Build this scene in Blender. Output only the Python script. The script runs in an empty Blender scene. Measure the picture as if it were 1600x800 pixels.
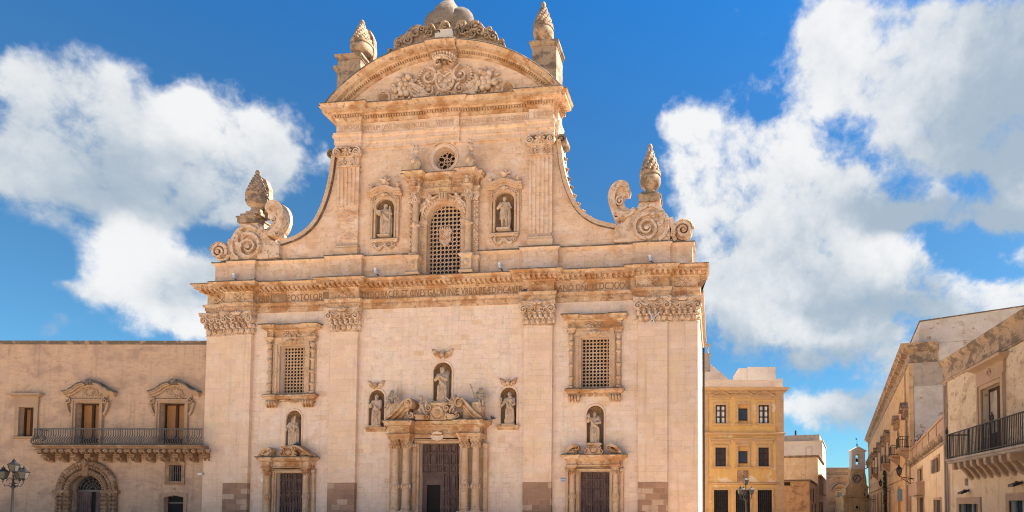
import bpy, bmesh, math, random
from math import sin, cos, pi, radians, sqrt, atan2, floor, exp
from mathutils import Vector, Matrix
from mathutils.geometry import tessellate_polygon

C = bpy.context.scene.collection
scn = bpy.context.scene
random.seed(7)

# ------------------------------------------------------------------ camera
FPX, CX, CY = 945.0, 1015.0, 754.0144
YAW, PIT, ROL = radians(6.16936591), radians(2.21678594), radians(.08862329)
CAMP = Vector((16.5645, -35.0, 1.6))
RM = (Matrix.Rotation(YAW, 3, 'Z') @ Matrix.Rotation(PIT, 3, 'X') @
      Matrix(((1, 0, 0), (0, 0, -1), (0, 1, 0))) @ Matrix.Rotation(ROL, 3, 'Z'))
cam = bpy.data.cameras.new('camera')
cam.sensor_width = 36.0
cam.lens = FPX / 1600 * 36
cam.shift_x = (800 - CX) / 1600
cam.shift_y = (CY - 400) / 1600
cam.clip_start = .1
cam.clip_end = 3000
camo = bpy.data.objects.new('camera', cam)
C.objects.link(camo)
camo.matrix_world = Matrix.Translation(CAMP) @ RM.to_4x4()
scn.camera = camo

def ray(px, py):
    return RM @ Vector(((px - CX) / FPX, -(py - CY) / FPX, -1.0))

# ------------------------------------------------------------------ exposure, sun, sky
scn.view_settings.view_transform = 'Standard'
scn.view_settings.look = 'None'
scn.view_settings.gamma = 1
scn.view_settings.use_curve_mapping = False
scn.view_settings.exposure = 2.06
scn.cycles.max_bounces = 8
scn.cycles.diffuse_bounces = 5
scn.cycles.use_denoising = True
scn.cycles.pixel_filter_type = 'BLACKMAN_HARRIS'
scn.cycles.filter_width = 1.05

SUN_EL, SUN_AZ = radians(47), radians(16)      # azimuth measured from +X towards +Y (behind the front)
sd = Vector((cos(SUN_EL) * cos(SUN_AZ), cos(SUN_EL) * sin(SUN_AZ), sin(SUN_EL)))
sl = bpy.data.lights.new('sun', 'SUN')
sl.energy = 4.6
sl.angle = radians(.5)
sl.color = (1, .93, .82)
so = bpy.data.objects.new('sun', sl)
so.rotation_euler = sd.to_track_quat('Z', 'Y').to_euler()
so.location = (60, 20, 60)
C.objects.link(so)

# ------------------------------------------------------------------ node helper
class NG:
    def __init__(s, tree):
        s.t = tree
    def put(s, sock, v):
        if isinstance(v, bpy.types.NodeSocket):
            s.t.links.new(v, sock)
        elif isinstance(v, (tuple, list)) and len(v) == 3 and sock.type == 'RGBA':
            sock.default_value = (*v, 1)
        else:
            sock.default_value = v
    def n(s, typ, ins=None, **pr):
        nd = s.t.nodes.new(typ)
        for k, v in pr.items():
            setattr(nd, k, v)
        for k, v in (ins or {}).items():
            s.put(nd.inputs[k], v)
        return nd
    def m(s, op, a, b=None, c=None, clamp=False):
        nd = s.t.nodes.new('ShaderNodeMath')
        nd.operation = op
        nd.use_clamp = clamp
        s.put(nd.inputs[0], a)
        if b is not None: s.put(nd.inputs[1], b)
        if c is not None: s.put(nd.inputs[2], c)
        return nd.outputs[0]
    def mix(s, f, a, b, blend='MIX'):
        nd = s.t.nodes.new('ShaderNodeMix')
        nd.data_type = 'RGBA'
        nd.blend_type = blend
        s.put(nd.inputs[0], f); s.put(nd.inputs[6], a); s.put(nd.inputs[7], b)
        return nd.outputs[2]
    def vm(s, op, a, b=None, sc=None):
        nd = s.t.nodes.new('ShaderNodeVectorMath')
        nd.operation = op
        s.put(nd.inputs[0], a)
        if b is not None: s.put(nd.inputs[1], b)
        if sc is not None: s.put(nd.inputs['Scale'], sc)
        return nd.outputs['Value'] if op in ('LENGTH', 'DOT_PRODUCT', 'DISTANCE') else nd.outputs[0]
    def noise(s, vec, scale, detail=5, rough=.55, dist=0.0):
        return s.n('ShaderNodeTexNoise', {'Vector': vec, 'Scale': scale, 'Detail': detail, 'Roughness': rough, 'Distortion': dist})
    def ss(s, v, lo, hi):
        nd = s.n('ShaderNodeMapRange', {'Value': v, 'From Min': lo, 'From Max': hi, 'To Min': 0.0, 'To Max': 1.0})
        nd.interpolation_type = 'SMOOTHSTEP'
        return nd.outputs[0]

# ------------------------------------------------------------------ world: sky and clouds by direction
w = bpy.data.worlds.new('World')
scn.world = w
w.use_nodes = True
wt = w.node_tree
wt.nodes.clear()
g = NG(wt)
dirv = g.n('ShaderNodeTexCoord').outputs['Generated']
sky = g.n('ShaderNodeTexSky')
sky.sky_type = 'NISHITA'
sky.sun_disc = False
sky.sun_elevation = SUN_EL
sky.sun_rotation = pi / 2 - SUN_AZ
sky.air_density = 1.0
sky.dust_density = .35
sky.ozone_density = 2.0
SKY_STRENGTH = .069
sep = g.n('ShaderNodeSeparateXYZ', {0: dirv})
dx, dy, dz = sep.outputs
dyc = g.m('MAXIMUM', dy, .12)
su = g.m('DIVIDE', dx, dyc)
sv = g.m('DIVIDE', dz, dyc)
warp = g.noise(dirv, 6.0, 5, .62)
warp2 = g.vm('SUBTRACT', warp.outputs['Color'], (.5, .5, .5))
pv = g.n('ShaderNodeCombineXYZ', {0: su, 1: sv, 2: 0.0}).outputs[0]
pv = g.vm('ADD', pv, g.vm('MULTIPLY', warp2, (.13, .13, 0)))
# cloud bodies of this afternoon's sky: bearing (through a pixel), half width, half height, sunlit 0..1, thickness
CLOUDS = [(20, 115, 60, 40, .75, 1), (90, 170, 90, 65, .7, 1), (170, 165, 60, 45, .85, 1), (60, 235, 100, 55, .5, 1), (160, 240, 90, 65, .45, 1), (200, 285, 70, 48, .3, .8), (250, 332, 55, 30, .25, .65),
          (310, 190, 52, 42, 1, 1.1), (292, 165, 36, 28, 1, .8), (400, 205, 46, 48, .95, 1), (350, 245, 85, 55, .7, 1), (300, 290, 85, 48, .5, .9), (380, 290, 55, 46, .6, .8), (428, 245, 36, 55, .6, .6), (370, 335, 48, 28, .5, .5),
          (215, 400, 55, 50, 1, 1.1), (200, 360, 34, 30, .9, .8), (245, 440, 56, 42, .75, 1), (285, 472, 48, 36, .3, .9), (160, 462, 36, 22, .7, .6), (270, 512, 60, 28, 1, 1), (312, 495, 38, 46, .9, 1), (335, 440, 40, 40, .4, .4),
          (90, 455, 30, 14, .5, .5), (80, 505, 36, 18, .1, .6), (25, 490, 20, 18, .1, .35), (335, 130, 42, 22, .6, .38), (510, 255, 14, 22, .8, .75), (195, 120, 20, 14, .7, .3),
          (1300, 60, 55, 58, .8, 1), (1330, 140, 85, 55, .85, 1), (1400, 60, 105, 75, .8, 1.1), (1450, 130, 105, 75, .65, 1.1), (1540, 60, 95, 75, .5, 1.1), (1560, 160, 80, 90, .2, 1.1), (1490, 225, 85, 36, .45, .85), (1575, 250, 55, 40, .35, .9),
          (1182, 142, 34, 24, .6, .5), (1172, 30, 26, 16, .6, .3), (1195, 55, 18, 14, .6, .4),
          (1110, 215, 50, 40, 1, 1.1), (1082, 250, 36, 46, 1, 1), (1168, 225, 38, 32, .95, .9), (1100, 300, 66, 58, .9, 1.1), (1240, 220, 36, 40, .95, .9), (1212, 268, 56, 54, .85, 1), (1160, 335, 85, 66, .75, 1.1), (1270, 300, 66, 46, .7, 1),
          (1335, 270, 46, 22, .7, .6), (1275, 368, 75, 46, .5, 1), (1350, 322, 58, 28, .3, .75), (1405, 342, 56, 22, .12, .85), (1475, 342, 75, 22, .1, .9), (1560, 335, 66, 32, .3, .9), (1482, 308, 36, 18, .85, .7), (1592, 305, 30, 38, .7, .9),
          (1322, 392, 56, 36, 1, 1), (1402, 412, 66, 36, .95, 1.1), (1370, 450, 85, 36, .6, 1), (1280, 450, 85, 46, .45, 1), (1180, 430, 75, 56, .6, 1), (1130, 410, 46, 46, .7, 1), (1462, 432, 28, 22, .6, .6), (1450, 482, 56, 28, .3, .9), (1310, 490, 95, 26, .15, 1),
          (1190, 472, 46, 32, .95, 1), (1212, 510, 46, 26, 1, 1), (1290, 522, 56, 26, .85, 1), (1150, 505, 46, 46, .5, .9), (1150, 560, 56, 36, .35, .8), (1290, 558, 66, 22, .25, .8), (1355, 522, 36, 24, .4, .5),
          (1582, 400, 32, 22, .85, .8), (1530, 462, 48, 22, 1, 1), (1590, 470, 38, 36, .8, 1), (1505, 500, 50, 26, .5, .8), (1384, 560, 28, 30, .7, .6), (1250, 636, 58, 26, .85, .9), (1330, 652, 56, 46, .4, .8), (1480, 570, 95, 36, .5, .5), (1430, 640, 60, 60, .5, .6)]
acc = None; accb = None
for (px, py, rx, ry, lit_, thick) in CLOUDS:
    r = ray(px, py); cu, cv = r.x / r.y, r.z / r.y
    r2 = ray(px + rx, py); r3 = ray(px, py - ry)
    iu, iv = 1 / abs(r2.x / r2.y - cu), 1 / abs(r3.z / r3.y - cv)
    nd = g.n('ShaderNodeVectorMath', {0: pv, 1: (iu, iv, 0), 2: (-cu * iu, -cv * iv, 0)}, operation='MULTIPLY_ADD')
    d = g.vm('DOT_PRODUCT', nd.outputs[0], nd.outputs[0])
    e = g.m('POWER', .44, d)
    acc = g.m('MULTIPLY', e, thick) if acc is None else g.m('MULTIPLY_ADD', e, thick, acc)
    accb = g.m('MULTIPLY', e, thick * lit_) if accb is None else g.m('MULTIPLY_ADD', e, thick * lit_, accb)
behind = g.ss(dy, .18, .0)
front = g.m('SUBTRACT', 1.0, behind)
body = g.m('MINIMUM', acc, 1.25)
body = g.m('MULTIPLY_ADD', body, front, g.m('MULTIPLY', behind, .55))
litn = g.m('DIVIDE', accb, g.m('MAXIMUM', acc, .05))
def cl_noise(vec):
    a = g.noise(vec, 8.5, 8, .66).outputs['Fac']
    b = g.noise(vec, 16.0, 3, .55).outputs['Fac']
    bil = g.m('ABSOLUTE', g.m('SUBTRACT', b, .5))
    return g.m('ADD', g.m('SUBTRACT', a, .5), g.m('MULTIPLY_ADD', bil, .45, -.045))
wv = g.vm('ADD', dirv, g.vm('SCALE', warp2, sc=.04))
nz = cl_noise(wv)
nz2 = cl_noise(g.vm('ADD', wv, (.010, .0, .022)))
dens = g.m('MULTIPLY_ADD', g.m('MULTIPLY', nz, g.ss(body, .02, .35)), 2.9, g.m('MULTIPLY', body, .93))
a1 = g.m('MULTIPLY', g.ss(dens, .24, 1.02), .95)
alpha = g.m('MULTIPLY', a1, g.ss(dz, -.02, .02))
rel = g.m('MULTIPLY', g.m('SUBTRACT', nz, nz2), .9)
lit = g.m('MULTIPLY_ADD', g.m('SUBTRACT', litn, .66), 1.8, .56)
lit = g.ss(g.m('ADD', lit, g.m('MULTIPLY_ADD', nz, .55, g.m('MULTIPLY', rel, .8))), -.05, 1.05)
CLOUD_WHITE = (.228, .228, .226)
CLOUD_GREY = (.100, .122, .144)
ccol = g.mix(lit, CLOUD_GREY, CLOUD_WHITE)
tint = g.mix(g.ss(dz, .34, .86), (.205, .40, .49), (.035, .45, .82))
skc = g.mix(1.0, sky.outputs[0], tint, 'MULTIPLY')
skc = g.vm('SCALE', skc, sc=SKY_STRENGTH)
fin = g.mix(alpha, skc, ccol)
bg = g.n('ShaderNodeBackground', {'Color': fin, 'Strength': 1.0})
wo = g.n('ShaderNodeOutputWorld', {'Surface': bg.outputs[0]})

# ------------------------------------------------------------------ frames: local x along a wall, -y out of it, z up
class Frame:
    def __init__(s, o, ang):
        s.o = Vector((o[0], o[1])); s.a = ang
        s.u = Vector((cos(ang), sin(ang))); s.v = Vector((-sin(ang), cos(ang)))
    def p(s, px, py, d=0.0):
        r = ray(px, py)
        r2 = Vector((r.x, r.y)); c2 = Vector((CAMP.x, CAMP.y)) - s.o
        t = (-d - c2.dot(s.v)) / r2.dot(s.v)
        q = c2 + t * r2
        return q.dot(s.u), CAMP.z + t * r.z
    def X(s, px, py, d=0.0): return s.p(px, py, d)[0]
    def Z(s, px, py, d=0.0): return s.p(px, py, d)[1]
FC = Frame((0, 0), 0)
def on_ray(px, depth):
    r = ray(px, 790)
    return Vector((CAMP.x, CAMP.y)) + Vector((r.x, r.y)) * depth

# ------------------------------------------------------------------ mesh builder
class MB:
    def __init__(s):
        s.v = []; s.f = []; s.mi = []; s.sm = []; s.cur = 0
    def add(s, vs, fs, smooth=False):
        b = len(s.v)
        s.v.extend(vs)
        for f in fs:
            s.f.append([i + b for i in f]); s.mi.append(s.cur); s.sm.append(smooth)
    def box(s, x0, x1, y0, y1, z0, z1):
        v = [(x, y, z) for x in (x0, x1) for y in (y0, y1) for z in (z0, z1)]
        s.add(v, [(0, 1, 3, 2), (4, 6, 7, 5), (0, 4, 5, 1), (2, 3, 7, 6), (0, 2, 6, 4), (1, 5, 7, 3)])
    def prism(s, poly, y0, y1):                       # polygon in (x,z), extruded along y
        n = len(poly)
        v = [(x, y0, z) for x, z in poly] + [(x, y1, z) for x, z in poly]
        f = [(i, (i + 1) % n, n + (i + 1) % n, n + i) for i in range(n)]
        t = tessellate_polygon([[Vector((x, z, 0)) for x, z in poly]])
        f += [tuple(a) for a in t] + [tuple(n + i for i in a) for a in t]
        s.add(v, f)
    def prism_xy(s, poly, z0, z1):
        n = len(poly)
        v = [(x, y, z0) for x, y in poly] + [(x, y, z1) for x, y in poly]
        f = [(i, (i + 1) % n, n + (i + 1) % n, n + i) for i in range(n)] + [tuple(range(n)), tuple(range(n, 2 * n))]
        s.add(v, f)
    def panel(s, outer, holes, y, depth, sides=None):  # wall sheet with openings, their reveals and the outer thickness
        loops = [outer] + holes
        pts = [p for l in loops for p in l]
        t = tessellate_polygon([[Vector((x, z, 0)) for x, z in l] for l in loops])
        s.add([(x, y, z) for x, z in pts], [tuple(a) for a in t])
        for k, l in enumerate(loops):
            n = len(l)
            dd = depth if k else (sides if sides is not None else depth)
            s.add([(x, y, z) for x, z in l] + [(x, y + dd, z) for x, z in l], [(i, (i + 1) % n, n + (i + 1) % n, n + i) for i in range(n)])
    def mould(s, path, prof, caps=True):
        n = len(path); k = len(prof); vs = []
        for i, p in enumerate(path):
            ns = []
            for a, b in ((i - 1, i), (i, i + 1)):
                if a >= 0 and b < n:
                    d = Vector((path[b][0] - path[a][0], path[b][1] - path[a][1])).normalized()
                    ns.append(Vector((d.y, -d.x)))
            m = ns[0] if len(ns) == 1 else (ns[0] + ns[1]) / max(.3, 1 + ns[0].dot(ns[1]))
            for o, z in prof:
                vs.append((p[0] + m.x * o, p[1] + m.y * o, z))
        fs = [(i * k + j, (i + 1) * k + j, (i + 1) * k + j + 1, i * k + j + 1) for i in range(n - 1) for j in range(k - 1)]
        if caps:
            fs += [tuple(range(k)), tuple(range((n - 1) * k, n * k))]
        s.add(vs, fs)
    def dentils(s, path, o0, o1, z0, z1, w_, pitch, leaf=False):
        for (a, b) in zip(path[:-1], path[1:]):
            d = Vector((b[0] - a[0], b[1] - a[1])); L = d.length; d.normalize(); nn = Vector((d.y, -d.x))
            ext = o1 * .6
            k = int((L + 2 * ext) / pitch)
            if L < .3: continue
            for i in range(k):
                c = -ext + (i + .5) * (L + 2 * ext) / k
                q = []
                for oo in (o0, o1):
                    for e in (-w_ / 2, w_ / 2):
                        q.append((a[0] + d.x * (c + e) + nn.x * oo, a[1] + d.y * (c + e) + nn.y * oo))
                v = [(x, y, z0 if not (leaf and j > 1) else z0 + .4 * (z1 - z0)) for j, (x, y) in enumerate(q)] + [(x, y, z1) for x, y in q]
                s.add(v, [(0, 1, 3, 2), (4, 6, 7, 5), (0, 4, 5, 1), (2, 3, 7, 6), (0, 2, 6, 4), (1, 5, 7, 3)])
    def arc(s, cx, cz, prof, a0, a1, seg, sx=1.0):     # profile (d, R) swept along an arc seen from the front
        k = len(prof); vs = []
        for i in range(seg + 1):
            a = a0 + (a1 - a0) * i / seg
            for d, R in prof:
                vs.append((cx + sx * R * sin(a), -d, cz + R * cos(a)))
        fs = [(i * k + j, (i + 1) * k + j, (i + 1) * k + j + 1, i * k + j + 1) for i in range(seg) for j in range(k - 1)]
        fs += [tuple(range(k)), tuple(range(seg * k, (seg + 1) * k))]
        s.add(vs, fs)
    def ribbon(s, pts, t0, t1, y0, y1, smooth=False):  # band along a polyline in (x,z); t0/t1 offsets along its normal
        n = len(pts); vs = []
        for i, p in enumerate(pts):
            a = pts[max(0, i - 1)]; b = pts[min(n - 1, i + 1)]
            d = Vector((b[0] - a[0], b[1] - a[1])).normalized(); nn = (-d.y, d.x)
            u0 = t0[i] if isinstance(t0, list) else t0
            u1 = t1[i] if isinstance(t1, list) else t1
            for t in (u0, u1):
                for y in (y0, y1):
                    vs.append((p[0] + nn[0] * t, y, p[1] + nn[1] * t))
        fs = []
        for i in range(n - 1):
            a = i * 4; b = a + 4
            fs += [(a, b, b + 2, a + 2), (a + 1, a + 3, b + 3, b + 1), (a, a + 1, b + 1, b), (a + 2, b + 2, b + 3, a + 3)]
        fs += [(0, 2, 3, 1), (n * 4 - 4, n * 4 - 3, n * 4 - 1, n * 4 - 2)]
        s.add(vs, fs, smooth)
    def scroll(s, cx, cz, r, turns, a0, sg, y0, y1, th=.26, eye=True, step=14):
        n = int(turns * step) + 1; pts = []; w0 = []; w1 = []
        for i in range(n + 1):
            t = i / n
            rr = r * (1 - .86 * t ** .8)
            a = a0 + sg * 2 * pi * turns * t
            pts.append((cx + rr * cos(a), cz + rr * sin(a)))
            hw = th * (.35 * r + .65 * rr) * .5
            w0.append(-hw); w1.append(hw)
        s.ribbon(pts, w0, w1, y0, y1)
        if eye:
            s.ball((cx, (y0 - .02), cz), (r * .16, .06, r * .16), 8, 6)
        return pts[0]
    def ball(s, c, r, nu=10, nv=7, rot=None):
        if not isinstance(r, tuple): r = (r, r, r)
        vs = []; fs = []
        for j in range(nv + 1):
            ph = pi * j / nv
            for i in range(nu):
                th = 2 * pi * i / nu
                q = Vector((r[0] * sin(ph) * cos(th), r[1] * sin(ph) * sin(th), r[2] * cos(ph)))
                if rot: q = rot @ q
                vs.append((c[0] + q.x, c[1] + q.y, c[2] + q.z))
        for j in range(nv):
            for i in range(nu):
                fs.append((j * nu + i, j * nu + (i + 1) % nu, (j + 1) * nu + (i + 1) % nu, (j + 1) * nu + i))
        s.add(vs, fs, True)
    def rock(s, c, r, seed):
        rr = random.Random(seed); st = len(s.v); s.ball(c, r, 7, 5)
        for i in range(len(s.sm) - 35, len(s.sm)): s.sm[i] = False
        for i in range(st, len(s.v)):
            v = s.v[i]; s.v[i] = tuple(c[k] + (v[k] - c[k]) * (1.05 + .35 * (rr.random() - .5)) for k in range(3))
    def tube(s, pts, r, seg=6, smooth=True, cap=True):
        n = len(pts); vs = []; P = [Vector(p) for p in pts]; prev = None
        for i in range(n):
            d = (P[min(n - 1, i + 1)] - P[max(0, i - 1)]).normalized()
            a = prev if prev is not None else (Vector((0, 0, 1)) if abs(d.z) < .9 else Vector((1, 0, 0)))
            e1 = (a - d * a.dot(d)).normalized(); e2 = d.cross(e1); prev = e1
            rr = r[i] if isinstance(r, list) else r
            for k in range(seg):
                t = 2 * pi * k / seg
                q = P[i] + e1 * (rr * cos(t)) + e2 * (rr * sin(t))
                vs.append(tuple(q))
        fs = [(i * seg + k, i * seg + (k + 1) % seg, (i + 1) * seg + (k + 1) % seg, (i + 1) * seg + k) for i in range(n - 1) for k in range(seg)]
        if cap: pass
        s.add(vs, fs, smooth)
        if cap: s.add(vs[:seg] + vs[-seg:], [tuple(range(seg)), tuple(range(seg, 2 * seg))])
    def lathe(s, c, prof, seg=16, fn=None, a0=0, a1=2 * pi, smooth=True):
        k = len(prof); vs = []; full = abs(a1 - a0 - 2 * pi) < 1e-6
        m = seg if full else seg + 1
        for i in range(m):
            a = a0 + (a1 - a0) * i / seg
            for r, z in prof:
                rr = r * (fn(a, z) if fn else 1)
                vs.append((c[0] + rr * cos(a), c[1] + rr * sin(a), c[2] + z))
        fs = []
        for i in range(seg):
            j2 = (i + 1) % m
            for j in range(k - 1):
                fs.append((i * k + j, j2 * k + j, j2 * k + j + 1, i * k + j + 1))
        s.add(vs, fs, smooth)
    def torus(s, cx, cz, R, r, y, seg=24, ts=6, sy=1.0):
        pts = [(cx + R * cos(2 * pi * i / seg), y, cz + R * sin(2 * pi * i / seg)) for i in range(seg + 1)]
        s.tube(pts, r, ts, True, False)
    def curl(s, x, z, y, r, sg, a0, tr, turns=1.2):
        n = 12; pts = []; rad = []
        for i in range(n + 1):
            t = i / n
            rr = r * (1 - .8 * t); a = a0 + sg * 2 * pi * turns * t
            pts.append((x + rr * cos(a), y - tr * .6 * t, z + rr * sin(a))); rad.append(tr * (1 - .35 * t))
        s.tube(pts, rad, 5)
        s.ball((x, y - tr * .6, z), tr * 1.1, 6, 4)
    def relief(s, x0, x1, z0, z1, y, seed, size=.1, dens=1.0):
        rr = random.Random(seed)
        W, H = x1 - x0, z1 - z0
        n = max(2, int(W * H / (size * size * 3.2) * dens))
        for i in range(n):
            x = x0 + W * (i + rr.random()) / n if W > H else x0 + W * rr.random()
            z = z0 + H * rr.random() if W > H else z0 + H * (i + rr.random()) / n
            if rr.random() < .6:
                s.curl(x, z, y, size * (.6 + .6 * rr.random()), rr.choice((-1, 1)), rr.random() * 6, size * .26)
            else:
                a = rr.random() * pi
                s.ball((x, y, z), (size * .65, size * .35, size * .3), 7, 5, Matrix.Rotation(a, 3, 'Y'))
    def xform(s, fn, start=0):
        for i in range(start, len(s.v)):
            s.v[i] = fn(s.v[i])
    def build(s, name, mats, parent=None, mesh_only=False):
        me = bpy.data.meshes.new(name)
        me.from_pydata([tuple(v) for v in s.v], [], s.f)
        if not isinstance(mats, (list, tuple)): mats = [mats]
        for m_ in mats: me.materials.append(m_)
        me.polygons.foreach_set('material_index', s.mi)
        me.polygons.foreach_set('use_smooth', s.sm)
        me.validate(); me.update()
        bm = bmesh.new(); bm.from_mesh(me)
        bmesh.ops.recalc_face_normals(bm, faces=bm.faces)
        bm.to_mesh(me); bm.free()
        me.set_sharp_from_angle(angle=radians(38))
        if mesh_only: return me
        o = bpy.data.objects.new(name, me)
        C.objects.link(o)
        if parent: o.parent = parent
        return o

def thing(name, label, cat, loc=(0, 0, 0), rz=0.0, group=None):
    o = bpy.data.objects.new(name, None)
    o.empty_display_size = .3
    o.location = loc; o.rotation_euler = (0, 0, rz)
    C.objects.link(o)
    return tag(o, label, cat, group)
def tag(o, label, cat, group=None):
    o['label'] = label; o['category'] = cat
    if group: o['group'] = group
    return o
def dup(root, loc, rz=None, label=None):
    r = root.copy(); C.objects.link(r); r.location = loc
    if rz is not None: r.rotation_euler = (0, 0, rz)
    if label: r['label'] = label
    for ch in list(root.children):
        c = ch.copy(); C.objects.link(c); c.parent = r
        for gch in ch.children:
            d = gch.copy(); C.objects.link(d); d.parent = c
    return r
def arch_poly(cx, hw, z0, zs, n=14, rz=None):          # opening outline, semicircular (or flattened) head
    rz = hw if rz is None else rz
    return [(cx - hw, z0), (cx + hw, z0)] + [(cx + hw * cos(pi * i / n), zs + rz * sin(pi * i / n)) for i in range(n + 1)]
def rect(x0, x1, z0, z1): return [(x0, z0), (x1, z0), (x1, z1), (x0, z1)]

# ------------------------------------------------------------------ materials
def new_mat(name):
    m_ = bpy.data.materials.new(name); m_.use_nodes = True
    t = m_.node_tree; t.nodes.clear()
    g_ = NG(t)
    bs = g_.n('ShaderNodeBsdfPrincipled', {'Roughness': .9, 'Specular IOR Level': .25})
    g_.n('ShaderNodeOutputMaterial', {'Surface': bs.outputs[0]})
    return m_, g_, bs
def stone(name, base, block=None, bvar=.10, patch=None, stain=None, streak=.12, mott=.10, bump=.35, mortar=(.9, .012), dirt=None, soft=.25):
    m_, g_, bs = new_mat(name)
    co = g_.n('ShaderNodeTexCoord').outputs['Object']
    sp = g_.n('ShaderNodeSeparateXYZ', {0: co}); x, y, z = sp.outputs
    u = g_.m('ADD', x, y)
    col = base; hgt = None
    wob = g_.noise(co, .9, 3).outputs['Fac']
    if block:
        bw, bh = block
        zz = g_.m('ADD', z, g_.m('MULTIPLY', g_.m('SUBTRACT', wob, .5), .03))
        row = g_.m('FLOOR', g_.m('DIVIDE', zz, bh))
        rw = g_.n('ShaderNodeTexWhiteNoise', {'W': row}, noise_dimensions='1D').outputs['Value']
        us = g_.m('ADD', g_.m('DIVIDE', u, g_.m('MULTIPLY', bw, g_.m('ADD', .75, g_.m('MULTIPLY', rw, .6)))), g_.m('MULTIPLY', rw, 7.3))
        colu = g_.m('FLOOR', us)
        cv = g_.n('ShaderNodeCombineXYZ', {0: colu, 1: row}).outputs[0]
        wn = g_.n('ShaderNodeTexWhiteNoise', {'Vector': cv}, noise_dimensions='2D')
        rnd = wn.outputs['Value']
        r3 = g_.n('ShaderNodeSeparateColor', {0: wn.outputs['Color']})
        val = g_.m('ADD', 1 - bvar, g_.m('MULTIPLY', rnd, 2 * bvar))
        col = g_.mix(1.0, base, g_.n('ShaderNodeCombineColor', {0: val, 1: g_.m('MULTIPLY', val, g_.m('ADD', .985, g_.m('MULTIPLY', r3.outputs[1], .03))), 2: g_.m('MULTIPLY', val, g_.m('ADD', .94, g_.m('MULTIPLY', r3.outputs[2], .12)))}).outputs[0], 'MULTIPLY')
        if patch:
            pc, pa = patch
            col = g_.mix(g_.m('MULTIPLY', g_.m('GREATER_THAN', r3.outputs[0], 1 - pa), .75), col, pc)
        fu = g_.m('ABSOLUTE', g_.m('SUBTRACT', g_.m('FRACT', us), .5)); fv = g_.m('ABSOLUTE', g_.m('SUBTRACT', g_.m('FRACT', g_.m('DIVIDE', zz, bh)), .5))
        mu = g_.ss(fu, .5 - 1.8 * mortar[1] / bw, .5); mv = g_.ss(fv, .5 - 1.8 * mortar[1] / bh, .5)
        mo = g_.m('MAXIMUM', mu, mv)
        gone = g_.ss(g_.noise(co, 1.1, 4).outputs['Fac'], .40, .62)
        mo = g_.m('MULTIPLY', mo, gone)
        col = g_.mix(mo, col, tuple(c * mortar[0] for c in base))
        hgt = g_.m('MULTIPLY', mo, -.8)
    if mott:
        n3 = g_.noise(co, 9.0, 6, .65).outputs['Fac']
        n4 = g_.noise(co, 1.7, 5, .6).outputs['Fac']
        k = g_.m('ADD', 1 - mott * 2.2, g_.m('ADD', g_.m('MULTIPLY', n3, mott * 2.2), g_.m('MULTIPLY', n4, mott * 2.2)))
        col = g_.mix(1.0, col, g_.n('ShaderNodeCombineColor', {0: k, 1: k, 2: k}).outputs[0], 'MULTIPLY')
    if stain:
        for (sc_, amt, scale, lo, hi) in stain:
            n5 = g_.noise(g_.vm('MULTIPLY', co, (1, 1, 1.25)), scale, 7, .62, .4).outputs['Fac']
            col = g_.mix(g_.m('MULTIPLY', g_.ss(n5, lo, hi), amt), col, sc_)
    if streak:
        n6 = g_.noise(g_.vm('MULTIPLY', co, (2.6, 2.6, .16)), 1.3, 5, .6).outputs['Fac']
        col = g_.mix(g_.m('MULTIPLY', g_.ss(n6, .5, .8), streak), col, tuple(c * .35 for c in base))
    if dirt:
        dc, amt, lo, hi = dirt
        n7 = g_.noise(g_.vm('MULTIPLY', co, (1, 1, 4.5)), 1.5, 8, .68).outputs['Fac']
        col = g_.mix(g_.m('MULTIPLY', g_.ss(n7, lo, hi), amt), col, dc)
    g_.put(bs.inputs['Base Color'], col)
    nf = g_.noise(co, 22.0, 5, .65).outputs['Fac']; nl = g_.noise(co, 4.0, 5, .6).outputs['Fac']
    h = g_.m('ADD', g_.m('MULTIPLY', nf, .35), g_.m('MULTIPLY', nl, .8))
    if hgt is not None: h = g_.m('ADD', h, hgt)
    bp = g_.n('ShaderNodeBump', {'Height': h, 'Strength': bump, 'Distance': .04})
    g_.put(bs.inputs['Normal'], bp.outputs[0])
    return m_
def plain(name, col, rough=.6, metal=0.0, var=.12, scale=6.0, bump=0.0, spec=.4):
    m_, g_, bs = new_mat(name)
    co = g_.n('ShaderNodeTexCoord').outputs['Object']
    n = g_.noise(co, scale, 6, .6).outputs['Fac']
    k = g_.m('ADD', 1 - var, g_.m('MULTIPLY', n, 2 * var))
    g_.put(bs.inputs['Base Color'], g_.mix(1.0, col, g_.n('ShaderNodeCombineColor', {0: k, 1: k, 2: k}).outputs[0], 'MULTIPLY'))
    bs.inputs['Roughness'].default_value = rough; bs.inputs['Metallic'].default_value = metal
    bs.inputs['Specular IOR Level'].default_value = spec
    if bump:
        g_.put(bs.inputs['Normal'], g_.n('ShaderNodeBump', {'Height': n, 'Strength': bump, 'Distance': .02}).outputs[0])
    return m_
def wood(name, col, col2):
    m_, g_, bs = new_mat(name)
    co = g_.n('ShaderNodeTexCoord').outputs['Object']
    n = g_.noise(g_.vm('MULTIPLY', co, (14, 14, 1.2)), 1.5, 7, .6, .5).outputs['Fac']
    n2 = g_.noise(co, 2.2, 5, .6).outputs['Fac']
    c = g_.mix(g_.ss(g_.m('ADD', g_.m('MULTIPLY', n, .6), g_.m('MULTIPLY', n2, .5)), .35, .8), col, col2)
    g_.put(bs.inputs['Base Color'], c); bs.inputs['Roughness'].default_value = .75
    g_.put(bs.inputs['Normal'], g_.n('ShaderNodeBump', {'Height': n, 'Strength': .4, 'Distance': .02}).outputs[0])
    return m_
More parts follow.
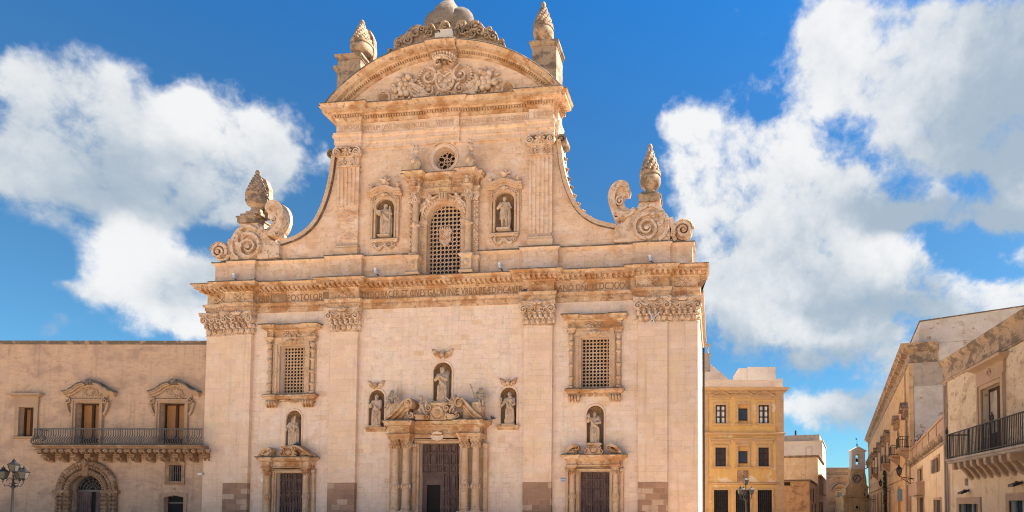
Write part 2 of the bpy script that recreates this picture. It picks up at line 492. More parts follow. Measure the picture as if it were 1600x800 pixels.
def glass_mat(name, col, rough=.06):
    m_, g_, bs = new_mat(name)
    co = g_.n('ShaderNodeTexCoord').outputs['Object']
    n = g_.noise(co, 1.6, 3).outputs['Fac']
    g_.put(bs.inputs['Base Color'], g_.mix(n, tuple(c * .6 for c in col), tuple(c * 1.3 for c in col)))
    bs.inputs['Roughness'].default_value = rough; bs.inputs['Specular IOR Level'].default_value = .6
    g_.put(bs.inputs['Normal'], g_.n('ShaderNodeBump', {'Height': g_.noise(co, 2.5, 2).outputs['Fac'], 'Strength': .12, 'Distance': .03}).outputs[0])
    return m_

CREAM = (.56, .425, .315)
M = {}
M['wall'] = stone('church_ashlar', (.70, .525, .41), (.60, .30), .05, ((.62, .41, .26), .018), [((.56, .36, .22), .55, .45, .52, .70), ((.72, .60, .51), .55, .7, .5, .66), ((.44, .33, .25), .45, 1.3, .56, .70), ((.38, .27, .19), .4, 4.0, .56, .68)], .32, .13, .35, (.78, .010))
M['wall_up'] = stone('upper_ashlar', (.67, .455, .315), (.68, .33), .06, ((.58, .36, .21), .03), [((.54, .31, .165), .7, .55, .49, .66), ((.72, .58, .47), .55, .8, .5, .66), ((.40, .27, .18), .5, 1.5, .55, .68), ((.33, .21, .13), .5, 3.6, .55, .67)], .28, .10, .35, (.78, .011))
M['pil'] = stone('pilaster_ashlar', (.685, .485, .35), (.85, .36), .05, ((.64, .45, .31), .03), [((.58, .38, .23), .5, .45, .52, .70), ((.72, .58, .48), .5, .8, .5, .66), ((.44, .32, .23), .4, 1.6, .56, .70)], .30, .12, .28, (.80, .010))
M['ochre'] = stone('weathered_limestone', (.53, .35, .22), (1.1, .9), .10, None, [((.37, .175, .07), .85, .8, .46, .60), ((.64, .48, .35), .75, 1.3, .53, .66), ((.20, .095, .045), .7, 4.5, .54, .66), ((.20, .14, .10), .45, .6, .62, .76)], .30, .18, .6, (.85, .008))
M['trim'] = stone('trim_limestone', (.54, .365, .24), (.9, .6), .05, None, [((.22, .125, .07), .5, 5.0, .54, .66), ((.45, .25, .12), .6, .5, .48, .68), ((.62, .49, .38), .5, .9, .5, .7)], .2, .12, .45, (.88, .007))
M['carved'] = stone('carved_limestone', (.62, .455, .335), None, 0, None, [((.44, .25, .13), .7, 1.6, .45, .63), ((.17, .105, .065), .65, 5.5, .53, .64), ((.20, .14, .10), .5, 1.9, .55, .70)], .15, .12, .4)
M['dirty'] = stone('lichen_limestone', (.37, .255, .17), None, 0, None, [((.13, .095, .07), .85, 1.4, .45, .60), ((.08, .06, .045), .6, 6.0, .54, .64), ((.50, .33, .16), .5, .8, .55, .7)], .25, .16, .55)
M['lichen'] = stone('dark_lichen_ledge', (.13, .10, .08), None, 0, None, [((.36, .26, .18), .7, 2.2, .5, .62), ((.09, .08, .07), .7, 1.7, .5, .66)], 0, .2, .6)
M['brick'] = stone('reddish_base_ashlar', (.33, .195, .13), (.62, .33), .20, ((.50, .36, .26), .15), [((.28, .17, .11), .5, .8, .5, .7)], .2, .16, .6, (1.25, .018))
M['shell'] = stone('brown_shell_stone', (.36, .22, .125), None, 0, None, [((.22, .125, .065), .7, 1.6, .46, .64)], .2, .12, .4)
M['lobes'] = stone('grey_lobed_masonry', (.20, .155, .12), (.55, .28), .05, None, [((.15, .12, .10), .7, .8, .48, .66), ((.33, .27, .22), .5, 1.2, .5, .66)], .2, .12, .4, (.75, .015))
M['niche'] = stone('shade_toned_niche_stone', (.33, .225, .155), None, 0, None, [((.22, .14, .09), .7, 1.6, .46, .64)], .2, .12, .35)  # base colour darkened for shade inside the niches; noise adds brown stains
M['statue'] = stone('statue_stone', (.50, .36, .25), None, 0, None, [((.33, .21, .13), .6, 2.2, .48, .66), ((.62, .53, .44), .5, 1.5, .5, .66)], .2, .12, .3)
M['greystatue'] = stone('grey_statue_stone', (.42, .32, .24), None, 0, None, [((.20, .165, .135), .7, 3.0, .45, .62)], .2, .15, .3)
M['letters'] = plain('incised_letter_stain', (.25, .135, .075), .95, 0, .3, 4)
M['letters2'] = plain('faint_letter_stain', (.47, .32, .22), .95, 0, .3, 4)
M['dark'] = plain('dark_interior', (.016, .013, .012), .9, 0, .3, 2)
M['bluedark'] = glass_mat('blue_leaded_glass', (.014, .022, .042), .35)
M['door'] = wood('old_brown_door_wood', (.085, .052, .047), (.19, .125, .112))
M['iron'] = plain('black_wrought_iron', (.018, .017, .018), .5, .3, .3)
M['railing'] = plain('grey_weathered_iron', (.13, .115, .105), .55, .3, .35, 9)
M['steel'] = plain('pale_steel', (.55, .56, .58), .35, .5, .1)
M['plaster'] = stone('pinkish_plaster', (.52, .34, .225), None, 0, None, [((.31, .20, .15), .7, .6, .47, .66), ((.46, .32, .24), .7, .8, .5, .66), ((.15, .10, .08), .45, 2.6, .60, .70), ((.24, .15, .11), .4, .9, .56, .68)], .45, .15, .8, dirt=((.33, .215, .15), .55, .50, .66))
M['palstone'] = stone('palazzo_trim_stone', (.385, .25, .165), (.8, .5), .06, None, [((.36, .23, .13), .6, .7, .48, .66)], .25, .14, .5)
M['rustic'] = stone('rusticated_brown_stone', (.285, .165, .095), None, 0, None, [((.22, .13, .075), .7, 1.5, .46, .64), ((.50, .35, .23), .5, 1.8, .5, .66)], .2, .18, .7)
M['winwood'] = wood('dark_window_wood', (.035, .018, .012), (.07, .035, .02))
M['curtain'] = plain('amber_curtain', (.30, .13, .04), .6, 0, .35, 1.5)
M['paneglass'] = glass_mat('window_glass', (.03, .028, .028))
M['yellow'] = stone('yellow_plaster', (.57, .345, .125), None, 0, None, [((.66, .53, .38), .85, .55, .55, .63), ((.36, .22, .10), .6, 2.4, .56, .68), ((.50, .27, .08), .6, .7, .5, .7)], .22, .13, .4)
M['tan'] = stone('tan_quoin_stone', (.47, .29, .15), (1.0, .45), .06, None, [((.35, .21, .11), .6, .8, .5, .7)], .25, .12, .4)
M['pale'] = stone('pale_plaster', (.60, .51, .43), None, 0, None, [((.48, .38, .30), .6, .6, .5, .7)], .22, .08, .3)
M['white'] = stone('white_limewash', (.50, .43, .375), (.7, .32), .05, None, [((.36, .28, .22), .6, .5, .5, .66), ((.44, .35, .28), .6, 1.6, .5, .66), ((.30, .19, .13), .85, 1.5, .62, .645), ((.16, .13, .11), .5, 1.1, .60, .72)], .15, .06, .3)
M['oldcream'] = stone('peeling_cream_plaster', (.54, .41, .28), None, 0, None, [((.42, .28, .17), .7, .8, .46, .64), ((.30, .20, .13), .7, 3.0, .54, .64), ((.10, .072, .055), .7, 6.0, .585, .66), ((.14, .10, .07), .7, 1.1, .58, .70)], .3, .14, .7)
M['beige'] = stone('beige_plaster', (.59, .42, .26), None, 0, None, [((.48, .31, .17), .6, .5, .48, .66), ((.63, .52, .39), .6, .9, .54, .66), ((.22, .15, .095), .65, 1.3, .58, .72)], .5, .10, .4)
M['gold'] = stone('golden_limestone', (.52, .335, .175), (.8, .4), .08, None, [((.38, .22, .10), .75, .4, .46, .64), ((.58, .45, .31), .6, .9, .54, .66), ((.17, .105, .065), .7, 1.4, .56, .70)], .5, .12, .4)
M['brownwall'] = stone('brown_flaking_plaster', (.40, .275, .18), None, 0, None, [((.20, .13, .085), .8, .9, .48, .64), ((.52, .40, .29), .7, 1.4, .58, .68)], .4, .15, .6)
M['greywall'] = stone('grey_weathered_plaster', (.36, .285, .23), None, 0, None, [((.22, .18, .155), .7, 1.6, .48, .66)], .3, .14, .6)
M['paving'] = stone('piazza_paving', (.56, .44, .32), (1.0, .6), .10, None, [((.40, .33, .25), .5, .3, .5, .7)], 0, .10, .3)
M['roof'] = stone('flat_roof_lime', (.48, .42, .36), None, 0, None, [((.3, .25, .2), .6, .6, .5, .7)], 0, .1, .3)
M['lampglass'] = plain('lantern_glass', (.075, .068, .058), .5, 0, .3, 8, 0, .2)
M['leaf'] = plain('leaf_green', (.05, .075, .025), .7, 0, .5, 8)
M['bloom'] = plain('magenta_bloom', (.20, .035, .09), .7, 0, .4, 8)
M['blueplate'] = plain('blue_enamel', (.08, .17, .36), .3)
M['whiteplate'] = plain('white_enamel', (.72, .72, .70), .35)
M['acbox'] = plain('blue_grey_box', (.16, .24, .30), .5)
M['feather'] = plain('grey_feathers', (.06, .065, .075), .7, 0, .4, 12)
# ------------------------------------------------------------------ the ground
def ground(name, poly, z, mat):
    mb = MB(); mb.add([(x, y, z) for x, y in poly], [tuple(range(len(poly)))])
    o = mb.build(name, mat); o['kind'] = 'structure'; return o
ground('ground', [(-900, -900), (900, -900), (900, 900), (-900, 900)], 0.0, M['paving'])

# ------------------------------------------------------------------ the church
CH = thing('church', 'tall cream limestone baroque church front with curved pediment and scrolled shoulders', 'church')
HW = 15.6
SX = {-1: -9.73, 1: 9.53}          # axes of the side portals and windows
NX = {-1: -9.57, 1: 9.55}          # side niches
MX, MN = 0.0, .09                  # main portal, central niche
PN = {-1: -4.12, 1: 4.25}
UX, UN = .08, {-1: -3.78, 1: 3.90}

# lower wall with its openings
mb = MB()
holes = []
for s in (-1, 1):
    holes.append(rect(SX[s] - .84, SX[s] + .84, 8.55, 11.58))
    holes.append(rect(SX[s] - .90, SX[s] + .90, .56, 3.62))
    holes.append(arch_poly(NX[s], .50, 4.9, 7.02))
    holes.append(arch_poly(PN[s], .49, 6.42, 8.22))
holes.append(rect(MX - 1.28, MX + 1.28, .56, 5.38))
holes.append(arch_poly(MN, .57, 6.9, 9.76))
mb.panel(rect(-HW, HW, 0, 15.5), holes, 0.0, .5, 1.0)
mb.build('facade_wall', M['wall'], CH)
# body of the church behind the front
mb = MB()
mb.box(-15.55, 15.57, .6, 12.5, 0, 14.6)
mb.box(-13.2, 13.2, 12.5, 46, 0, 12.5)
mb.box(-6.6, 6.6, .95, 45, 12.4, 19.5)
mb.add([(-6.6, .95, 19.5), (6.6, .95, 19.5), (0, .95, 22.5), (-6.6, 45, 19.5), (6.6, 45, 19.5), (0, 45, 22.5)], [(0, 1, 2), (3, 4, 5), (0, 2, 5, 3), (1, 2, 5, 4)])
mb.build('nave_wall', M['pale'], CH)
mb = MB(); mb.mould([(15.57, 1.2), (15.57, 12.45)], [(-.2, 14.0), (.1, 14.0), (.15, 14.3), (.35, 14.45), (.35, 14.62), (-.2, 14.66)]); mb.build('side_cornice', M['trim'], CH)
mb = MB(); mb.tube([(15.72, 12.3, 0), (15.72, 12.3, 14)], .07); mb.build('downpipe', M['iron'], CH)
# steps and plinth
mb = MB()
for i in range(3): mb.box(-HW - .2 + .0 * i, HW + .2, -2.6 + .4 * i, .0 - .003 * i, .0 if i == 0 else .185 * i - .02, .185 * (i + 1))
mb.build('steps', M['trim'], CH)

PIL = [(-14.08, -12.42), (-7.08, -5.32), (5.25, 6.98), (12.12, 13.84)]
STR = [(-15.6, -14.08), (13.84, 15.6)]
def leafy_capital(mb, x0, x1, yf, z0, z1, rows=2, side_l=True, side_r=True):
    h = z1 - z0; W = x1 - x0; cxm = (x0 + x1) / 2
    mb.mould([(x0, .3), (x0, yf), (x1, yf), (x1, .3)], [(-.2, z0), (.0, z0), (.04, z0 + .02), (.04, z0 + .06), (.0, z0 + .08), (.0, z0 + .45 * h), (.05, z0 + .6 * h), (.2, z0 + .80 * h), (.2, z0 + .82 * h), (-.2, z0 + .83 * h)])
    nl = max(4, round(W / .38))
    for r in range(rows):
        zc = z0 + h * (.20 + .21 * r); k = nl + (r % 2)
        for i in range(k):
            xx = x0 + W * (i + .5) / k if r % 2 == 0 else x0 + .04 + (W - .08) * i / (k - 1)
            yo = yf - .05 - .05 * r
            mb.ball((xx, yo, zc), (.44 * W / k, .12, .125 * h), 8, 6)
            mb.tube([(xx, yo - .05, zc + .12 * h * -.9), (xx, yo - .13, zc), (xx, yo - .10, zc + .11 * h)], [.02, .035, .02], 5)
            mb.ball((xx, yo - .13, zc + .105 * h), (.09, .08, .06), 7, 5)
        for sx_, xs in ((-1, x0), (1, x1)):
            for yy in (yf + .12,) if yf > -.2 else (yf + .08, yf + .24):
                mb.ball((xs + sx_ * .05, yy, zc), (.11, .12, .125 * h), 7, 5)
    zb = z0 + .66 * h; vr = .155 * h
    for sg, xx in ((1, x0 + .02), (-1, x1 - .02)):
        mb.scroll(xx, zb, vr * 1.15, 1.6, pi / 2 * 1.0, sg, yf - .30, yf - .02, .42)
        mb.ribbon([(xx + sg * vr * .4 + sg * W * .38 * t, zb + vr * (1.1 - .9 * sin(pi * t * .9))) for t in [i / 8 for i in range(9)]], -.035, .035, yf - .27, yf)
    for sg in (-1, 1):
        mb.scroll(cxm + sg * .17 * W, zb - vr * .1, vr * .85, 1.4, pi / 2, sg, yf - .26, yf - .02, .42)
    # horned abacus and shell
    za = z0 + .83 * h
    front = [(x0 - .26 + (W + .52) * t, yf - .34 + .22 * sin(pi * t)) for t in [i / 10 for i in range(11)]]
    mb.prism_xy([(x0 - .1, .2)] + front + [(x1 + .1, .2)], za, za + .07 * h)
    mb.prism_xy([(x0 - .14, .2)] + [(x + (.0), y - .05) for x, y in front] + [(x1 + .14, .2)], za + .071 * h, z1)
    for i in range(5):
        a = (i - 2) * .42
        mb.ball((cxm + .20 * sin(a) * 1.3, yf - .30, za + .02 + .14 * cos(a)), (.07, .07, .16), 7, 6, Matrix.Rotation(a, 3, 'Y'))
for (x0, x1) in PIL + STR:
    strip = (x0, x1) in STR
    yf = -.11 if strip else -.24
    mb = MB()
    mb.box(x0, x1, yf, .02, 1.0 if strip else 3.0, 12.32)
    o = mb.build('pilaster', M['pil'], CH)
    mb = MB()
    if not strip:
        mb.box(x0 - .004, x1 + .004, yf - .006, .02, .56, 3.0)
        mb.mould([(x0, .02), (x0, yf), (x1, yf), (x1, .02)], [(-.05, .56), (.14, .56), (.14, .9), (.08, .98), (.03, 1.02), (-.05, 1.05)])
    else:
        mb.box(x0 - .004, x1 + .004, yf - .006, .02, .56, 1.0)
    mb.build('base', M['brick'], o)
    mb = MB(); leafy_capital(mb, x0, x1, yf, 12.32, 13.76)
    mb.build('capital', M['carved'], o)

def ressaut_path(yback, e, bumps, xend, edge=None):
    p = [(-xend, yback), (-xend, -e)]
    for (a, b, d) in bumps:
        if a <= -xend + .01:
            p[-1] = (-xend, -d); p += [(b, -d), (b, -e)]
        elif b >= xend - .01:
            p += [(a, -e), (a, -d), (xend, -d)]
        else:
            p += [(a, -e), (a, -d), (b, -d), (b, -e)]
    if bumps[-1][1] < xend - .01: p.append((xend, -e))
    p.append((xend, yback)); return p
# main entablature
bumps = [(-14.2, -12.3, .34), (-7.2, -5.2, .34), (5.15, 7.1, .34), (12.0, 13.96, .34)]
path = ressaut_path(1.0, .02, bumps, 15.6)
# end strips stand a little proud
path[1] = (-15.6, -.13); path[2] = (-14.2, -.13); path[-2] = (15.6, -.13); path[-3] = (13.96, -.13)
mb = MB()
mb.mould(path, [(-.3, 13.76), (.05, 13.76), (.05, 13.95), (.09, 13.97), (.09, 14.13), (.16, 14.19), (.18, 14.28), (.18, 14.33), (.0, 14.36), (.0, 14.97), (.06, 15.0), (.09, 15.05), (.09, 15.13), (.18, 15.15), (.22, 15.24), (.52, 15.27), (.52, 15.37), (.58, 15.41), (.64, 15.49)])
mb.dentils(path, .08, .15, 15.045, 15.12, .055, .11)
mb.dentils(path, .16, .46, 15.08, 15.262, .16, .31, True)
mb.dentils(path, .50, .545, 15.29, 15.35, .06, .13)
mb.dentils(path, .085, .13, 14.02, 14.10, .05, .10)
mb.cur = 1
mb.mould(path, [(.64, 15.49), (.66, 15.52), (.64, 15.56), (-.3, 15.58), (-.3, 15.5)])
mb.build('entablature', [M['ochre'], M['lichen']], CH)
for (a, b) in [(-15.0, -14.35), (-13.62, -12.9), (-6.55, -5.85), (5.75, 6.5), (12.6, 13.35), (14.35, 15.05)]:
    yf = -.13 if abs(a + b) / 2 > 14 else -.34
    mb = MB(); cxm = (a + b) / 2; hw = (b - a) / 2
    for sg in (-1, 1):
        mb.tube([(cxm - sg * hw * .8, yf - .03, 14.45), (cxm + sg * hw * .8, yf - .05, 14.87)], .04, 5)
        mb.torus(cxm + sg * hw * .75, 14.86, .075, .028, yf - .04, 10, 5)
        mb.box(cxm - sg * hw * .95 - .05, cxm - sg * hw * .95 + .05, yf - .05, yf, 14.42, 14.6)
    mb.relief(a, b, 14.42, 14.62, yf - .01, int(a * 10), .09, 1.2)
    mb.build('crossed_keys_relief', M['ochre'], CH)

def text_mesh(name, body, x0, x1, z0, z1, y, mat, parent, depth=.008, slant=0.0):
    cu = bpy.data.curves.new(name, 'FONT'); cu.body = body; cu.size = 1; cu.extrude = .012; cu.space_character = 1.06
    to = bpy.data.objects.new(name, cu); C.objects.link(to)
    dg = bpy.context.evaluated_depsgraph_get(); dg.update()
    me = bpy.data.meshes.new_from_object(to.evaluated_get(dg))
    bpy.data.objects.remove(to)
    xs = [v.co.x for v in me.vertices]; ys = [v.co.y for v in me.vertices]
    a, b, c, d = min(xs), max(xs), min(ys), max(ys)
    for v in me.vertices:
        px_, pz_ = (v.co.x - a) / (b - a), (v.co.y - c) / (d - c)
        v.co = Vector((x0 + px_ * (x1 - x0), y - v.co.z * depth / .012, z0 + pz_ * (z1 - z0)))
    me.name = name
    me.materials.clear(); me.materials.append(mat)
    o = bpy.data.objects.new(name, me); C.objects.link(o)
    if parent: o.parent = parent
    return o
yl = -.03
def ins(body, pxa, pya, pxb, pyb, z0, z1, mat, d=.03, y=None):
    text_mesh('inscription', body, FC.X(pxa, pya, d), FC.X(pxb, pyb, d), z0, z1, -d, mat, CH)
ins('PRIN', 404, 474, 424, 473, 14.46, 14.87, M['letters'])
ins('POSTOLOR', 449, 472, 504, 469, 14.46, 14.87, M['letters'])
ins('ORDO SACER ET CIVES GALATINÆ VRBIS REÆDIFICAVERE', 565, 466, 821, 455, 14.46, 14.88, M['letters'])
ins('ANÕ DÑI', 872, 453, 918, 450, 14.46, 14.90, M['letters'])
ins('M.DC.XXX', 925, 450, 980, 448, 14.46, 14.87, M['letters'])
# replaced blocks and scars on the frieze
for (a, b, c, d) in [(425, 473, 448, 472), (505, 468, 521, 467), (980, 452, 985, 452)]:
    mb = MB(); mb.box(FC.X(a, b), FC.X(c, d), -.045, .0, 14.4, 14.93); mb.build('repaired_block', M['rustic'], CH)

# attic above the cornice
def attic(pts):
    mb = MB()
    mb.mould(pts, [(.03, 15.5), (.03, 15.72), (.0, 15.76), (.0, 16.86), (.05, 16.9), (.12, 16.96), (.14, 17.02)])
    mb.cur = 1
    mb.mould(pts, [(.14, 17.02), (.17, 17.06), (.15, 17.10), (-.4, 17.14), (-.4, 17.0)])
    return mb.build('attic_pedestal', [M['wall_up'], M['lichen']], CH)
attic([(-15.2, 1.0), (-15.2, -.05), (-14.05, -.05), (-14.05, -.26), (-12.3, -.26), (-12.3, -.06), (-7.35, -.06), (-7.35, -.34), (-5.1, -.34), (-5.1, -.06), (-2.25, -.06), (-2.25, .1)])
attic([(2.40, .1), (2.40, -.06), (5.1, -.06), (5.1, -.34), (7.3, -.34), (7.3, -.06), (11.95, -.06), (11.95, -.26), (14.0, -.26), (14.0, -.05), (15.3, -.05), (15.3, 1.0)])
for x0, x1, z0, z1 in [(-7.0, -6.45, 15.95, 16.5), (-5.95, -5.3, 16.05, 16.5)]:
    mb = MB(); mb.box(x0, x1, -.346, -.3, z0, z1); mb.build('scarred_panel', M['trim'], CH)

# upper front: one sheet with sweeping shoulders and the tympanum
RC = 20.21
def catmull(pts, n=6):
    out = []
    P = [Vector(p) for p in pts]; P = [P[0] * 2 - P[1]] + P + [P[-1] * 2 - P[-2]]
    for i in range(1, len(P) - 2):
        for k in range(n):
            t = k / n
            out.append(tuple(.5 * (2 * P[i] + (P[i + 1] - P[i - 1]) * t + (2 * P[i - 1] - 5 * P[i] + 4 * P[i + 1] - P[i + 2]) * t * t + (3 * P[i] - P[i - 1] - 3 * P[i + 1] + P[i + 2]) * t ** 3)))
    out.append(tuple(P[-2])); return out
sweep = catmull([(10.75, 18.15), (9.45, 18.55), (8.45, 19.35), (7.8, 20.6), (7.42, 22.0), (7.2, 23.7)], 5)
arcp = [(9.6 * sin(radians(a)), RC + 9.6 * cos(radians(a))) for a in [48 - 2 * i for i in range(49)]]
outer = [(-11.9, 15.5), (11.9, 15.5), (11.9, 18.1)] + sweep + [(7.15, 26.4)] + arcp + [(-7.15, 26.4)] + [(-x, z) for x, z in reversed(sweep)] + [(-11.9, 18.1)]
holes = [arch_poly(UX, 1.10, 15.6, 19.12), [(.0 + .72 * cos(2 * pi * i / 24), 23.06 + .72 * sin(2 * pi * i / 24)) for i in range(24)]]
for s in (-1, 1): holes.append(arch_poly(UN[s], .59, 18.22, 20.06))
for xx in (FC.X(600, 150), FC.X(795, 133)): holes.append(arch_poly(xx, .30, 26.9, 27.2, 8, .26))
mb = MB(); mb.panel(outer, holes, 0.0, .6, .9)
mb.panel([(x, z) for x, z in outer], [holes[0], holes[1]] + holes[4:], .9, -.01, 0)
mb.build('upper_facade_wall', M['wall_up'], CH)
# copings of the shoulders with crockets
for s in (-1, 1):
    pts = [(s * x, z) for x, z in sweep]
    if s < 0: pts = pts[::-1]
    mb = MB(); mb.ribbon(pts, -.16 if s < 0 else -.16, .10, -.16, .98)
    mb.cur = 1
    mb.ribbon(pts, .10, .13, -.17, 1.0)
    o = mb.build('shoulder_coping', [M['trim'], M['lichen']], CH)
    for i, (x, z) in enumerate(sweep[6::2]):
        mb = MB()
        for q in range(2):
            mb.ball((s * (x + .14 + .05 * q), .55 - .1 * q, z + .16 * q), (.11, .22, .06), 7, 5, Matrix.Rotation(s * .7, 3, 'Y'))
        mb.curl(s * (x + .26), z + .06, .4, .1, s, .5, .04)
        mb.build('crocket', M['dirty'], o)
    mb = MB(); mb.scroll(s * 7.42, 23.72, .34, 1.7, pi if s > 0 else 0, -s, -.12, .9, .4); mb.build('coping_scroll', M['dirty'], o)

# upper pilasters
for s in (-1, 1):
    x0, x1 = sorted((s * 5.5, s * 6.85)); yf = -.22
    mb = MB(); mb.box(x0, x1, yf + .04, .02, 17.9, 22.78)
    for i in range(6):
        xx = x0 + .03 + (x1 - x0 - .06) * i / 5
        z0f = 20.3 if (s < 0) else 17.95
        mb.box(xx - .07, xx + .07, yf, yf + .05, z0f, 22.7)
    if s < 0:
        rr = random.Random(4)
        for i in range(34):
            mb.box(x0 - .02 + rr.random() * 1.1, x0 + .12 + rr.random() * 1.2 + .1, yf - .012 * rr.random(), yf + .05, 17.95 + .07 * i, 17.99 + .07 * i)
    o = mb.build('pilaster', M['wall_up'], CH)
    mb = MB(); mb.mould([(x0, .02), (x0, yf), (x1, yf), (x1, .02)], [(-.05, 17.12), (.10, 17.12), (.10, 17.45), (.12, 17.48), (.12, 17.58), (.05, 17.63), (.08, 17.72), (.02, 17.8), (.0, 17.92), (-.05, 17.92)]); mb.build('base', M['trim'], o)
    mb = MB(); h = 1.25; z0 = 22.76
    mb.mould([(x0, .02), (x0, yf), (x1, yf), (x1, .02)], [(-.1, z0), (.05, z0), (.06, z0 + .06), (.0, z0 + .09), (.0, z0 + .6), (.12, z0 + .85), (-.1, z0 + .86)])
    for i in range(2):
        for q in (-1, 1):
            xx = x0 + (x1 - x0) * (i * .5 + .25)
            mb.scroll(xx + q * .14, z0 + .28, .15, 1.4, -pi / 2, -q, yf - .10, yf, .4)
        mb.ball((xx, yf - .05, z0 + .5), (.09, .08, .12), 7, 5)
    mb.tube([(x0, yf - .06, z0 + .64), (x1, yf - .06, z0 + .64)], .05, 6)
    for q, xx in ((1, x0 + .05), (-1, x1 - .05)):
        mb.scroll(xx, z0 + .84, .29, 1.9, pi / 2, q, yf - .26, yf, .36)
    for i in range(9):
        a = 2 * pi * i / 9
        mb.ball(((x0 + x1) / 2 + .2 * sin(a), yf - .20, z0 + .92 + .2 * cos(a)), (.07, .06, .13), 7, 5, Matrix.Rotation(a, 3, 'Y'))
    mb.ball(((x0 + x1) / 2, yf - .26, z0 + .92), .1)
    mb.box(x0 - .1, x1 + .1, yf - .16, .0, z0 + 1.14, z0 + 1.22)
    mb.build('capital', M['carved'], o)

# upper entablature
path = ressaut_path(.9, .02, [(-6.95, -5.4, .24), (-1.0, .95, .12), (5.4, 6.95, .24)], 7.15)
mb = MB()
mb.mould(path, [(-.3, 23.95), (.05, 23.95), (.05, 24.3), (.09, 24.33), (.09, 24.64), (.15, 24.7), (.17, 24.8), (.17, 24.86), (.0, 24.9)])
mb.cur = 1
mb.mould(path, [(.0, 25.62), (.05, 25.63), (.06, 25.68), (.12, 25.76), (.12, 25.8), (.14, 25.97), (.26, 25.98), (.30, 26.06), (.60, 26.1), (.60, 26.22), (.66, 26.28), (.74, 26.40)], False)
mb.dentils(path, .13, .235, 25.81, 25.95, .085, .165)
mb.cur = 0
mb.mould(path, [(-.3, 24.9), (.0, 24.9), (.0, 25.62), (-.3, 25.62)], False)
mb.cur = 2
mb.mould(path, [(.74, 26.40), (.76, 26.43), (.74, 26.47), (-.5, 26.53), (-.5, 26.4)])
mb.build('upper_entablature', [M['wall_up'], M['ochre'], M['lichen']], CH)
def ins2(body, pxa, pya, pxb, pyb, d):
    text_mesh('inscription', body, FC.X(pxa, pya, d), FC.X(pxb, pyb, d), 25.13, 25.43, -d, M['letters2'], CH)
ins2('INCHOAT', 538, 197, 565, 196, .25)
ins2('VM OLIM OPVS TANDEM PIETATE CI', 568, 197, 675, 190, .03)
ins2('VIVM PE', 681, 189, 709, 187, .13)
ins2('RFECTVM A.D. 1770 D. ANGELO GVERNALEO', 713, 187, 832, 179, .03)
ins2('E SYNDICO', 834, 179, 863, 176, .25)

# curved pediment
prof = [(0, 9.2), (.08, 9.22), (.08, 9.33), (.12, 9.35), (.12, 9.47), (.26, 9.48), (.30, 9.55), (.54, 9.58), (.54, 9.68), (.60, 9.72), (.70, 9.83)]
A1 = radians(51.0)
mb = MB(); mb.arc(0, RC, prof, -A1, A1, 64)
n = 96
for i in range(n + 1):
    a = -radians(45.5) + radians(91) * i / n
    if abs(a) < radians(4.6): continue
    ca, sa = cos(a), sin(a)
    v = []
    for d in (.12, .24):
        for R_ in (9.36, 9.47):
            for e in (-.042, .042):
                v.append((R_ * sa + e * ca, -d, RC + R_ * ca - e * sa))
    mb.add(v, [(0, 1, 3, 2), (4, 5, 7, 6), (0, 1, 5, 4), (2, 3, 7, 6), (0, 2, 6, 4), (1, 3, 7, 5)])
mb.arc(0, RC, [(d + .13 if d else 0, R_ - .02) for d, R_ in prof[1:]], -radians(6), radians(5.3), 10)
mb.cur = 1
top = [(.70, 9.83), (.73, 9.87), (.70, 9.92), (-1.0, 9.97), (-1.0, 9.6)]
mb.arc(0, RC, top, -A1, A1, 64)
mb.arc(0, RC, [(d + (.13 if d > 0 else 0), R_ - (.015)) for d, R_ in top[:3]] + [(.0, 9.97), (.0, 9.8)], -radians(6), radians(5.3), 10)
mb.build('curved_pediment', [M['ochre'], M['lichen']], CH)

# round-headed holes of the tympanum
for xx in (FC.X(600, 150), FC.X(795, 133)):
    mb = MB()
    mb.box(xx - .46, xx - .305, -.103, .02, 26.7, 27.19); mb.box(xx + .305, xx + .46, -.103, .02, 26.7, 27.19)
    mb.arc(xx, 27.2, [(-.02, .305), (.1, .305), (.1, .45), (-.02, .45)], -pi / 2, pi / 2, 10)
    mb.build('tympanum_opening', M['trim'], CH)

# coat of arms with crown, keys and horns of fruit
ax, az = FC.X(695, 123, .2), FC.Z(695, 124, .2)
mb = MB()
mb.lathe((0, 0, 0), [(.66, 0), (.70, .06), (.64, .14), (.56, .14), (.54, .02), (.0, .02)], 28)
mb.xform(lambda v: (ax + v[0] * .92, -.12 - v[2], az + v[1] * 1.12))
for sg in (-1, 1):
    mb.scroll(ax + sg * .42, az + 1.05, .42, 1.3, pi if sg > 0 else 0, -sg, -.36, -.05, .3)
    mb.scroll(ax + sg * 1.05, az + .22, .62, 1.2, pi * .5, sg, -.28, -.03, .26)
    mb.scroll(ax + sg * 1.0, az - .70, .36, 1.3, pi / 2, sg, -.30, -.03, .3)
    mb.scroll(ax + sg * .3, az - .98, .24, 1.2, -pi / 2, sg, -.28, -.03, .34)
    for i in range(9):
        a = -1.1 + 2.2 * i / 8
        mb.ball((ax + sg * (1.08 + .62 * cos(a)), -.16, az + .22 + .62 * sin(a)), (.13, .1, .07), 6, 5, Matrix.Rotation(-sg * a * 1.0, 3, 'Y'))
    mb.relief(min(ax + sg * .8, ax + sg * 1.25), max(ax + sg * .8, ax + sg * 1.25), az - .1, az + .5, -.08, 11 + sg, .16, 1.4)
    mb.tube([(ax - sg * .38, -.22, az - .1), (ax + sg * .34, -.24, az + .42)], .045, 6)
    mb.torus(ax + sg * .38, az + .46, .10, .035, -.24, 10, 5)
    mb.box(ax - sg * .33 - .09, ax - sg * .33 + .09, -.27, -.1, az - .2, az - .02)
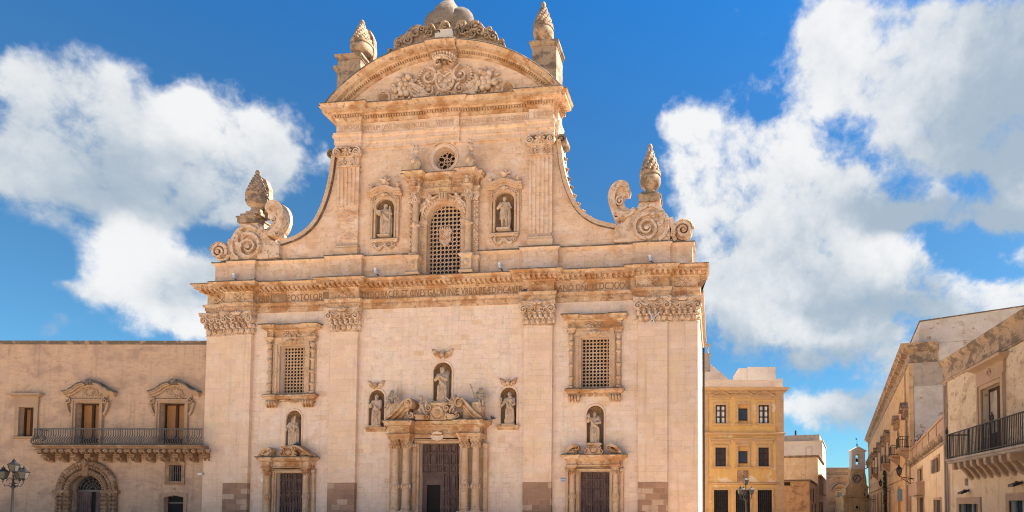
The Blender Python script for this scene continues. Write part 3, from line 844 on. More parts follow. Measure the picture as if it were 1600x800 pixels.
mb.ball((ax, -.15, az - .38), (.2, .14, .2)); mb.ball((ax - .18, -.15, az - .5), (.12, .1, .1)); mb.ball((ax + .18, -.15, az - .5), (.12, .1, .1))
mb.relief(ax - .6, ax + .6, az - 1.15, az - .85, -.1, 33, .14, 1.6)
o = mb.build('coat_of_arms', M['carved'], CH)
mb = MB(); cz = FC.Z(695, 92, .55)
mb.lathe((ax, -.25, cz - .14), [(.5, .06), (.54, .0), (.62, .0), (.66, .05), (.62, .09), (.66, .14), (.66, .18), (.58, .18), (.5, .06)], 24, None)
for i in range(11): mb.ball((ax + .66 * cos(pi + pi * i / 10), -.25 + .62 * sin(pi + pi * i / 10), cz - .05), .05, 6, 4)
for i in range(13):
    a = pi + pi * i / 12
    mb.tube([(ax + .64 * cos(a), -.25 + .5 * sin(a), cz), (ax + .70 * cos(a), -.25 + .55 * sin(a), cz + .24)], .045, 5)
    mb.ball((ax + .71 * cos(a), -.25 + .56 * sin(a), cz + .27), .085, 6, 5)
mb.build('crown', M['carved'], o)
for sg in (-1, 1):
    mb = MB()
    for k in range(7):
        t = k / 6
        mb.tube([(ax + sg * (1.0 + 1.05 * q), -.14 - .10 * q, az - 1.0 + .16 * k * q + .12 * sin(q * 5 + k)) for q in [i / 8 for i in range(9)]], [.05 + .07 * q for q in [i / 8 for i in range(9)]], 6)
    mb.tube([(ax + sg * (2.02 + .12 * sin(t * pi)), -.3, az - 1.0 + 1.05 * t) for t in [i / 8 for i in range(9)]], .10, 7)
    fx = ax + sg * 2.55; fz = az - .35; rr = random.Random(5 + sg)
    for (i, j) in [(0, 0), (1, 0), (0, 1), (1, 1), (-1, 1), (0, 2), (1, 2), (-1, 0), (0, -1), (1, -1), (2, 0), (-.5, 2.6)]:
        mb.ball((fx + sg * (i * .33 - .1 * (j % 2)), -.22 - .05 * rr.random(), fz + j * .28 - .1), .19 + .03 * rr.random(), 9, 7)
    for i in range(11):
        a = 2 * pi * i / 11
        mb.ball((fx + sg * .1 + .78 * cos(a), -.1, fz + .12 + .72 * sin(a)), (.22, .08, .11), 7, 5, Matrix.Rotation(-a + .3, 3, 'Y'))
    mb.build('fruit_horn', M['carved'], o)

# crest of acanthus and lobes above the pediment
def lump(px, py, rx, rz, ry=.45, y=.0, rot=0.0, seg=12):
    x, z = FC.p(px, py, -y)
    mb.ball((x, y, z), (rx, ry, rz), seg, 9, Matrix.Rotation(rot, 3, 'Y'))
CREST = [[(95, 420), (88, 380), (110, 395), (140, 390), (135, 340), (155, 305), (190, 300), (180, 278), (215, 285), (245, 245), (290, 210), (335, 203), (350, 215), (372, 212), (382, 235), (384, 255), (395, 200), (420, 192), (440, 215), (450, 240), (480, 232), (495, 205), (505, 180), (530, 168), (555, 190), (562, 225), (560, 300), (480, 308), (350, 345), (200, 400)],
         [(562, 300), (566, 225), (610, 230), (625, 190), (650, 168), (680, 170), (695, 195), (715, 190), (730, 180), (760, 168), (800, 185), (825, 215), (850, 235), (875, 212), (890, 235), (900, 250), (925, 270), (940, 310), (948, 330), (965, 310), (985, 325), (992, 378), (900, 358), (760, 326), (650, 306)]]
mb = MB()
for poly in CREST:
    q = [FC.p(590 + x / 5, y / 5, .1) for x, y in poly]
    q = catmull(q, 3)
    mb.prism(q, -.12, .55)
    k = len(q) * (len(poly) - 4) // len(poly)
    mb.tube([(x, -.12, z) for x, z in q[:k]], .07, 6)
for (x, y, r, sg, a0) in [(300, 262, .42, 1, 0), (345, 235, .22, -1, 2), (235, 320, .36, -1, 1), (165, 345, .24, 1, 0), (415, 225, .22, 1, 0), (408, 265, .26, -1, 3), (530, 205, .2, 1, 0), (655, 205, .28, -1, 0), (672, 250, .3, 1, 2), (705, 240, .24, -1, 1),
                          (765, 215, .36, 1, 1), (800, 250, .3, -1, 2), (740, 268, .28, 1, 4), (880, 245, .2, -1, 0), (905, 290, .28, 1, 1), (850, 285, .26, -1, 3), (965, 345, .16, 1, 0), (110, 405, .14, 1, 0), (465, 270, .24, -1, 1)]:
    px_, pz_ = FC.p(590 + x / 5, y / 5, .2)
    mb.scroll(px_, pz_, r, 1.4, a0, sg, -.30, -.05, .42)
for (x, y, rx, rz, rot) in [(275, 255, .40, .20, -.7), (200, 300, .36, .14, -.8), (320, 240, .14, .34, .3), (420, 240, .15, .36, 0), (660, 225, .18, .44, .1), (690, 215, .12, .36, -.2), (770, 240, .3, .22, .5), (720, 225, .12, .36, 0), (835, 260, .3, .16, .8), (915, 300, .12, .3, -.3), (150, 360, .14, .3, .5), (530, 190, .16, .2, 0), (380, 290, .3, .14, -.4), (610, 262, .14, .3, 0)]:
    lump(590 + x / 5, y / 5, rx, rz, .16, -.10, rot)
mb.build('acanthus_crest', M['dirty'], CH)
mb = MB(); x0, z0 = FC.p(695, 59, .3); mb.box(x0 - .62, x0 + .52, -.35, .3, z0 - .1, z0 + .32); mb.box(x0 - .45, x0 + .45, -.3, .3, z0 + .32, z0 + .56); mb.build('crest_block', M['pale'], CH)
mb = MB()
for (px, py, rx, rz) in [(683, 38, .88, .92), (719, 35, .92, .98)]:
    lump(px, py, rx, rz, .38, .9, 0, 18)
x0, z0 = FC.p(702, 25, -1.4)
mb.lathe((x0, 1.4, z0 - 1.2), [(1.0, 0), (1.05, .5), (1.02, .9), (.9, 1.25), (.66, 1.62), (.40, 1.95), (.26, 2.2), (.26, 2.5), (.18, 2.9), (.0, 3.3)], 20, lambda a, z: 1 + .06 * cos(6 * a))
mb.build('lobed_crest', M['lobes'], CH)

# flaming pine-cone urns
def urn(px_t, py_t, px_b, py_b, y, slab=False, fat=1.0):
    x, z0 = FC.p(px_b, py_b, -y); z1 = FC.Z(px_t, py_t, -y); h = z1 - z0
    mb = MB()
    mb.box(x - .20 * h * .7, x + .20 * h * .7, y - .2 * h * .7, y + .2 * h * .7, z0 - .02, z0 + .05 * h)
    gad = lambda a, z: 1 + (.05 * abs(cos(9 * a)) if .2 * h < z < .40 * h else 0)
    R_ = .215 * h * fat
    mb.lathe((x, y, z0), [(.62 * R_, .05 * h), (.58 * R_, .09 * h), (.50 * R_, .15 * h), (.62 * R_, .19 * h), (.92 * R_, .23 * h), (1.04 * R_, .30 * h), (1.02 * R_, .36 * h), (.98 * R_, .40 * h), (1.08 * R_, .41 * h), (1.08 * R_, .45 * h), (.84 * R_, .46 * h), (.84 * R_, .54 * h), (.70 * R_, .65 * h), (.48 * R_, .77 * h), (.26 * R_, .86 * h), (.15 * R_, .88 * h), (.22 * R_, .91 * h), (.24 * R_, .95 * h), (.14 * R_, .99 * h), (0, h)], 26, gad)
    rr = random.Random(int(px_t))
    for k in range(7):
        t = k / 6; zz = z0 + h * (.485 + .36 * t); rad = R_ * (.86 - .60 * t ** 1.15); nn = 12 - k
        for i in range(nn):
            a = 2 * pi * (i + .5 * (k % 2)) / nn
            mb.ball((x + rad * cos(a), y + rad * sin(a), zz), (.20 * R_ * (1 - .35 * t), .20 * R_ * (1 - .35 * t), .038 * h), 6, 5)
    if slab:
        mb.prism([(x - .75 * R_, z0), (x + .95 * R_, z0), (x + 1.05 * R_, z0 + .4 * h), (x + .95 * R_, z0 + .66 * h), (x + .6 * R_, z0 + .83 * h), (x + .1 * R_, z0 + .9 * h), (x - .5 * R_, z0 + .8 * h)], y + .25, y + .62)
    return mb
urn(403, 266, 401, 338, .05, True, .93).build('urn_finial', M['dirty'], CH)
urn(1015, 225, 1016, 312, .0, False, .80).build('urn_finial', M['dirty'], CH)
urn(564, 32, 565, 102, .75, True, 1.0).build('urn_finial', M['dirty'], CH)
urn(850, 3, 849, 78, 1.2, False, .90).build('urn_finial', M['dirty'], CH)
for (pxa, pxb, pyt, pyb, y, cap) in [(834, 877, 78, 140, 1.2, 1), (536, 576, 98, 150, .75, 0)]:
    x0, x1 = FC.X(pxa, pyt, -y), FC.X(pxb, pyt, -y); zt, zb = FC.Z(pxa, pyt, -y), 26.6
    mb = MB(); mb.box(x0 + .12, x1 - .12, y - .69, y + .8, zb, zt - .35)
    mb.mould([(x0 + .12, y + .8), (x0 + .12, y - .69), (x1 - .12, y - .69), (x1 - .12, y + .8)], [(-.3, zt - .36), (.05, zt - .36), (.05, zt - .28), (.16, zt - .2), (.16, zt - .08), (-.3, zt - .04)])
    mb.build('urn_pedestal', M['dirty'], CH)
mb = MB(); x0, z0 = FC.p(540, 108, -.6); mb.box(x0 - .38, x0 + .3, .3, 1.0, 26.6, z0 - .3); mb.box(x0 - .55, x0 + .4, .15, 1.1, z0 - .3, z0 - .05)
mb.build('broken_pedestal', M['dirty'], CH)

# scrolled shoulders ending the attic
for s in (-1, 1):
    k0 = FC.X(1015, 362) if s > 0 else FC.X(394, 383)
    def q(px, py):                       # right group measured, mirrored for the left
        x, z = FC.p(px, py, .0)
        return (k0 + s * (x - FC.X(1015, 362)), z)
    mb = MB()
    body = [q(985, 381), q(1047, 379), q(1049, 362), q(1045, 342), q(1034, 327), q(1031, 318), q(1000, 319), q(998, 326), q(985, 340), q(975, 352), q(962, 356), q(960, 381)]
    mb.prism(body if s > 0 else body[::-1], -.30, .55)
    cs = catmull([q(993, 331), q(984, 339), q(972, 340), q(962, 332), q(957, 317), q(959, 303), q(966, 294), q(975, 292), q(981, 297), q(980, 305)], 5)
    mb.ribbon(cs, [-.12 - .09 * sin(pi * i / (len(cs) - 1)) for i in range(len(cs))], [.12 + .08 * sin(pi * i / (len(cs) - 1)) for i in range(len(cs))], -.45, .40)
    web = cs + [q(974, 312), q(976, 324), q(986, 331)]
    mb.prism(web if s > 0 else web[::-1], -.22, .25)
    cx_, cz_ = q(970, 319); mb.scroll(cx_, cz_, .30, 1.5, pi / 2, s, -.40, .2, .36)
    cx_, cz_ = q(964, 341); mb.scroll(cx_, cz_, .28, 1.3, pi / 2, -s, -.38, .3, .4)
    cx_, cz_ = q(1012, 361); mb.scroll(cx_, cz_, .92, 2.1, radians(60) if s > 0 else radians(120), s, -.52, -.2, .22)
    mb.ribbon(catmull([q(1000, 333), q(1018, 325), q(1034, 334), q(1043, 352), q(1040, 370), q(1030, 379)], 5), -.10, .10, -.46, .0)
    mb.ribbon(catmull([q(1020, 344), q(1026, 336), q(1034, 340), q(1034, 352), q(1028, 356)], 5), -.13, .13, -.44, -.1)
    mb.build('shoulder_scroll', M['carved'], CH)
    mb = MB(); cx_, cz_ = q(1068, 363)
    mb.scroll(cx_, cz_, .58, 1.9, radians(200) if s > 0 else radians(-20), -s, -.42, .4, .34)
    mb.lathe((cx_, .1, cz_), [(.0, -.2), (.5, -.2), (.5, .2), (0, .2)], 20); 
    st = len(mb.v) - 80; mb.xform(lambda v: (v[0], .1 + (v[2] - cz_), cz_ + (v[1] - .1)), st)
    for i in range(11):
        a = radians(20 + 14 * i)
        mb.ball((cx_ + s * .60 * cos(a), -.16, cz_ + .60 * sin(a)), (.10, .3, .10), 7, 5)
    mb.ribbon(catmull([q(1056, 378), q(1050, 366), q(1051, 352), q(1049, 343)], 4), -.11, .11, -.3, .3)
    mb.build('shell_scroll', M['carved'], CH)
    mb = MB(); xc, zt = q(1016, 309)
    mb.box(xc - .62, xc + .62, -.5, .75, zt - .42, zt - .12); mb.box(xc - .68, xc + .68, -.56, .8, zt - .12, zt - .03); mb.box(xc - .5, xc + .5, -.42, .6, zt - .03, zt + .18)
    mb.build('urn_pedestal', M['dirty'], CH)
# ------------------------------------------------------------------ pierced stone grilles
def grille(mb, x0, x1, z0, z1, nx, nz, y, rfrac=.36, th=.10, clip=None, squares=True):
    dx_, dz_ = (x1 - x0) / nx, (z1 - z0) / nz
    for i in range(nx):
        for j in range(nz):
            cxm, czm = x0 + (i + .5) * dx_, z0 + (j + .5) * dz_
            if clip and not clip(cxm, czm): continue
            r = rfrac * min(dx_, dz_); n = 12; rim = []; out = []
            for k in range(n):
                a = 2 * pi * (k + .5) / n
                rim.append((cxm + r * cos(a) * dx_ / min(dx_, dz_) * .98, czm + r * sin(a) * dz_ / min(dx_, dz_) * .98))
                c_, s_ = cos(a), sin(a); m_ = max(abs(c_), abs(s_))
                out.append((cxm + .5 * dx_ * c_ / m_, czm + .5 * dz_ * s_ / m_))
            v = [(x, y, z) for x, z in rim] + [(x, y, z) for x, z in out] + [(x, y + th, z) for x, z in rim]
            mb.add(v, [(k, (k + 1) % n, n + (k + 1) % n, n + k) for k in range(n)] + [(k, (k + 1) % n, 2 * n + (k + 1) % n, 2 * n + k) for k in range(n)])
    if squares:
        for i in range(1, nx):
            for j in range(1, nz):
                cxm, czm = x0 + i * dx_, z0 + j * dz_
                if clip and not clip(cxm, czm): continue
                r = .12 * min(dx_, dz_)
                mb.cur = 1; mb.prism([(cxm - r, czm), (cxm, czm - r), (cxm + r, czm), (cxm, czm + r)], y - .004, y + .01); mb.cur = 0

# ------------------------------------------------------------------ side windows
def side_window(s):
    cx = SX[s]; hw = .84; zb, zt = 8.55, 11.58
    mb = MB()
    for (d, a, b) in [(.10, .84, .98), (.15, .98, 1.16)]:
        mb.box(cx - b, cx - a, -d, .02, zb - .02, zt + (b - .84))
        mb.box(cx + a, cx + b, -d, .02, zb - .02, zt + (b - .84))
        mb.box(cx - a, cx + a, -d + .001, .02, zt + a - .84 + .0, zt + b - .84 - .002)
    # rope moulding
    for sg in (-1, 1):
        for i in range(26):
            mb.ball((cx + sg * 1.18, -.15, zb + .1 + i * .118), (.045, .05, .075), 6, 4, Matrix.Rotation(.6 * sg, 3, 'Y'))
        for zc in (8.95, 9.95, 10.95):
            mb.relief(cx + sg * 1.0 - .07, cx + sg * 1.0 + .09, zc - .28, zc + .28, -.15, int(cx * 7 + zc * 3 + sg), .09, 1.3)
        # banded colonnettes
        xc = cx + sg * 1.43
        mb.tube([(xc, -.13, zb - .02), (xc, -.13, 11.35)], .105, 10)
        mb.box(xc - .02, xc + .16 * 1, -.06, .01, zb, 11.6)
        for zc in (8.62, 9.15, 9.92, 10.70):
            mb.ball((xc, -.16, zc), (.15, .16, .13), 8, 5)
            for q in (-.09, .09): mb.ball((xc + q, -.25, zc), (.055, .06, .08), 6, 4)
        mb.ball((xc, -.18, 11.25), (.17, .17, .16), 8, 6)
        mb.ball((xc, -.2, 11.62), (.14, .16, .22), 8, 6); mb.box(xc - .18, xc + .18, -.32, .0, 11.82, 11.9)
        for q in (-1, 1): mb.scroll(xc + q * .08, 11.72, .09, 1.2, pi / 2, q, -.34, -.2, .4)
    for sg in (-1, 1): mb.relief(cx + sg * .25, cx + sg * .85, 11.68, 11.84, -.16, int(cx * 3 + sg), .09) if sg > 0 else mb.relief(cx - .85, cx - .25, 11.68, 11.84, -.16, int(cx * 3), .09)
    mb.arc(cx, 11.95, [(.14, .0), (.24, .16), (.24, .30), (.14, .34)], pi * .55, pi * 1.45, 10)
    mb.ball((cx, -.26, 11.82), (.15, .14, .17)); mb.ball((cx - .22, -.22, 11.84), (.17, .06, .08), 8, 5, Matrix.Rotation(.5, 3, 'Y')); mb.ball((cx + .22, -.22, 11.84), (.17, .06, .08), 8, 5, Matrix.Rotation(-.5, 3, 'Y'))
    o = mb.build('window', M['trim'], CH)
    mb = MB()
    pth = [(cx - 1.62, .02), (cx - 1.62, -.28), (cx - 1.2, -.28), (cx - 1.2, -.12), (cx + 1.2, -.12), (cx + 1.2, -.28), (cx + 1.62, -.28), (cx + 1.62, .02)]
    mb.mould(pth, [(-.1, 11.9), (.04, 11.9), (.04, 12.0), (.09, 12.06), (.09, 12.11), (-.02, 12.13), (-.02, 12.5), (.05, 12.54), (.08, 12.6), (.26, 12.64), (.26, 12.72), (.34, 12.82)])
    mb.cur = 1; mb.mould(pth, [(.34, 12.82), (.36, 12.86), (.34, 12.9), (-.1, 12.93), (-.1, 12.8)]); mb.cur = 0
    mb.relief(cx - .62, cx + .62, 12.2, 12.46, -.16, int(cx), .13, 1.4)
    for sg in (-1, 1): mb.relief(cx + sg * 1.42 - .14, cx + sg * 1.42 + .14, 12.18, 12.46, -.31, int(cx * 2 + sg), .10, 1.6)
    mb.build('lintel', [M['ochre'], M['lichen']], o)
    mb = MB()
    pth = [(cx - 1.66, .02), (cx - 1.66, -.3), (cx - .95, -.3), (cx - .95, -.2), (cx + .95, -.2), (cx + .95, -.3), (cx + 1.66, -.3), (cx + 1.66, .02)]
    mb.mould(pth, [(-.28, 8.22), (.0, 8.24), (.04, 8.34), (.12, 8.38), (.12, 8.46), (.02, 8.54), (-.3, 8.56)])
    for sg in (-1, 1):
        xc = cx + sg * 1.22
        mb.box(xc - .36, xc + .36, -.26, .02, 8.0, 8.24)
        for i in range(4):
            mb.ball((xc - .27 + .18 * i, -.26, 7.98), (.10, .14, .20), 8, 6); mb.ball((xc - .27 + .18 * i, -.2, 7.80), (.07, .12, .13), 7, 5)
    mb.relief(cx - .84, cx + .84, 8.06, 8.2, -.08, int(cx * 5), .11, 1.5)
    mb.build('sill', M['ochre'], o)
    mb = MB(); grille(mb, cx - .86, cx + .86, 8.50, 11.6, 8, 15, .36, .40, .045)
    mb.build('stone_grille', [M['trim'], M['dark']], o)
    mb = MB(); mb.box(cx - .86, cx + .86, .47, .5, 8.5, 11.6); mb.build('pane', M['dark'], o)
for s in (-1, 1): side_window(s)

# ------------------------------------------------------------------ niches
def niche(cx, hw, z0, zs, depth, flutes=15, sill=True, parent=CH, mat='niche', frame=True, dark='trim'):
    mb = MB(); n = 16; vs = []
    for j, z in enumerate((z0, zs)):
        for i in range(n + 1):
            a = pi * i / n
            vs.append((cx - hw * 1.0 * cos(a), depth * sin(a), z))
    mb.add(vs, [(i, i + 1, n + 2 + i, n + 1 + i) for i in range(n)], True)
    mb.add([(cx - hw, 0, z0)] + [(cx - hw * cos(pi * i / n), depth * sin(pi * i / n), z0) for i in range(n + 1)], [tuple(range(n + 2))])
    o = mb.build('niche', M[mat], parent)
    mb = MB(); nn = flutes * 6; m_ = 8; vs = []
    for j in range(m_ + 1):
        ph = pi / 2 * j / m_                        # from the rim down to the shell hinge at the back
        for i in range(nn + 1):
            a = pi * i / nn
            fl = 1 - .10 * abs(sin(a * flutes)) * (1 - .6 * j / m_)
            rr = hw * cos(ph)
            vs.append((cx - rr * cos(a) * fl, depth * sin(ph) * fl + .03, zs + rr * sin(a) * fl))
    mb.add(vs, [(j * (nn + 1) + i, j * (nn + 1) + i + 1, (j + 1) * (nn + 1) + i + 1, (j + 1) * (nn + 1) + i) for j in range(m_) for i in range(nn)])
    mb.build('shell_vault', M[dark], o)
    if frame:
        mb = MB()
        pr = [(.0, hw + .0), (.04, hw + .02), (.04, hw + .12), (.0, hw + .14)]
        mb.arc(cx, zs, pr, -pi / 2, pi / 2, 20)
        for sg in (-1, 1): mb.box(*sorted((cx + sg * (hw + .02), cx + sg * (hw + .12))), -.04, .01, z0 + .02, zs)
        mb.build('niche_frame', M['pil'], o)
    if sill:
        mb = MB(); mb.mould([(cx - hw - .12, .02), (cx - hw - .12, -.1), (cx + hw + .12, -.1), (cx + hw + .12, .02)], [(-.1, z0 - .28), (.0, z0 - .28), (.02, z0 - .16), (.10, z0 - .1), (.10, z0 - .02), (-.12, z0 + .004)])
        mb.build('niche_sill', M['ochre'], o)
    return o
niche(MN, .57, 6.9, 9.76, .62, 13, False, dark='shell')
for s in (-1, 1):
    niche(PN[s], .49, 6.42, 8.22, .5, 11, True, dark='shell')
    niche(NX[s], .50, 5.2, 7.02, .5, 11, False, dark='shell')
def cherub(px, py, sc):
    x, z = FC.p(px, py, .1); mb = MB()
    mb.ball((x, -.14, z), (.15 * sc, .15 * sc, .18 * sc)); mb.ball((x, -.28 * sc, z - .03 * sc), (.03, .04, .03), 6, 4)
    for sg in (-1, 1):
        for k in range(5):
            t = k / 4
            mb.ball((x + sg * sc * (.22 + .30 * t), -.07, z + sc * (.05 + .18 * t - .10 * (1 - t) + .0)), (.26 * sc * (1 - .25 * t), .06, .09 * sc), 8, 5, Matrix.Rotation(-sg * (1.25 - .7 * t) + (0 if sg > 0 else 0), 3, 'Y'))
        mb.ball((x + sg * .34 * sc, -.05, z + .02 * sc), (.28 * sc, .05, .20 * sc), 10, 6, Matrix.Rotation(-sg * .6, 3, 'Y'))
    for k in range(5): mb.ball((x + .07 * (k - 2) * sc, -.15, z + .17 * sc), (.05 * sc, .09, .06 * sc), 6, 4)
    mb.build('winged_cherub_head', M['ochre'], CH)
cherub(691, 554, 1.0); cherub(587, 602, .82); cherub(794, 598, .82)

# ------------------------------------------------------------------ panelled doors
def door(name, x0, x1, z0, z1, cols, rows, y, parent, wicket=None):
    mb = MB()
    if wicket:
        a, b, c = wicket
        mb.box(x0, a, y, y + .08, z0, z1); mb.box(b, x1, y, y + .08, z0, z1); mb.box(a, b, y, y + .08, c, z1)
    else: mb.box(x0, x1, y, y + .08, z0, z1)
    for i in range(len(cols) - 1):
        for j in range(len(rows) - 1):
            a0, a1 = x0 + (x1 - x0) * cols[i], x0 + (x1 - x0) * cols[i + 1]
            b0, b1 = z0 + (z1 - z0) * rows[j], z0 + (z1 - z0) * rows[j + 1]
            if wicket and a1 > wicket[0] + .02 and a0 < wicket[1] - .02 and b0 < wicket[2] - .02: continue
            w_ = .045
            for (p, q, r_, t) in [(a0 + .02, a1 - .02, b0 + .02, b0 + .02 + w_), (a0 + .02, a1 - .02, b1 - .02 - w_, b1 - .02)]: mb.box(p, q, y - .085, y, r_, t)
            for (p, q) in [(a0 + .02, a0 + .02 + w_), (a1 - .02 - w_, a1 - .02)]: mb.box(p, q, y - .085, y, b0 + .02 + w_, b1 - .02 - w_)
            mb.box(a0 + .14, a1 - .14, y - .06, y, b0 + .15, b1 - .15) if a1 - a0 > .3 and b1 - b0 > .32 else None
    return mb.build(name, M['door'], parent)

# ------------------------------------------------------------------ column with ringed shaft
def small_cap(mb, x, y, r, z0, z1):
    h = z1 - z0
    mb.lathe((x, y, z0), [(r, 0), (r * 1.12, .03), (r * 1.02, .06), (r * 1.05, .5 * h), (r * 1.35, .85 * h)], 12)
    for k, (zz, nn) in enumerate(((.25, 8), (.5, 8))):
        for i in range(nn):
            a = 2 * pi * (i + .5 * k) / nn
            mb.ball((x + r * 1.15 * cos(a), y + r * 1.15 * sin(a), z0 + zz * h), (r * .34, r * .34, h * .20), 6, 5)
            mb.ball((x + r * 1.36 * cos(a), y + r * 1.36 * sin(a), z0 + (zz + .15) * h), (r * .2, r * .2, h * .07), 6, 4)
    for i in range(4):
        a = pi / 4 + i * pi / 2
        mb.ball((x + r * 1.5 * cos(a), y + r * 1.5 * sin(a), z0 + .78 * h), (r * .36, r * .36, h * .15), 8, 6)
    mb.box(x - r * 1.35, x + r * 1.35, y - r * 1.35, y + r * 1.35, z0 + .86 * h, z1)
def column(x, y, r, z0, zr, zc, zt, parent, mat='trim'):
    mb = MB()
    mb.lathe((x, y, 0), [(r * 1.04, z0), (r * 1.04, zr), (r, zr + .2), (r * .97, (zr + zc) / 2), (r * .88, zc)], 16)
    mb.lathe((x, y, zr), [(r, 0), (r * 1.2, .02), (r * 1.2, .06), (r * 1.08, .08), (r * 1.08, .30), (r * 1.2, .32), (r * 1.2, .37), (r, .4)], 16)
    for i in range(9):
        a = 2 * pi * i / 9
        mb.ball((x + r * 1.16 * cos(a), y + r * 1.16 * sin(a), zr + .19), (r * .26, r * .26, .13), 7, 5)
        mb.ball((x + r * 1.22 * cos(a + .35), y + r * 1.22 * sin(a + .35), zr + .27), (r * .18, r * .18, .06), 6, 4)
    mb.lathe((x, y, z0 - .28), [(r * 1.45, 0), (r * 1.45, .06), (r * 1.3, .1), (r * 1.1, .15), (r * 1.25, .2), (r * 1.2, .26), (r * 1.03, .3)], 16)
    o = mb.build('column', M[mat], parent)
    mb = MB(); small_cap(mb, x, y, r * .92, zc, zt); mb.build('capital', M['ochre'], o)
    mb = MB(); mb.box(x - r * 1.6, x + r * 1.6, y - r * 1.6, y + r * 1.6, .56, z0 - .275); mb.build('pedestal', M['trim'], o)

# ------------------------------------------------------------------ main portal
def portal_main():
    mb = MB()
    # doorcase
    for (d, a, b) in [(.12, 1.28, 1.40), (.22, 1.40, 1.52), (.17, 1.52, 1.60)]:
        for sg in (-1, 1): mb.box(*sorted((MX + sg * a, MX + sg * b)), -d, .03, .56, 5.38 + (b - 1.28) * .55)
        mb.box(MX - a, MX + a, -d + .001, .03, 5.38 + (a - 1.28) * .55, 5.38 + (b - 1.28) * .55 - .002)
    mb.box(-2.95, -1.6, -.10, .02, .56, 5.6); mb.box(1.6, 2.95, -.10, .02, .56, 5.6)
    for sg in (-1, 1):
        mb.box(*sorted((sg * 2.84, sg * 3.06)), -.28, .02, .56, 5.15); mb.box(*sorted((sg * 1.42, sg * 1.62)), -.26, .02, .56, 5.1)
        for xx in (2.95, 1.52):
            for k in range(3): mb.ball((sg * xx - .1 + .1 * k, -.3, 5.24), (.09, .09, .14), 7, 5)
    o = mb.build('main_portal', M['trim'], CH)
    mb = MB()
    pth = [(-2.84, .02), (-2.84, -.88), (-1.52, -.88), (-1.52, -.30), (1.5, -.30), (1.5, -.88), (2.84, -.88), (2.84, .02)]
    mb.mould(pth, [(-.25, 5.55), (.0, 5.55), (.0, 5.66), (.05, 5.68), (.05, 5.78), (.10, 5.84), (.10, 5.88), (-.02, 5.92), (-.02, 6.24), (.04, 6.27), (.06, 6.34), (.18, 6.38), (.20, 6.50), (.26, 6.62)])
    mb.mould([(-2.98, .02), (-2.98, -.35), (2.98, -.35), (2.98, .02)], [(-.2, 5.6), (-.05, 5.6), (-.05, 6.24), (.0, 6.27), (.1, 6.4), (.24, 6.46), (.28, 6.66), (-.3, 6.7)])
    mb.box(-1.5, 1.48, -.155, .02, 5.50, 5.95)
    for (a, b) in [(-2.6, -1.75), (-1.2, -.45), (-.35, .3), (.42, 1.2), (1.75, 2.6)]:
        yy = -.895 if abs(a + b) > 3 else -.315
        mb.relief(a, b, 6.0, 6.18, yy + .02, int(a * 9), .12, .7)
    mb.cur = 1
    mb.mould(pth, [(.26, 6.62), (.29, 6.66), (.26, 6.70), (-.3, 6.74), (-.3, 6.6)])
    mb.build('portal_entablature', [M['ochre'], M['lichen']], o)
    mb = MB(); mb.lathe((0, 0, 0), [(.0, .10), (.22, .10), (.26, .14), (.34, .14), (.34, .0)], 20); mb.xform(lambda v: (MX - .03 + v[0] * 1.15, -.26 - v[2], 5.78 + v[1] * .82)); mb.build('oval_plaque', M['wall'], o)
    for sg in (-1, 1):
        column(sg * 1.83, -.60, .215, 1.55, 2.55, 5.0, 5.57, o)
        column(sg * 2.50, -.60, .215, 1.55, 2.55, 5.0, 5.57, o)
    cols = [0, .17, .39, .53, .69, .88, 1]; rows = [0, .10, .2, .32, .41, .63, .73, .885, 1]
    door('door', MX - 1.28, MX + 1.28, .56, 5.38, cols, rows, .38, o, (FC.X(667, 780, -.4), FC.X(688, 780, -.4), 2.86))
    mb = MB(); a, b = FC.X(667, 780, -.4), FC.X(688, 780, -.4)
    mb.box(a - .15, b + .1, .52, .56, .57, 2.95)
    for zz in (.9, 1.35, 1.85, 2.3): mb.box(a - .1, b + .05, .49, .52, zz, zz + .05)
    mb.build('inner_door', M['dark'], o)
    # broken scroll pediment
    for sg in (-1, 1):
        pts = catmull([(sg * 3.0, 6.78), (sg * 2.55, 7.12), (sg * 2.15, 7.55), (sg * 1.85, 7.86), (sg * 1.62, 7.95)], 6)
        if sg > 0: pts = pts
        mb = MB(); n = len(pts)
        for (ta, tb, ya, yb_) in [(-.02, .10, -1.0, -.05), (.10, .24, -.86, -.05), (.24, .32, -.95, -.05)]:
            k = 1 if sg < 0 else -1
            mb.ribbon(pts, [-ta * k] * n, [-tb * k] * n, ya, yb_)
        mb.scroll(sg * 1.60, 7.66, .31, 1.6, pi / 2, -sg if False else (1 if sg < 0 else -1) * -1, -1.04, -.2, .42)
        mb.ball((sg * 1.6, -.75, 7.66), (.24, .35, .24))
        for i in range(8):
            t = i / 7
            bx = sg * (2.75 - 1.15 * t); mb.tube([(sg * 2.2 + (bx - sg * 2.2) * q, -.72 + .1 * q, 6.76 + (.28 + .55 * t) * q) for q in (0, .35, .7, 1)], [.05, .07, .09, .05], 6)
        mb.prism([(sg * 2.9, 6.72), (sg * 1.7, 6.72), (sg * 1.75, 7.5), (sg * 2.1, 7.4)] if sg > 0 else [(sg * 1.7, 6.72), (sg * 2.9, 6.72), (sg * 2.1, 7.4), (sg * 1.75, 7.5)], -.66, .0)
        mb.scroll(sg * 1.45, 6.93, .19, 1.4, pi / 2, sg, -.95, -.5, .5)
        mb.build('pediment_scroll', M['ochre'], o)
        mb = MB(); mb.box(sg * 2.55 - .28, sg * 2.55 + .28, -.75, -.1, 6.74, 7.72); mb.build('putto_seat', M['ochre'], o)
    # pedestal with cartouche
    mb = MB(); x0, z0 = FC.p(691, 644, .7)
    mb.box(MN - .52, MN + .52, -.55, .2, 6.72, 7.62); mb.box(MN - .62, MN + .62, -.62, .2, 7.62, 7.76)
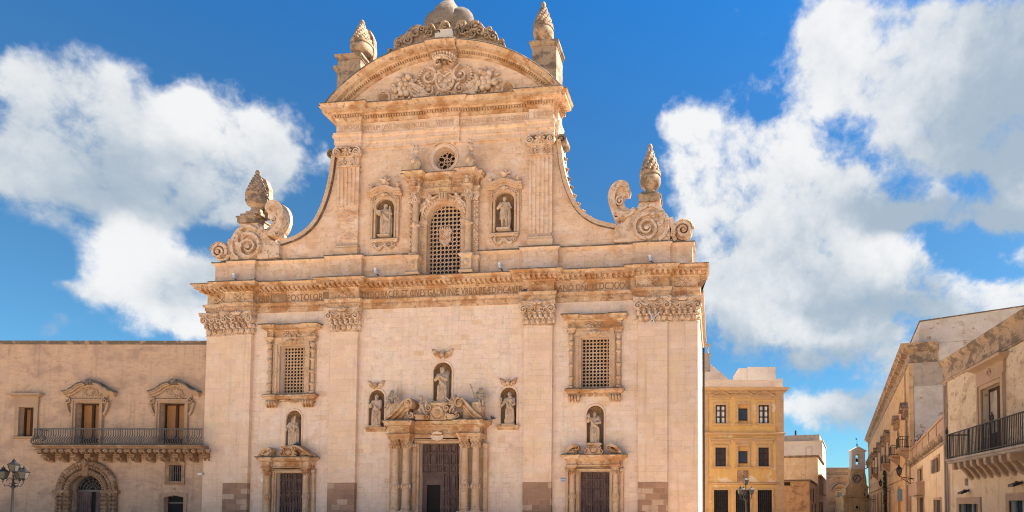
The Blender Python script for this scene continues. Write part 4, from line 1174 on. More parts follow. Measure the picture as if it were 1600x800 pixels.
    mb.lathe((0, 0, 0), [(.0, .14), (.16, .14), (.2, .06), (.32, .06), (.38, .14), (.44, .0)], 20, lambda a, z: 1 + .05 * cos(10 * a)); mb.xform(lambda v: (v[0] + MN, -.55 - v[2], 7.15 + v[1]) if True else v, 16)
    for i in range(8):
        a = 2 * pi * i / 8; mb.ball((MN + .09 * cos(a), -.72, 7.15 + .09 * sin(a)), .06, 6, 4)
    for sg in (-1, 1):
        mb.scroll(MN + sg * .58, 7.42, .22, 1.5, pi / 2, sg, -.7, -.3, .42); mb.scroll(MN + sg * .62, 6.9, .2, 1.5, pi / 2, -sg, -.7, -.3, .42)
        mb.box(MN + sg * .98 - .26, MN + sg * .98 + .26, -.9, -.35, 6.72, 6.92); mb.box(MN + sg * .98 - .32, MN + sg * .98 + .32, -.95, -.3, 6.92, 7.0)
    mb.build('statue_pedestal', M['ochre'], o)
portal_main()

# ------------------------------------------------------------------ side portals
def portal_side(s):
    cx = SX[s]; mb = MB()
    for (d, a, b) in [(.08, .90, .98), (.16, .98, 1.09)]:
        for sg in (-1, 1): mb.box(*sorted((cx + sg * a, cx + sg * b)), -d, .03, .56, 3.62 + (b - .9) * .8)
        mb.box(cx - a, cx + a, -d + .001, .03, 3.62 + (a - .9) * .8, 3.62 + (b - .9) * .8 - .002)
    for sg in (-1, 1): mb.box(*sorted((cx + sg * 1.05, cx + sg * 1.74)), -.06, .02, .56, 3.9); mb.box(*sorted((cx + sg * 1.56, cx + sg * 1.72)), -.16, .02, .56, 3.6)
    for sg in (-1, 1):
        for k in range(3): mb.ball((cx + sg * 1.64 - .07 + .07 * k, -.17, 3.72), (.07, .07, .12), 7, 5)
    o = mb.build('side_portal', M['trim'], CH)
    mb = MB()
    pth = [(cx - 1.55, .02), (cx - 1.55, -.50), (cx - 1.02, -.50), (cx - 1.02, -.2), (cx + 1.02, -.2), (cx + 1.02, -.50), (cx + 1.55, -.50), (cx + 1.55, .02)]
    mb.mould(pth, [(-.2, 3.82), (.0, 3.82), (.0, 3.9), (.05, 3.93), (.05, 4.0), (-.02, 4.03), (-.02, 4.27), (.05, 4.30), (.16, 4.36), (.17, 4.44), (.26, 4.54)])
    mb.mould([(cx - 1.68, .02), (cx - 1.68, -.22), (cx + 1.68, -.22), (cx + 1.68, .02)], [(-.1, 3.85), (-.02, 3.85), (-.02, 4.27), (.1, 4.36), (.24, 4.42), (.28, 4.56), (-.2, 4.58)])
    mb.relief(cx - .9, cx + .9, 4.08, 4.22, -.2, int(cx * 4), .11, 1.0)
    mb.cur = 1; mb.mould(pth, [(.26, 4.54), (.29, 4.58), (.26, 4.61), (-.2, 4.64), (-.2, 4.5)])
    mb.mould([(cx - 1.68, .02), (cx - 1.68, -.22), (cx + 1.68, -.22), (cx + 1.68, .02)], [(.28, 4.56), (.30, 4.585), (-.2, 4.60)])
    mb.build('portal_entablature', [M['ochre'], M['lichen']], o)
    for sg in (-1, 1): column(cx + sg * 1.28, -.30, .155, .95, 1.95, 3.42, 3.84, o)
    door('door', cx - .90, cx + .90, .56, 3.62, [0, .22, .40, .62, .82, 1], [0, .13, .38, .47, .68, .87, 1] if s > 0 else [0, .12, .36, .55, .64, .86, 1], .36, o)
    for sg in (-1, 1):
        pts = catmull([(cx + sg * 1.72, 4.62), (cx + sg * 1.5, 4.98), (cx + sg * 1.15, 5.18), (cx + sg * .92, 5.12)], 5) if s > 0 or sg < 0 else catmull([(cx + sg * 1.85, 4.68), (cx + sg * 1.5, 4.9), (cx + sg * 1.0, 5.22), (cx + sg * .66, 5.3)], 5)
        n = len(pts); k = 1 if sg < 0 else -1; mb = MB()
        mb.ribbon(pts, [.0] * n, [-.10 * k] * n, -.66, -.05); mb.ribbon(pts, [-.10 * k] * n, [-.17 * k] * n, -.60, -.05)
        e = pts[-1]; mb.scroll(e[0] + sg * .03, e[1] - .17, .15, 1.4, pi / 2, k * -1, -.68, -.2, .45)
        mb.prism([(cx + sg * 1.6, 4.62), (cx + sg * .98, 4.62), (cx + sg * 1.0, 4.95), (cx + sg * 1.4, 4.9)][::(1 if sg > 0 else -1)], -.45, .0)
        for i in range(5):
            t = i / 4; mb.tube([(cx + sg * (1.2), -.5, 4.64), (cx + sg * (1.45 - .5 * t), -.55, 4.75 + .22 * t)], [.04, .06], 6)
        mb.build('pediment_scroll', M['ochre'], o)
    mb = MB(); nx = NX[s]
    mb.box(nx - .38, nx + .38, -.42, .3, 4.62, 5.14); mb.box(nx - .46, nx + .46, -.48, .3, 5.14, 5.26)
    mb.lathe((0, 0, 0), [(.0, .08), (.14, .08), (.2, .02), (.24, .1), (.26, 0)], 16); mb.xform(lambda v: (v[0] + nx, -.42 - v[2], 4.87 + v[1] * .85), 16)
    for sg in (-1, 1): mb.scroll(nx + sg * .36, 5.0, .13, 1.3, pi / 2, sg, -.5, -.2, .45); mb.scroll(nx + sg * .42, 4.74, .14, 1.3, pi / 2, -sg, -.46, -.2, .45)
    mb.build('statue_pedestal', M['ochre'], o)
for s in (-1, 1): portal_side(s)

# ------------------------------------------------------------------ upper window
def upper_window():
    cx = UX; mb = MB()
    zsp = 19.12
    mb.arc(cx, zsp, [(.0, 1.10), (.10, 1.12), (.10, 1.2), (.14, 1.22), (.14, 1.48), (.20, 1.5), (.20, 1.58), (.0, 1.6)], -pi / 2, pi / 2, 30)
    for i in range(21):
        a = -pi / 2 + pi * (i + .5) / 21
        mb.ball((cx + 1.35 * sin(a), -.16, zsp + 1.35 * cos(a)), (.075, .06, .11), 6, 5, Matrix.Rotation(a, 3, 'Y'))
    for sg in (-1, 1):
        mb.box(*sorted((cx + sg * 1.10, cx + sg * 1.58)), -.12, .02, 15.6, zsp - .2)
        mb.mould([(min(cx + sg * 1.08, cx + sg * 1.60), .1), (min(cx + sg * 1.08, cx + sg * 1.60), -.12), (max(cx + sg * 1.08, cx + sg * 1.60), -.12), (max(cx + sg * 1.08, cx + sg * 1.60), .1)], [(-.1, zsp - .22), (.02, zsp - .22), (.06, zsp - .1), (.06, zsp - .02), (-.1, zsp)])
        for zc in (15.95, 16.9, 17.6, 18.4): mb.relief(cx + sg * 1.34 - .12, cx + sg * 1.34 + .12, zc - .16, zc + .16, -.14, int(zc * 7 + sg), .13, 1.2)
    mb.box(cx - .26, cx + .26, -.36, .0, zsp + 1.15, zsp + 1.56)
    for k in range(3): mb.tube([(cx - .16 + .16 * k, -.37, zsp + 1.18), (cx - .17 + .17 * k, -.42, zsp + 1.54)], .06, 6)
    o = mb.build('great_window', M['trim'], CH)
    # grille and glass
    mb = MB(); clip = lambda x, z: (abs(x - cx) < 1.25 and (z < zsp or (x - cx) ** 2 + (z - zsp) ** 2 < 1.22 ** 2))
    grille(mb, cx - 1.14, cx + 1.14, 15.62, 20.26, 9, 18, .30, .435, .06, clip)
    mb.build('stone_grille', [M['trim'], M['dark']], o)
    mb = MB(); mb.box(cx - 1.15, cx + 1.15, .45, .5, 15.6, 20.3); mb.build('pane', M['bluedark'], o)
    mb = MB(); xs, zs_ = FC.p(695, 370, -.2)
    sh = [(-.42, .40), (-.2, .46), (0, .40), (.2, .46), (.42, .40), (.36, .1), (.40, -.2), (.22, -.42), (0, -.60), (-.22, -.42), (-.40, -.2), (-.36, .1)]
    mb.prism([(xs + x * .95, zs_ + z) for x, z in sh], .20, .32)
    for sg in (-1, 1): mb.tube([(xs - sg * .24, .18, zs_ - .2), (xs + sg * .24, .18, zs_ + .2)], .04, 5)
    mb.relief(xs - .35, xs + .35, zs_ - .3, zs_ + .35, .2, 77, .13, 1.0)
    for i in range(5): mb.ball((xs - .3 + .15 * i, .2, zs_ + .52), (.06, .06, .12), 6, 4)
    mb.box(xs - .34, xs + .34, .2, .3, zs_ + .42, zs_ + .5)
    mb.build('heraldic_shield', M['carved'], o)
    # angels of the spandrels
    for sg in (-1, 1):
        mb = MB()
        hx, hz = cx + sg * .86, zsp + 1.46
        mb.ball((hx, -.26, hz), .14); mb.ball((hx + sg * .10, -.22, hz - .22), (.20, .13, .22)); mb.tube([(hx + sg * .2, -.2, hz - .35), (hx + sg * .5, -.22, hz - .55), (hx + sg * .62, -.2, hz - .95)], [.12, .10, .06], 7)
        mb.tube([(hx + sg * .15, -.2, hz - .4), (hx + sg * .42, -.24, hz - .75), (hx + sg * .52, -.2, hz - 1.15)], [.12, .09, .05], 7)
        mb.tube([(hx, -.22, hz - .1), (hx - sg * .3, -.28, hz - .12), (hx - sg * .5, -.25, hz + .05)], [.07, .06, .04], 6)
        for k in range(4): mb.ball((hx + sg * (.3 + .12 * k), -.14, hz + .0 - .02 * k + .1), (.26, .05, .08), 7, 5, Matrix.Rotation(-sg * (.9 - .2 * k), 3, 'Y'))
        mb.build('spandrel_angel', M['carved'], o)
    for sg in (-1, 1):
        xc = cx + sg * 1.68; xo = cx + sg * 2.06
        mb = MB()
        mb.tube([(xc, -.40, 16.98), (xc, -.40, 20.15)], [.19, .165], 14)
        mb.ball((xc, -.46, 18.68), (.22, .2, .2)); mb.ball((xc, -.62, 18.72), (.12, .1, .14)); mb.ball((xc - .2, -.45, 18.68), (.14, .1, .08)); mb.ball((xc + .2, -.45, 18.68), (.14, .1, .08))
        mb.lathe((xc, -.40, 16.75), [(.27, 0), (.27, .06), (.22, .1), (.25, .15), (.2, .22)], 14)
        for q in range(5):
            for k in range(14): mb.ball((xc + .17 * cos(2.4 * k + q), -.40 + .17 * sin(2.4 * k + q), 17.05 + 1.5 * k / 14), .04, 5, 4)
        mb.box(xc - .22, xc + .22, -.2, .02, 16.75, 20.70)
        c = mb.build('column', M['trim'], o)
        mb = MB(); small_cap(mb, xc, -.40, .165, 20.12, 20.72); mb.build('capital', M['carved'], c)
        mb = MB(); mb.box(xo - .15, xo + .15, -.22, .02, 16.75, 20.15)
        for k in range(24):
            mb.ball((xo + (.06 if k % 2 else -.06), -.24, 16.9 + .145 * k), (.09, .08, .07), 6, 5, Matrix.Rotation(.7 * (1 if k % 2 else -1), 3, 'Y'))
        for k in range(6): mb.ball((xo - .12 + .05 * k, -.24, 20.30 + .1 * (k % 3)), (.10, .10, .12), 7, 5)
        mb.box(xo - .2, xo + .2, -.3, .02, 20.52, 20.70)
        mb.build('carved_strip', M['carved'], o)
        mb = MB(); mb.box(xc - .30, xc + .30, -.68, .02, 15.58, 16.5)
        mb.mould([(xc - .30, .02), (xc - .30, -.68), (xc + .30, -.68), (xc + .30, .02)], [(-.1, 15.58), (.12, 15.58), (.12, 15.7), (.05, 15.78), (.0, 15.8)], False)
        mb.mould([(xc - .30, .02), (xc - .30, -.68), (xc + .30, -.68), (xc + .30, .02)], [(.0, 16.48), (.05, 16.54), (.14, 16.6), (.16, 16.7), (-.2, 16.76)])
        mb.mould([(xo - .22, .02), (xo - .22, -.34), (xo + .22, -.34), (xo + .22, .02)], [(-.2, 15.6), (.0, 15.6), (.0, 16.48), (.05, 16.54), (.12, 16.6), (.14, 16.7), (-.2, 16.75)])
        mb.ball((xc, -.70, 16.22), (.14, .12, .17)); mb.ball((xc, -.80, 16.18), (.045, .05, .05), 6, 4)
        mb.relief(xc - .24, xc + .24, 15.88, 16.42, -.68, int(xc * 20), .12, 1.2)
        mb.build('pedestal', M['trim'], o)
    # entablature
    mb = MB()
    pth = [(cx - 2.25, .02), (cx - 2.25, -.26), (cx - 1.98, -.26), (cx - 1.98, -.60), (cx - 1.36, -.60), (cx - 1.36, -.22), (cx - .5, -.22), (cx - .5, -.27), (cx + .5, -.27), (cx + .5, -.22), (cx + 1.36, -.22), (cx + 1.36, -.60), (cx + 1.98, -.60), (cx + 1.98, -.26), (cx + 2.25, -.26), (cx + 2.25, .02)]
    mb.mould(pth, [(-.2, 20.68), (.0, 20.68), (.0, 20.80), (.04, 20.82), (.04, 20.94), (.09, 21.00), (.09, 21.04), (.0, 21.07), (.0, 21.42), (.04, 21.45), (.06, 21.50), (.09, 21.58), (.14, 21.62), (.26, 21.66), (.26, 21.72), (.36, 21.84)])
    mb.dentils(pth, .05, .12, 21.50, 21.58, .05, .10)
    mb.relief(cx - 1.3, cx - .3, 21.12, 21.38, -.23, 3, .12, 1.5); mb.relief(cx + .3, cx + 1.3, 21.12, 21.38, -.23, 4, .12, 1.5)
    mb.relief(cx - .22, cx + .22, 21.04, 21.44, -.28, 5, .12, 2.0)
    for sg in (-1, 1):
        mb.ball((cx + sg * 1.67, -.66, 21.26), (.16, .1, .2)); mb.ball((cx + sg * 1.67, -.68, 21.46), .1); mb.relief(cx + sg * 1.67 - .25, cx + sg * 1.67 + .25, 21.10, 21.40, -.6, 8 + sg, .11, 1.5)
        mb.relief(cx + sg * 2.12 - .1, cx + sg * 2.12 + .1, 21.10, 21.40, -.27, 18 + sg, .11, 1.6)
    mb.cur = 1; mb.mould(pth, [(.36, 21.84), (.38, 21.87), (.36, 21.90), (-.1, 21.94), (-.1, 21.80)])
    mb.build('window_entablature', [M['ochre'], M['lichen']], o)
    for (px, pyt, pyb) in [(650, 226, 264), (735, 222, 259)]:
        x, z0 = FC.p(px, pyb, .55); z1 = FC.Z(px, pyt, .55); h = z1 - z0; mb = MB()
        z0 = 21.90; h = z1 - z0
        mb.lathe((x, -.55, z0), [(.20, 0), (.20, .05 * h), (.15, .08 * h), (.15, .13 * h), (.30, .26 * h), (.34, .36 * h), (.30, .45 * h), (.17, .56 * h), (.12, .62 * h), (.12, .70 * h), (.17, .72 * h), (.17, .76 * h), (.15, .80 * h), (.17, .86 * h), (.12, .95 * h), (0, h)], 16)
        for i in range(14): mb.ball((x + .15 * cos(2.4 * i), -.55 + .15 * sin(2.4 * i), z0 + h * (.74 + .018 * i)), .06, 6, 4)
        mb.build('urn_finial', M['carved'], o)
upper_window()

# oculus
mb = MB(); zc = 23.06
mb.arc(0, zc, [(.0, .70), (.06, .72), (.10, .78), (.06, .82), (.06, .90), (.0, .92)], 0, 2 * pi, 40)
mb.arc(0, zc, [(.10, .96), (.12, 1.06), (.0, 1.10)], -radians(40), radians(40), 14)
mb.lathe((0, 0, 0), [(.72, 0), (.66, .50)], 40); mb.xform(lambda v: (v[0], v[2], zc + v[1]), len(mb.v) - 80)
o = mb.build('oculus', M['pil'], CH)
mb = MB(); yy = .40; q_ = .88
mb.torus(0, zc, .24, .035, yy, 20, 6); mb.torus(0, zc, .70, .05, yy, 32, 6)
for i in range(8):
    a = 2 * pi * i / 8 + pi / 8
    mb.torus(.48 * cos(a), zc + .48 * sin(a), .155, .028, yy, 14, 5) if i % 2 == 0 else None
    a2 = 2 * pi * i / 8
    mb.tube([(.24 * cos(a2), yy, zc + .24 * sin(a2)), (.5 * cos(a2), yy, zc + .5 * sin(a2))], .03, 5)
    for sg in (-1, 1):
        mb.tube([(.45 * cos(a2), yy, zc + .45 * sin(a2)), (.58 * cos(a2 + sg * .12), yy, zc + .58 * sin(a2 + sg * .12)), (.70 * cos(a2 + sg * .32), yy, zc + .70 * sin(a2 + sg * .32))], .03, 5)
mb.tube([(-.22, yy, zc), (.22, yy, zc)], .03, 5); mb.tube([(0, yy, zc - .22), (0, yy, zc + .22)], .03, 5); mb.torus(0, zc, .09, .025, yy, 10, 5)
mb.xform(lambda v: (v[0] * .88, v[1], zc + (v[2] - zc) * .88))
mb.build('tracery', M['trim'], o)
mb = MB(); mb.prism([(.76 * cos(2 * pi * i / 24), zc + .76 * sin(2 * pi * i / 24)) for i in range(24)], .55, .58); mb.build('pane', M['dark'], o)

# ------------------------------------------------------------------ framed niches of the upper front
for s in (-1, 1):
    cx = UN[s]
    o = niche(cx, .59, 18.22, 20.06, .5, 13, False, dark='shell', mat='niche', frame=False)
    mb = MB()
    mb.arc(cx, 20.06, [(.0, .59), (.10, .60), (.10, .70), (.14, .72), (.14, .8), (.0, .82)], -pi / 2, pi / 2, 20)
    mb.panel([(cx - .92, 17.98), (cx + .92, 17.98), (cx + .92, 21.0), (cx - .92, 21.0)], [arch_poly(cx, .80, 18.2, 20.06, 16)], -.07, .07)
    for sg in (-1, 1):
        mb.box(*sorted((cx + sg * .60, cx + sg * .72)), -.10, .01, 18.2, 20.06)
        mb.box(*sorted((cx + sg * .78, cx + sg * .93)), -.14, .01, 18.1, 20.72)
        mb.box(*sorted((cx + sg * .93, cx + sg * 1.02)), -.05, .01, 19.5, 20.9)
        mb.torus(cx + sg * .76, 20.62, .12, .035, -.16, 12, 5); mb.ball((cx + sg * .76, -.18, 20.62), .06, 6, 4)
    mb.mould([(cx - .82, .02), (cx - .82, -.14), (cx + .82, -.14), (cx + .82, .02)], [(-.1, 17.9), (.05, 17.92), (.10, 18.0), (.10, 18.08), (.04, 18.14), (-.2, 18.2)])
    hood = catmull([(cx - 1.12, 20.86), (cx - .72, 20.86), (cx - .45, 20.98), (cx, 21.10), (cx + .45, 20.98), (cx + .72, 20.86), (cx + 1.12, 20.86)], 4)
    for (a, b, d) in [(-.06, .06, .18), (.06, .13, .30), (.13, .24, .40), (.24, .27, .43)]: mb.ribbon(hood, a, b, -d, .02)
    mb.ball((cx, -.28, 20.84), (.13, .12, .15)); mb.ball((cx - .14, -.24, 20.86), (.12, .05, .07)); mb.ball((cx + .14, -.24, 20.86), (.12, .05, .07))
    mb.build('niche_frame', M['trim'], o)
    mb = MB()
    mb.relief(cx - .72, cx + .72, 17.45, 17.85, -.10, 51 + s, .15, 1.5)
    for sg in (-1, 1):
        mb.scroll(cx + sg * .66, 17.72, .16, 1.5, pi / 2, sg, -.2, .0, .4)
        mb.tube([(cx + sg * (.05 + .6 * t), -.14, 17.78 - .28 * sin(pi * t)) for t in [i / 8 for i in range(9)]], [.05 + .05 * sin(pi * i / 8) for i in range(9)], 6)
    mb.box(cx - .85, cx - .5, -.2, .0, 17.86, 17.94); mb.box(cx + .5, cx + .85, -.2, .0, 17.86, 17.94)
    mb.build('niche_bracket', M['carved'], o)
    mb = MB(); zt = 21.36
    mb.lathe((cx, -.2, zt), [(.1, 0), (.16, .06), (.08, .12), (.2, .3), (.24, .38), (.2, .42), (.1, .46), (0, .5)], 14)
    for i in range(6): a = 2 * pi * i / 6; mb.ball((cx + .26 * cos(a), -.2 + .16 * sin(a), zt + .42 + .05 * (i % 2)), (.10, .10, .06), 7, 5)
    mb.ball((cx, -.2, zt + .55), (.09, .09, .16), 7, 5)
    for sg in (-1, 1): mb.curl(cx + sg * .24, zt + .12, -.24, .12, sg, 0, .04); mb.ball((cx + sg * .34, -.2, zt + .45), (.12, .07, .05), 7, 5, Matrix.Rotation(-sg * .6, 3, 'Y'))
    mb.build('niche_finial', M['carved'], o)
    for sg in (-1, 1):
        xx = cx + sg * .86; z_ = 21.13
        mb = MB(); mb.box(xx - .13, xx + .13, -.34, -.05, z_, z_ + .1)
        mb.lathe((xx, -.2, z_ + .1), [(.1, 0), (.06, .04), (.15, .16), (.12, .24), (.05, .28), (0, .4)], 10)
        for i in range(5): a = 2 * pi * i / 5; mb.ball((xx + .12 * cos(a), -.2 + .1 * sin(a), z_ + .36), (.07, .07, .06), 6, 4)
        mb.build('niche_finial', M['carved'], o)
# ------------------------------------------------------------------ carved figures
def remesh(mb, name, mat, voxel):
    me = mb.build(name, mat, mesh_only=True)
    o = bpy.data.objects.new('tmp', me); C.objects.link(o)
    md = o.modifiers.new('r', 'REMESH'); md.mode = 'VOXEL'; md.voxel_size = voxel; md.use_smooth_shade = True
    sm = o.modifiers.new('s', 'SMOOTH'); sm.factor = .35; sm.iterations = 1
    dg = bpy.context.evaluated_depsgraph_get(); dg.update()
    m2 = bpy.data.meshes.new_from_object(o.evaluated_get(dg))
    bpy.data.objects.remove(o); m2.name = name
    m2.materials.clear(); m2.materials.append(mat)
    for p in m2.polygons: p.use_smooth = True
    return m2
def limb(mb, pts, rs, seg=8):
    P = []; R_ = []
    for i in range(len(pts) - 1):
        for t in (0, .33, .66):
            P.append(tuple(Vector(pts[i]).lerp(Vector(pts[i + 1]), t))); R_.append(rs[i] + (rs[i + 1] - rs[i]) * t)
    P.append(tuple(pts[-1])); R_.append(rs[-1])
    mb.tube(P, R_, seg)
    for p, r in zip(pts, rs): mb.ball(p, r, 8, 6)
def hand(mb, p, d, h):
    p = Vector(p); d = Vector(d).normalized(); side = d.cross(Vector((0, -1, .2))).normalized(); up = side.cross(d)
    mb.ball(tuple(p + d * .022 * h), (.026 * h, .018 * h, .028 * h), 8, 6)
    for k in range(4):
        q = p + d * .04 * h + side * (k - 1.5) * .011 * h
        L = (.036, .042, .040, .030)[k] * h
        mb.tube([tuple(q), tuple(q + d * L * .6 + up * .004 * h), tuple(q + d * L + up * .014 * h)], [.0065 * h, .006 * h, .005 * h], 5)
    q = p + d * .015 * h - side * .024 * h
    mb.tube([tuple(q), tuple(q + d * .022 * h - side * .012 * h), tuple(q + d * .036 * h - side * .006 * h)], [.008 * h, .007 * h, .005 * h], 5)
def face(mb, c, h, yaw=0.0, k=1.0):
    rot = Matrix.Rotation(yaw, 3, 'Z')
    def at(x, y, z): q = rot @ Vector((x * h * k, y * h * k, z * h * k)); return (c[0] + q.x, c[1] + q.y, c[2] + q.z)
    mb.tube([at(0, -.056, .012), at(0, -.070, -.012), at(0, -.058, -.018)], [.006 * h * k, .010 * h * k, .008 * h * k], 6)
    for sg in (-1, 1):
        mb.ball(at(sg * .022, -.052, .006), .008 * h * k, 6, 5)
        mb.tube([at(sg * .008, -.060, .016), at(sg * .034, -.050, .016)], .005 * h * k, 5)
        mb.ball(at(sg * .056, -.004, -.002), (.008 * h * k, .012 * h * k, .018 * h * k), 6, 5)
    mb.tube([at(-.016, -.053, -.032), at(0, -.058, -.030), at(.016, -.053, -.032)], .005 * h * k, 5)
def robe_figure(name, loc, h, arms, label, yaw=0.0, mat='statue', beard=False, hair='short', sway=.02, tunic=False, cape=False, props=None, seed=0, headyaw=0.0, folds=9, group=None, cat='statue', drape=2.0):
    root = thing(name, label, cat, loc, yaw, group)
    mb = MB(); nth = 36
    ztop = .845
    zs = [i / 44 * ztop for i in range(45)]
    def rad(z):
        P = [(0, .150, .115), (.03, .150, .118), (.25, .135, .108), (.48, .128, .100), (.60, .108, .085), (.72, .128, .088), (.79, .138, .082), (.825, .085, .06), (.845, .04, .042)]
        for a, b in zip(P, P[1:]):
            if z <= b[0]:
                t = (z - a[0]) / (b[0] - a[0]); return a[1] + (b[1] - a[1]) * t, a[2] + (b[2] - a[2]) * t
        return P[-1][1:]
    z_low = .30 if tunic else 0.0
    vs = []; zz = [z for z in zs if z >= z_low]
    for z in zz:
        rx, ry = rad(z)
        amp = .125 * max(0, 1 - z / .76) + .025
        sx_ = sway * sin(z * 3.6)
        for k in range(nth):
            a = 2 * pi * k / nth
            f = 1 + amp * (sin(folds * a + drape * z * 6 + seed) * .75 + .45 * sin((folds * 2 - 3) * a - z * 4 + seed * 2))
            if tunic and z < .45: f *= 1.0 + .0
            vs.append(((rx * f * cos(a) + sx_) * h, ry * f * sin(a) * h, z * h))
    nr = len(zz)
    mb.add(vs, [(j * nth + k, j * nth + (k + 1) % nth, (j + 1) * nth + (k + 1) % nth, (j + 1) * nth + k) for j in range(nr - 1) for k in range(nth)] + [tuple(range(nth)), tuple(range((nr - 1) * nth, nr * nth))])
    s1 = sway * sin(.82 * 3.6) * h
    # mantle across the body
    if not tunic:
        limb(mb, [(s1 - .12 * h, -.03 * h, .79 * h), (-.05 * h, -.085 * h, .66 * h), (.06 * h, -.105 * h, .54 * h), (.135 * h, -.06 * h, .46 * h)], [.030 * h, .034 * h, .036 * h, .030 * h])
        limb(mb, [(.125 * h, -.05 * h, .50 * h), (.05 * h, -.12 * h, .34 * h), (-.06 * h, -.125 * h, .20 * h), (-.13 * h, -.06 * h, .12 * h)], [.028 * h, .022 * h, .020 * h, .014 * h])
        limb(mb, [(.13 * h, -.04 * h, .46 * h), (.14 * h, -.05 * h, .25 * h), (.135 * h, -.05 * h, .06 * h)], [.03 * h, .028 * h, .022 * h])
        limb(mb, [(-.045 * h, -.10 * h, .45 * h), (-.05 * h, -.125 * h, .28 * h), (-.055 * h, -.12 * h, .10 * h)], [.045 * h, .042 * h, .03 * h])   # the free leg under the cloth
    else:
        for sg, yo in ((-1, -.03), (1, .0)):
            limb(mb, [(sg * .055 * h, yo * h, .40 * h), (sg * .06 * h, (yo - .015) * h, .25 * h), (sg * .065 * h, (yo + .005) * h, .05 * h)], [.055 * h, .040 * h, .024 * h])
            limb(mb, [(sg * .065 * h, (yo + .005) * h, .04 * h), (sg * .085 * h, (yo - .075) * h, .018 * h)], [.028 * h, .018 * h])
        limb(mb, [(.10 * h, .05 * h, .78 * h), (.13 * h, .07 * h, .4 * h), (.10 * h, .08 * h, .10 * h)], [.05 * h, .06 * h, .05 * h])
        limb(mb, [(-.02 * h, .08 * h, .7 * h), (.0, .09 * h, .05 * h)], [.08 * h, .07 * h])
    if cape:
        for sg in (-1, 1): limb(mb, [(sg * .10 * h, .02 * h, .80 * h), (sg * .15 * h, .03 * h, .55 * h), (sg * .15 * h, .03 * h, .2 * h), (sg * .14 * h, .03 * h, .02 * h)], [.05 * h, .05 * h, .055 * h, .05 * h])
    # neck and head
    hc = (s1 * .9, -.012 * h, .925 * h)
    limb(mb, [(s1, .0, .82 * h), (s1 * .95, -.006 * h, .89 * h)], [.040 * h, .034 * h])
    mb.ball(hc, (.050 * h, .060 * h, .070 * h), 14, 10)
    rot = Matrix.Rotation(headyaw, 3, 'Z')
    def hp(x, y, z): q = rot @ Vector((x * h, y * h, z * h)); return (hc[0] + q.x, hc[1] + q.y, hc[2] + q.z)
    mb.ball(hp(0, -.020, -.045), (.030 * h, .034 * h, .03 * h), 8, 6)
    if beard: mb.ball(hp(0, -.040, -.062), (.036 * h, .030 * h, .05 * h), 10, 8)
    if hair == 'short': mb.ball(hp(0, .014, .020), (.056 * h, .060 * h, .060 * h), 12, 8)
    if hair == 'veil':
        mb.ball(hp(0, .014, .014), (.064 * h, .062 * h, .070 * h), 12, 8); limb(mb, [hp(0, .03, -.02), (s1, .05 * h, .74 * h)], [.062 * h, .10 * h])
    if hair == 'bald':
        for sg in (-1, 1): mb.ball(hp(sg * .04, .02, -.01), (.022 * h, .035 * h, .035 * h), 8, 6)
    hands = []
    for sh, el, wr in arms:
        p = [tuple(c * h for c in q) for q in (sh, el, wr)]
        p[0] = (p[0][0] + s1, p[0][1], p[0][2])
        limb(mb, p, [.052 * h, .046 * h, .030 * h])
        hands.append((Vector(p[2]), Vector(p[2]) - Vector(p[1])))
    me = remesh(mb, 'body', M[mat], .0105 * h)
    # face, hands and the like stay part of the same surface
    ex = MB(); 
    face(ex, hc, h, headyaw)
    for p, d in hands: hand(ex, p, d, h)
    xm = ex.build('x', M[mat], mesh_only=True)
    bm = bmesh.new(); bm.from_mesh(me); bm.from_mesh(xm); bm.to_mesh(me); bm.free()
    for p in me.polygons: p.use_smooth = True
    o = bpy.data.objects.new('body', me); C.objects.link(o); o.parent = root
    for (pn, fn) in (props or []):
        pm = MB(); fn(pm, h); pm.build(pn, M[mat], root)
    return root
def base_block(w_, d_, t): 
    return lambda mb, h: mb.box(-w_ * h, w_ * h, -d_ * h, d_ * h, -t * h, .012 * h)
# praying Madonna over the main door
x0, zf = FC.p(691, 628, -.05); zt = FC.Z(691, 578, -.05)
H = (zt - 7.78) / .985
def crescent(mb, h):
    pts = [(.26 * cos(a) * h, -.12 * h + .02 * sin(a), (.06 + .085 * (1 - sin(-a))) * h - .075 * h) for a in [pi + pi * i / 12 for i in range(13)]]
    pts = [(.24 * h * cos(pi + pi * i / 12), -.13 * h, .09 * h + .10 * h * sin(pi + pi * i / 12)) for i in range(13)]
    mb.tube(pts, [.008 * h + .020 * h * sin(pi * i / 12) for i in range(13)], 7)
    mb.ball((0, 0, -.0 * h), (.17 * h, .14 * h, .05 * h), 12, 7)
def crown(mb, h):
    mb.lathe((.0, -.005 * h, .965 * h), [(.046 * h, 0), (.05 * h, .02 * h), (.03 * h, .028 * h), (.03 * h, .02 * h)], 12)
    for i in range(7): a = 2 * pi * i / 7; mb.ball((.05 * h * cos(a), -.005 * h + .05 * h * sin(a), .995 * h), (.010 * h, .01 * h, .02 * h), 6, 4)
robe_figure('madonna_statue', (MN + .02, -.10, 7.84), H, [((-.115, 0, .79), (-.165, -.07, .64), (-.03, -.14, .72)), ((.115, 0, .79), (.165, -.07, .64), (.03, -.14, .72))],
            'crowned praying stone woman on a crescent in the tall niche above the main door', hair='veil', sway=.025, drape=3, props=[('crescent', crescent), ('crown', crown)], seed=1)
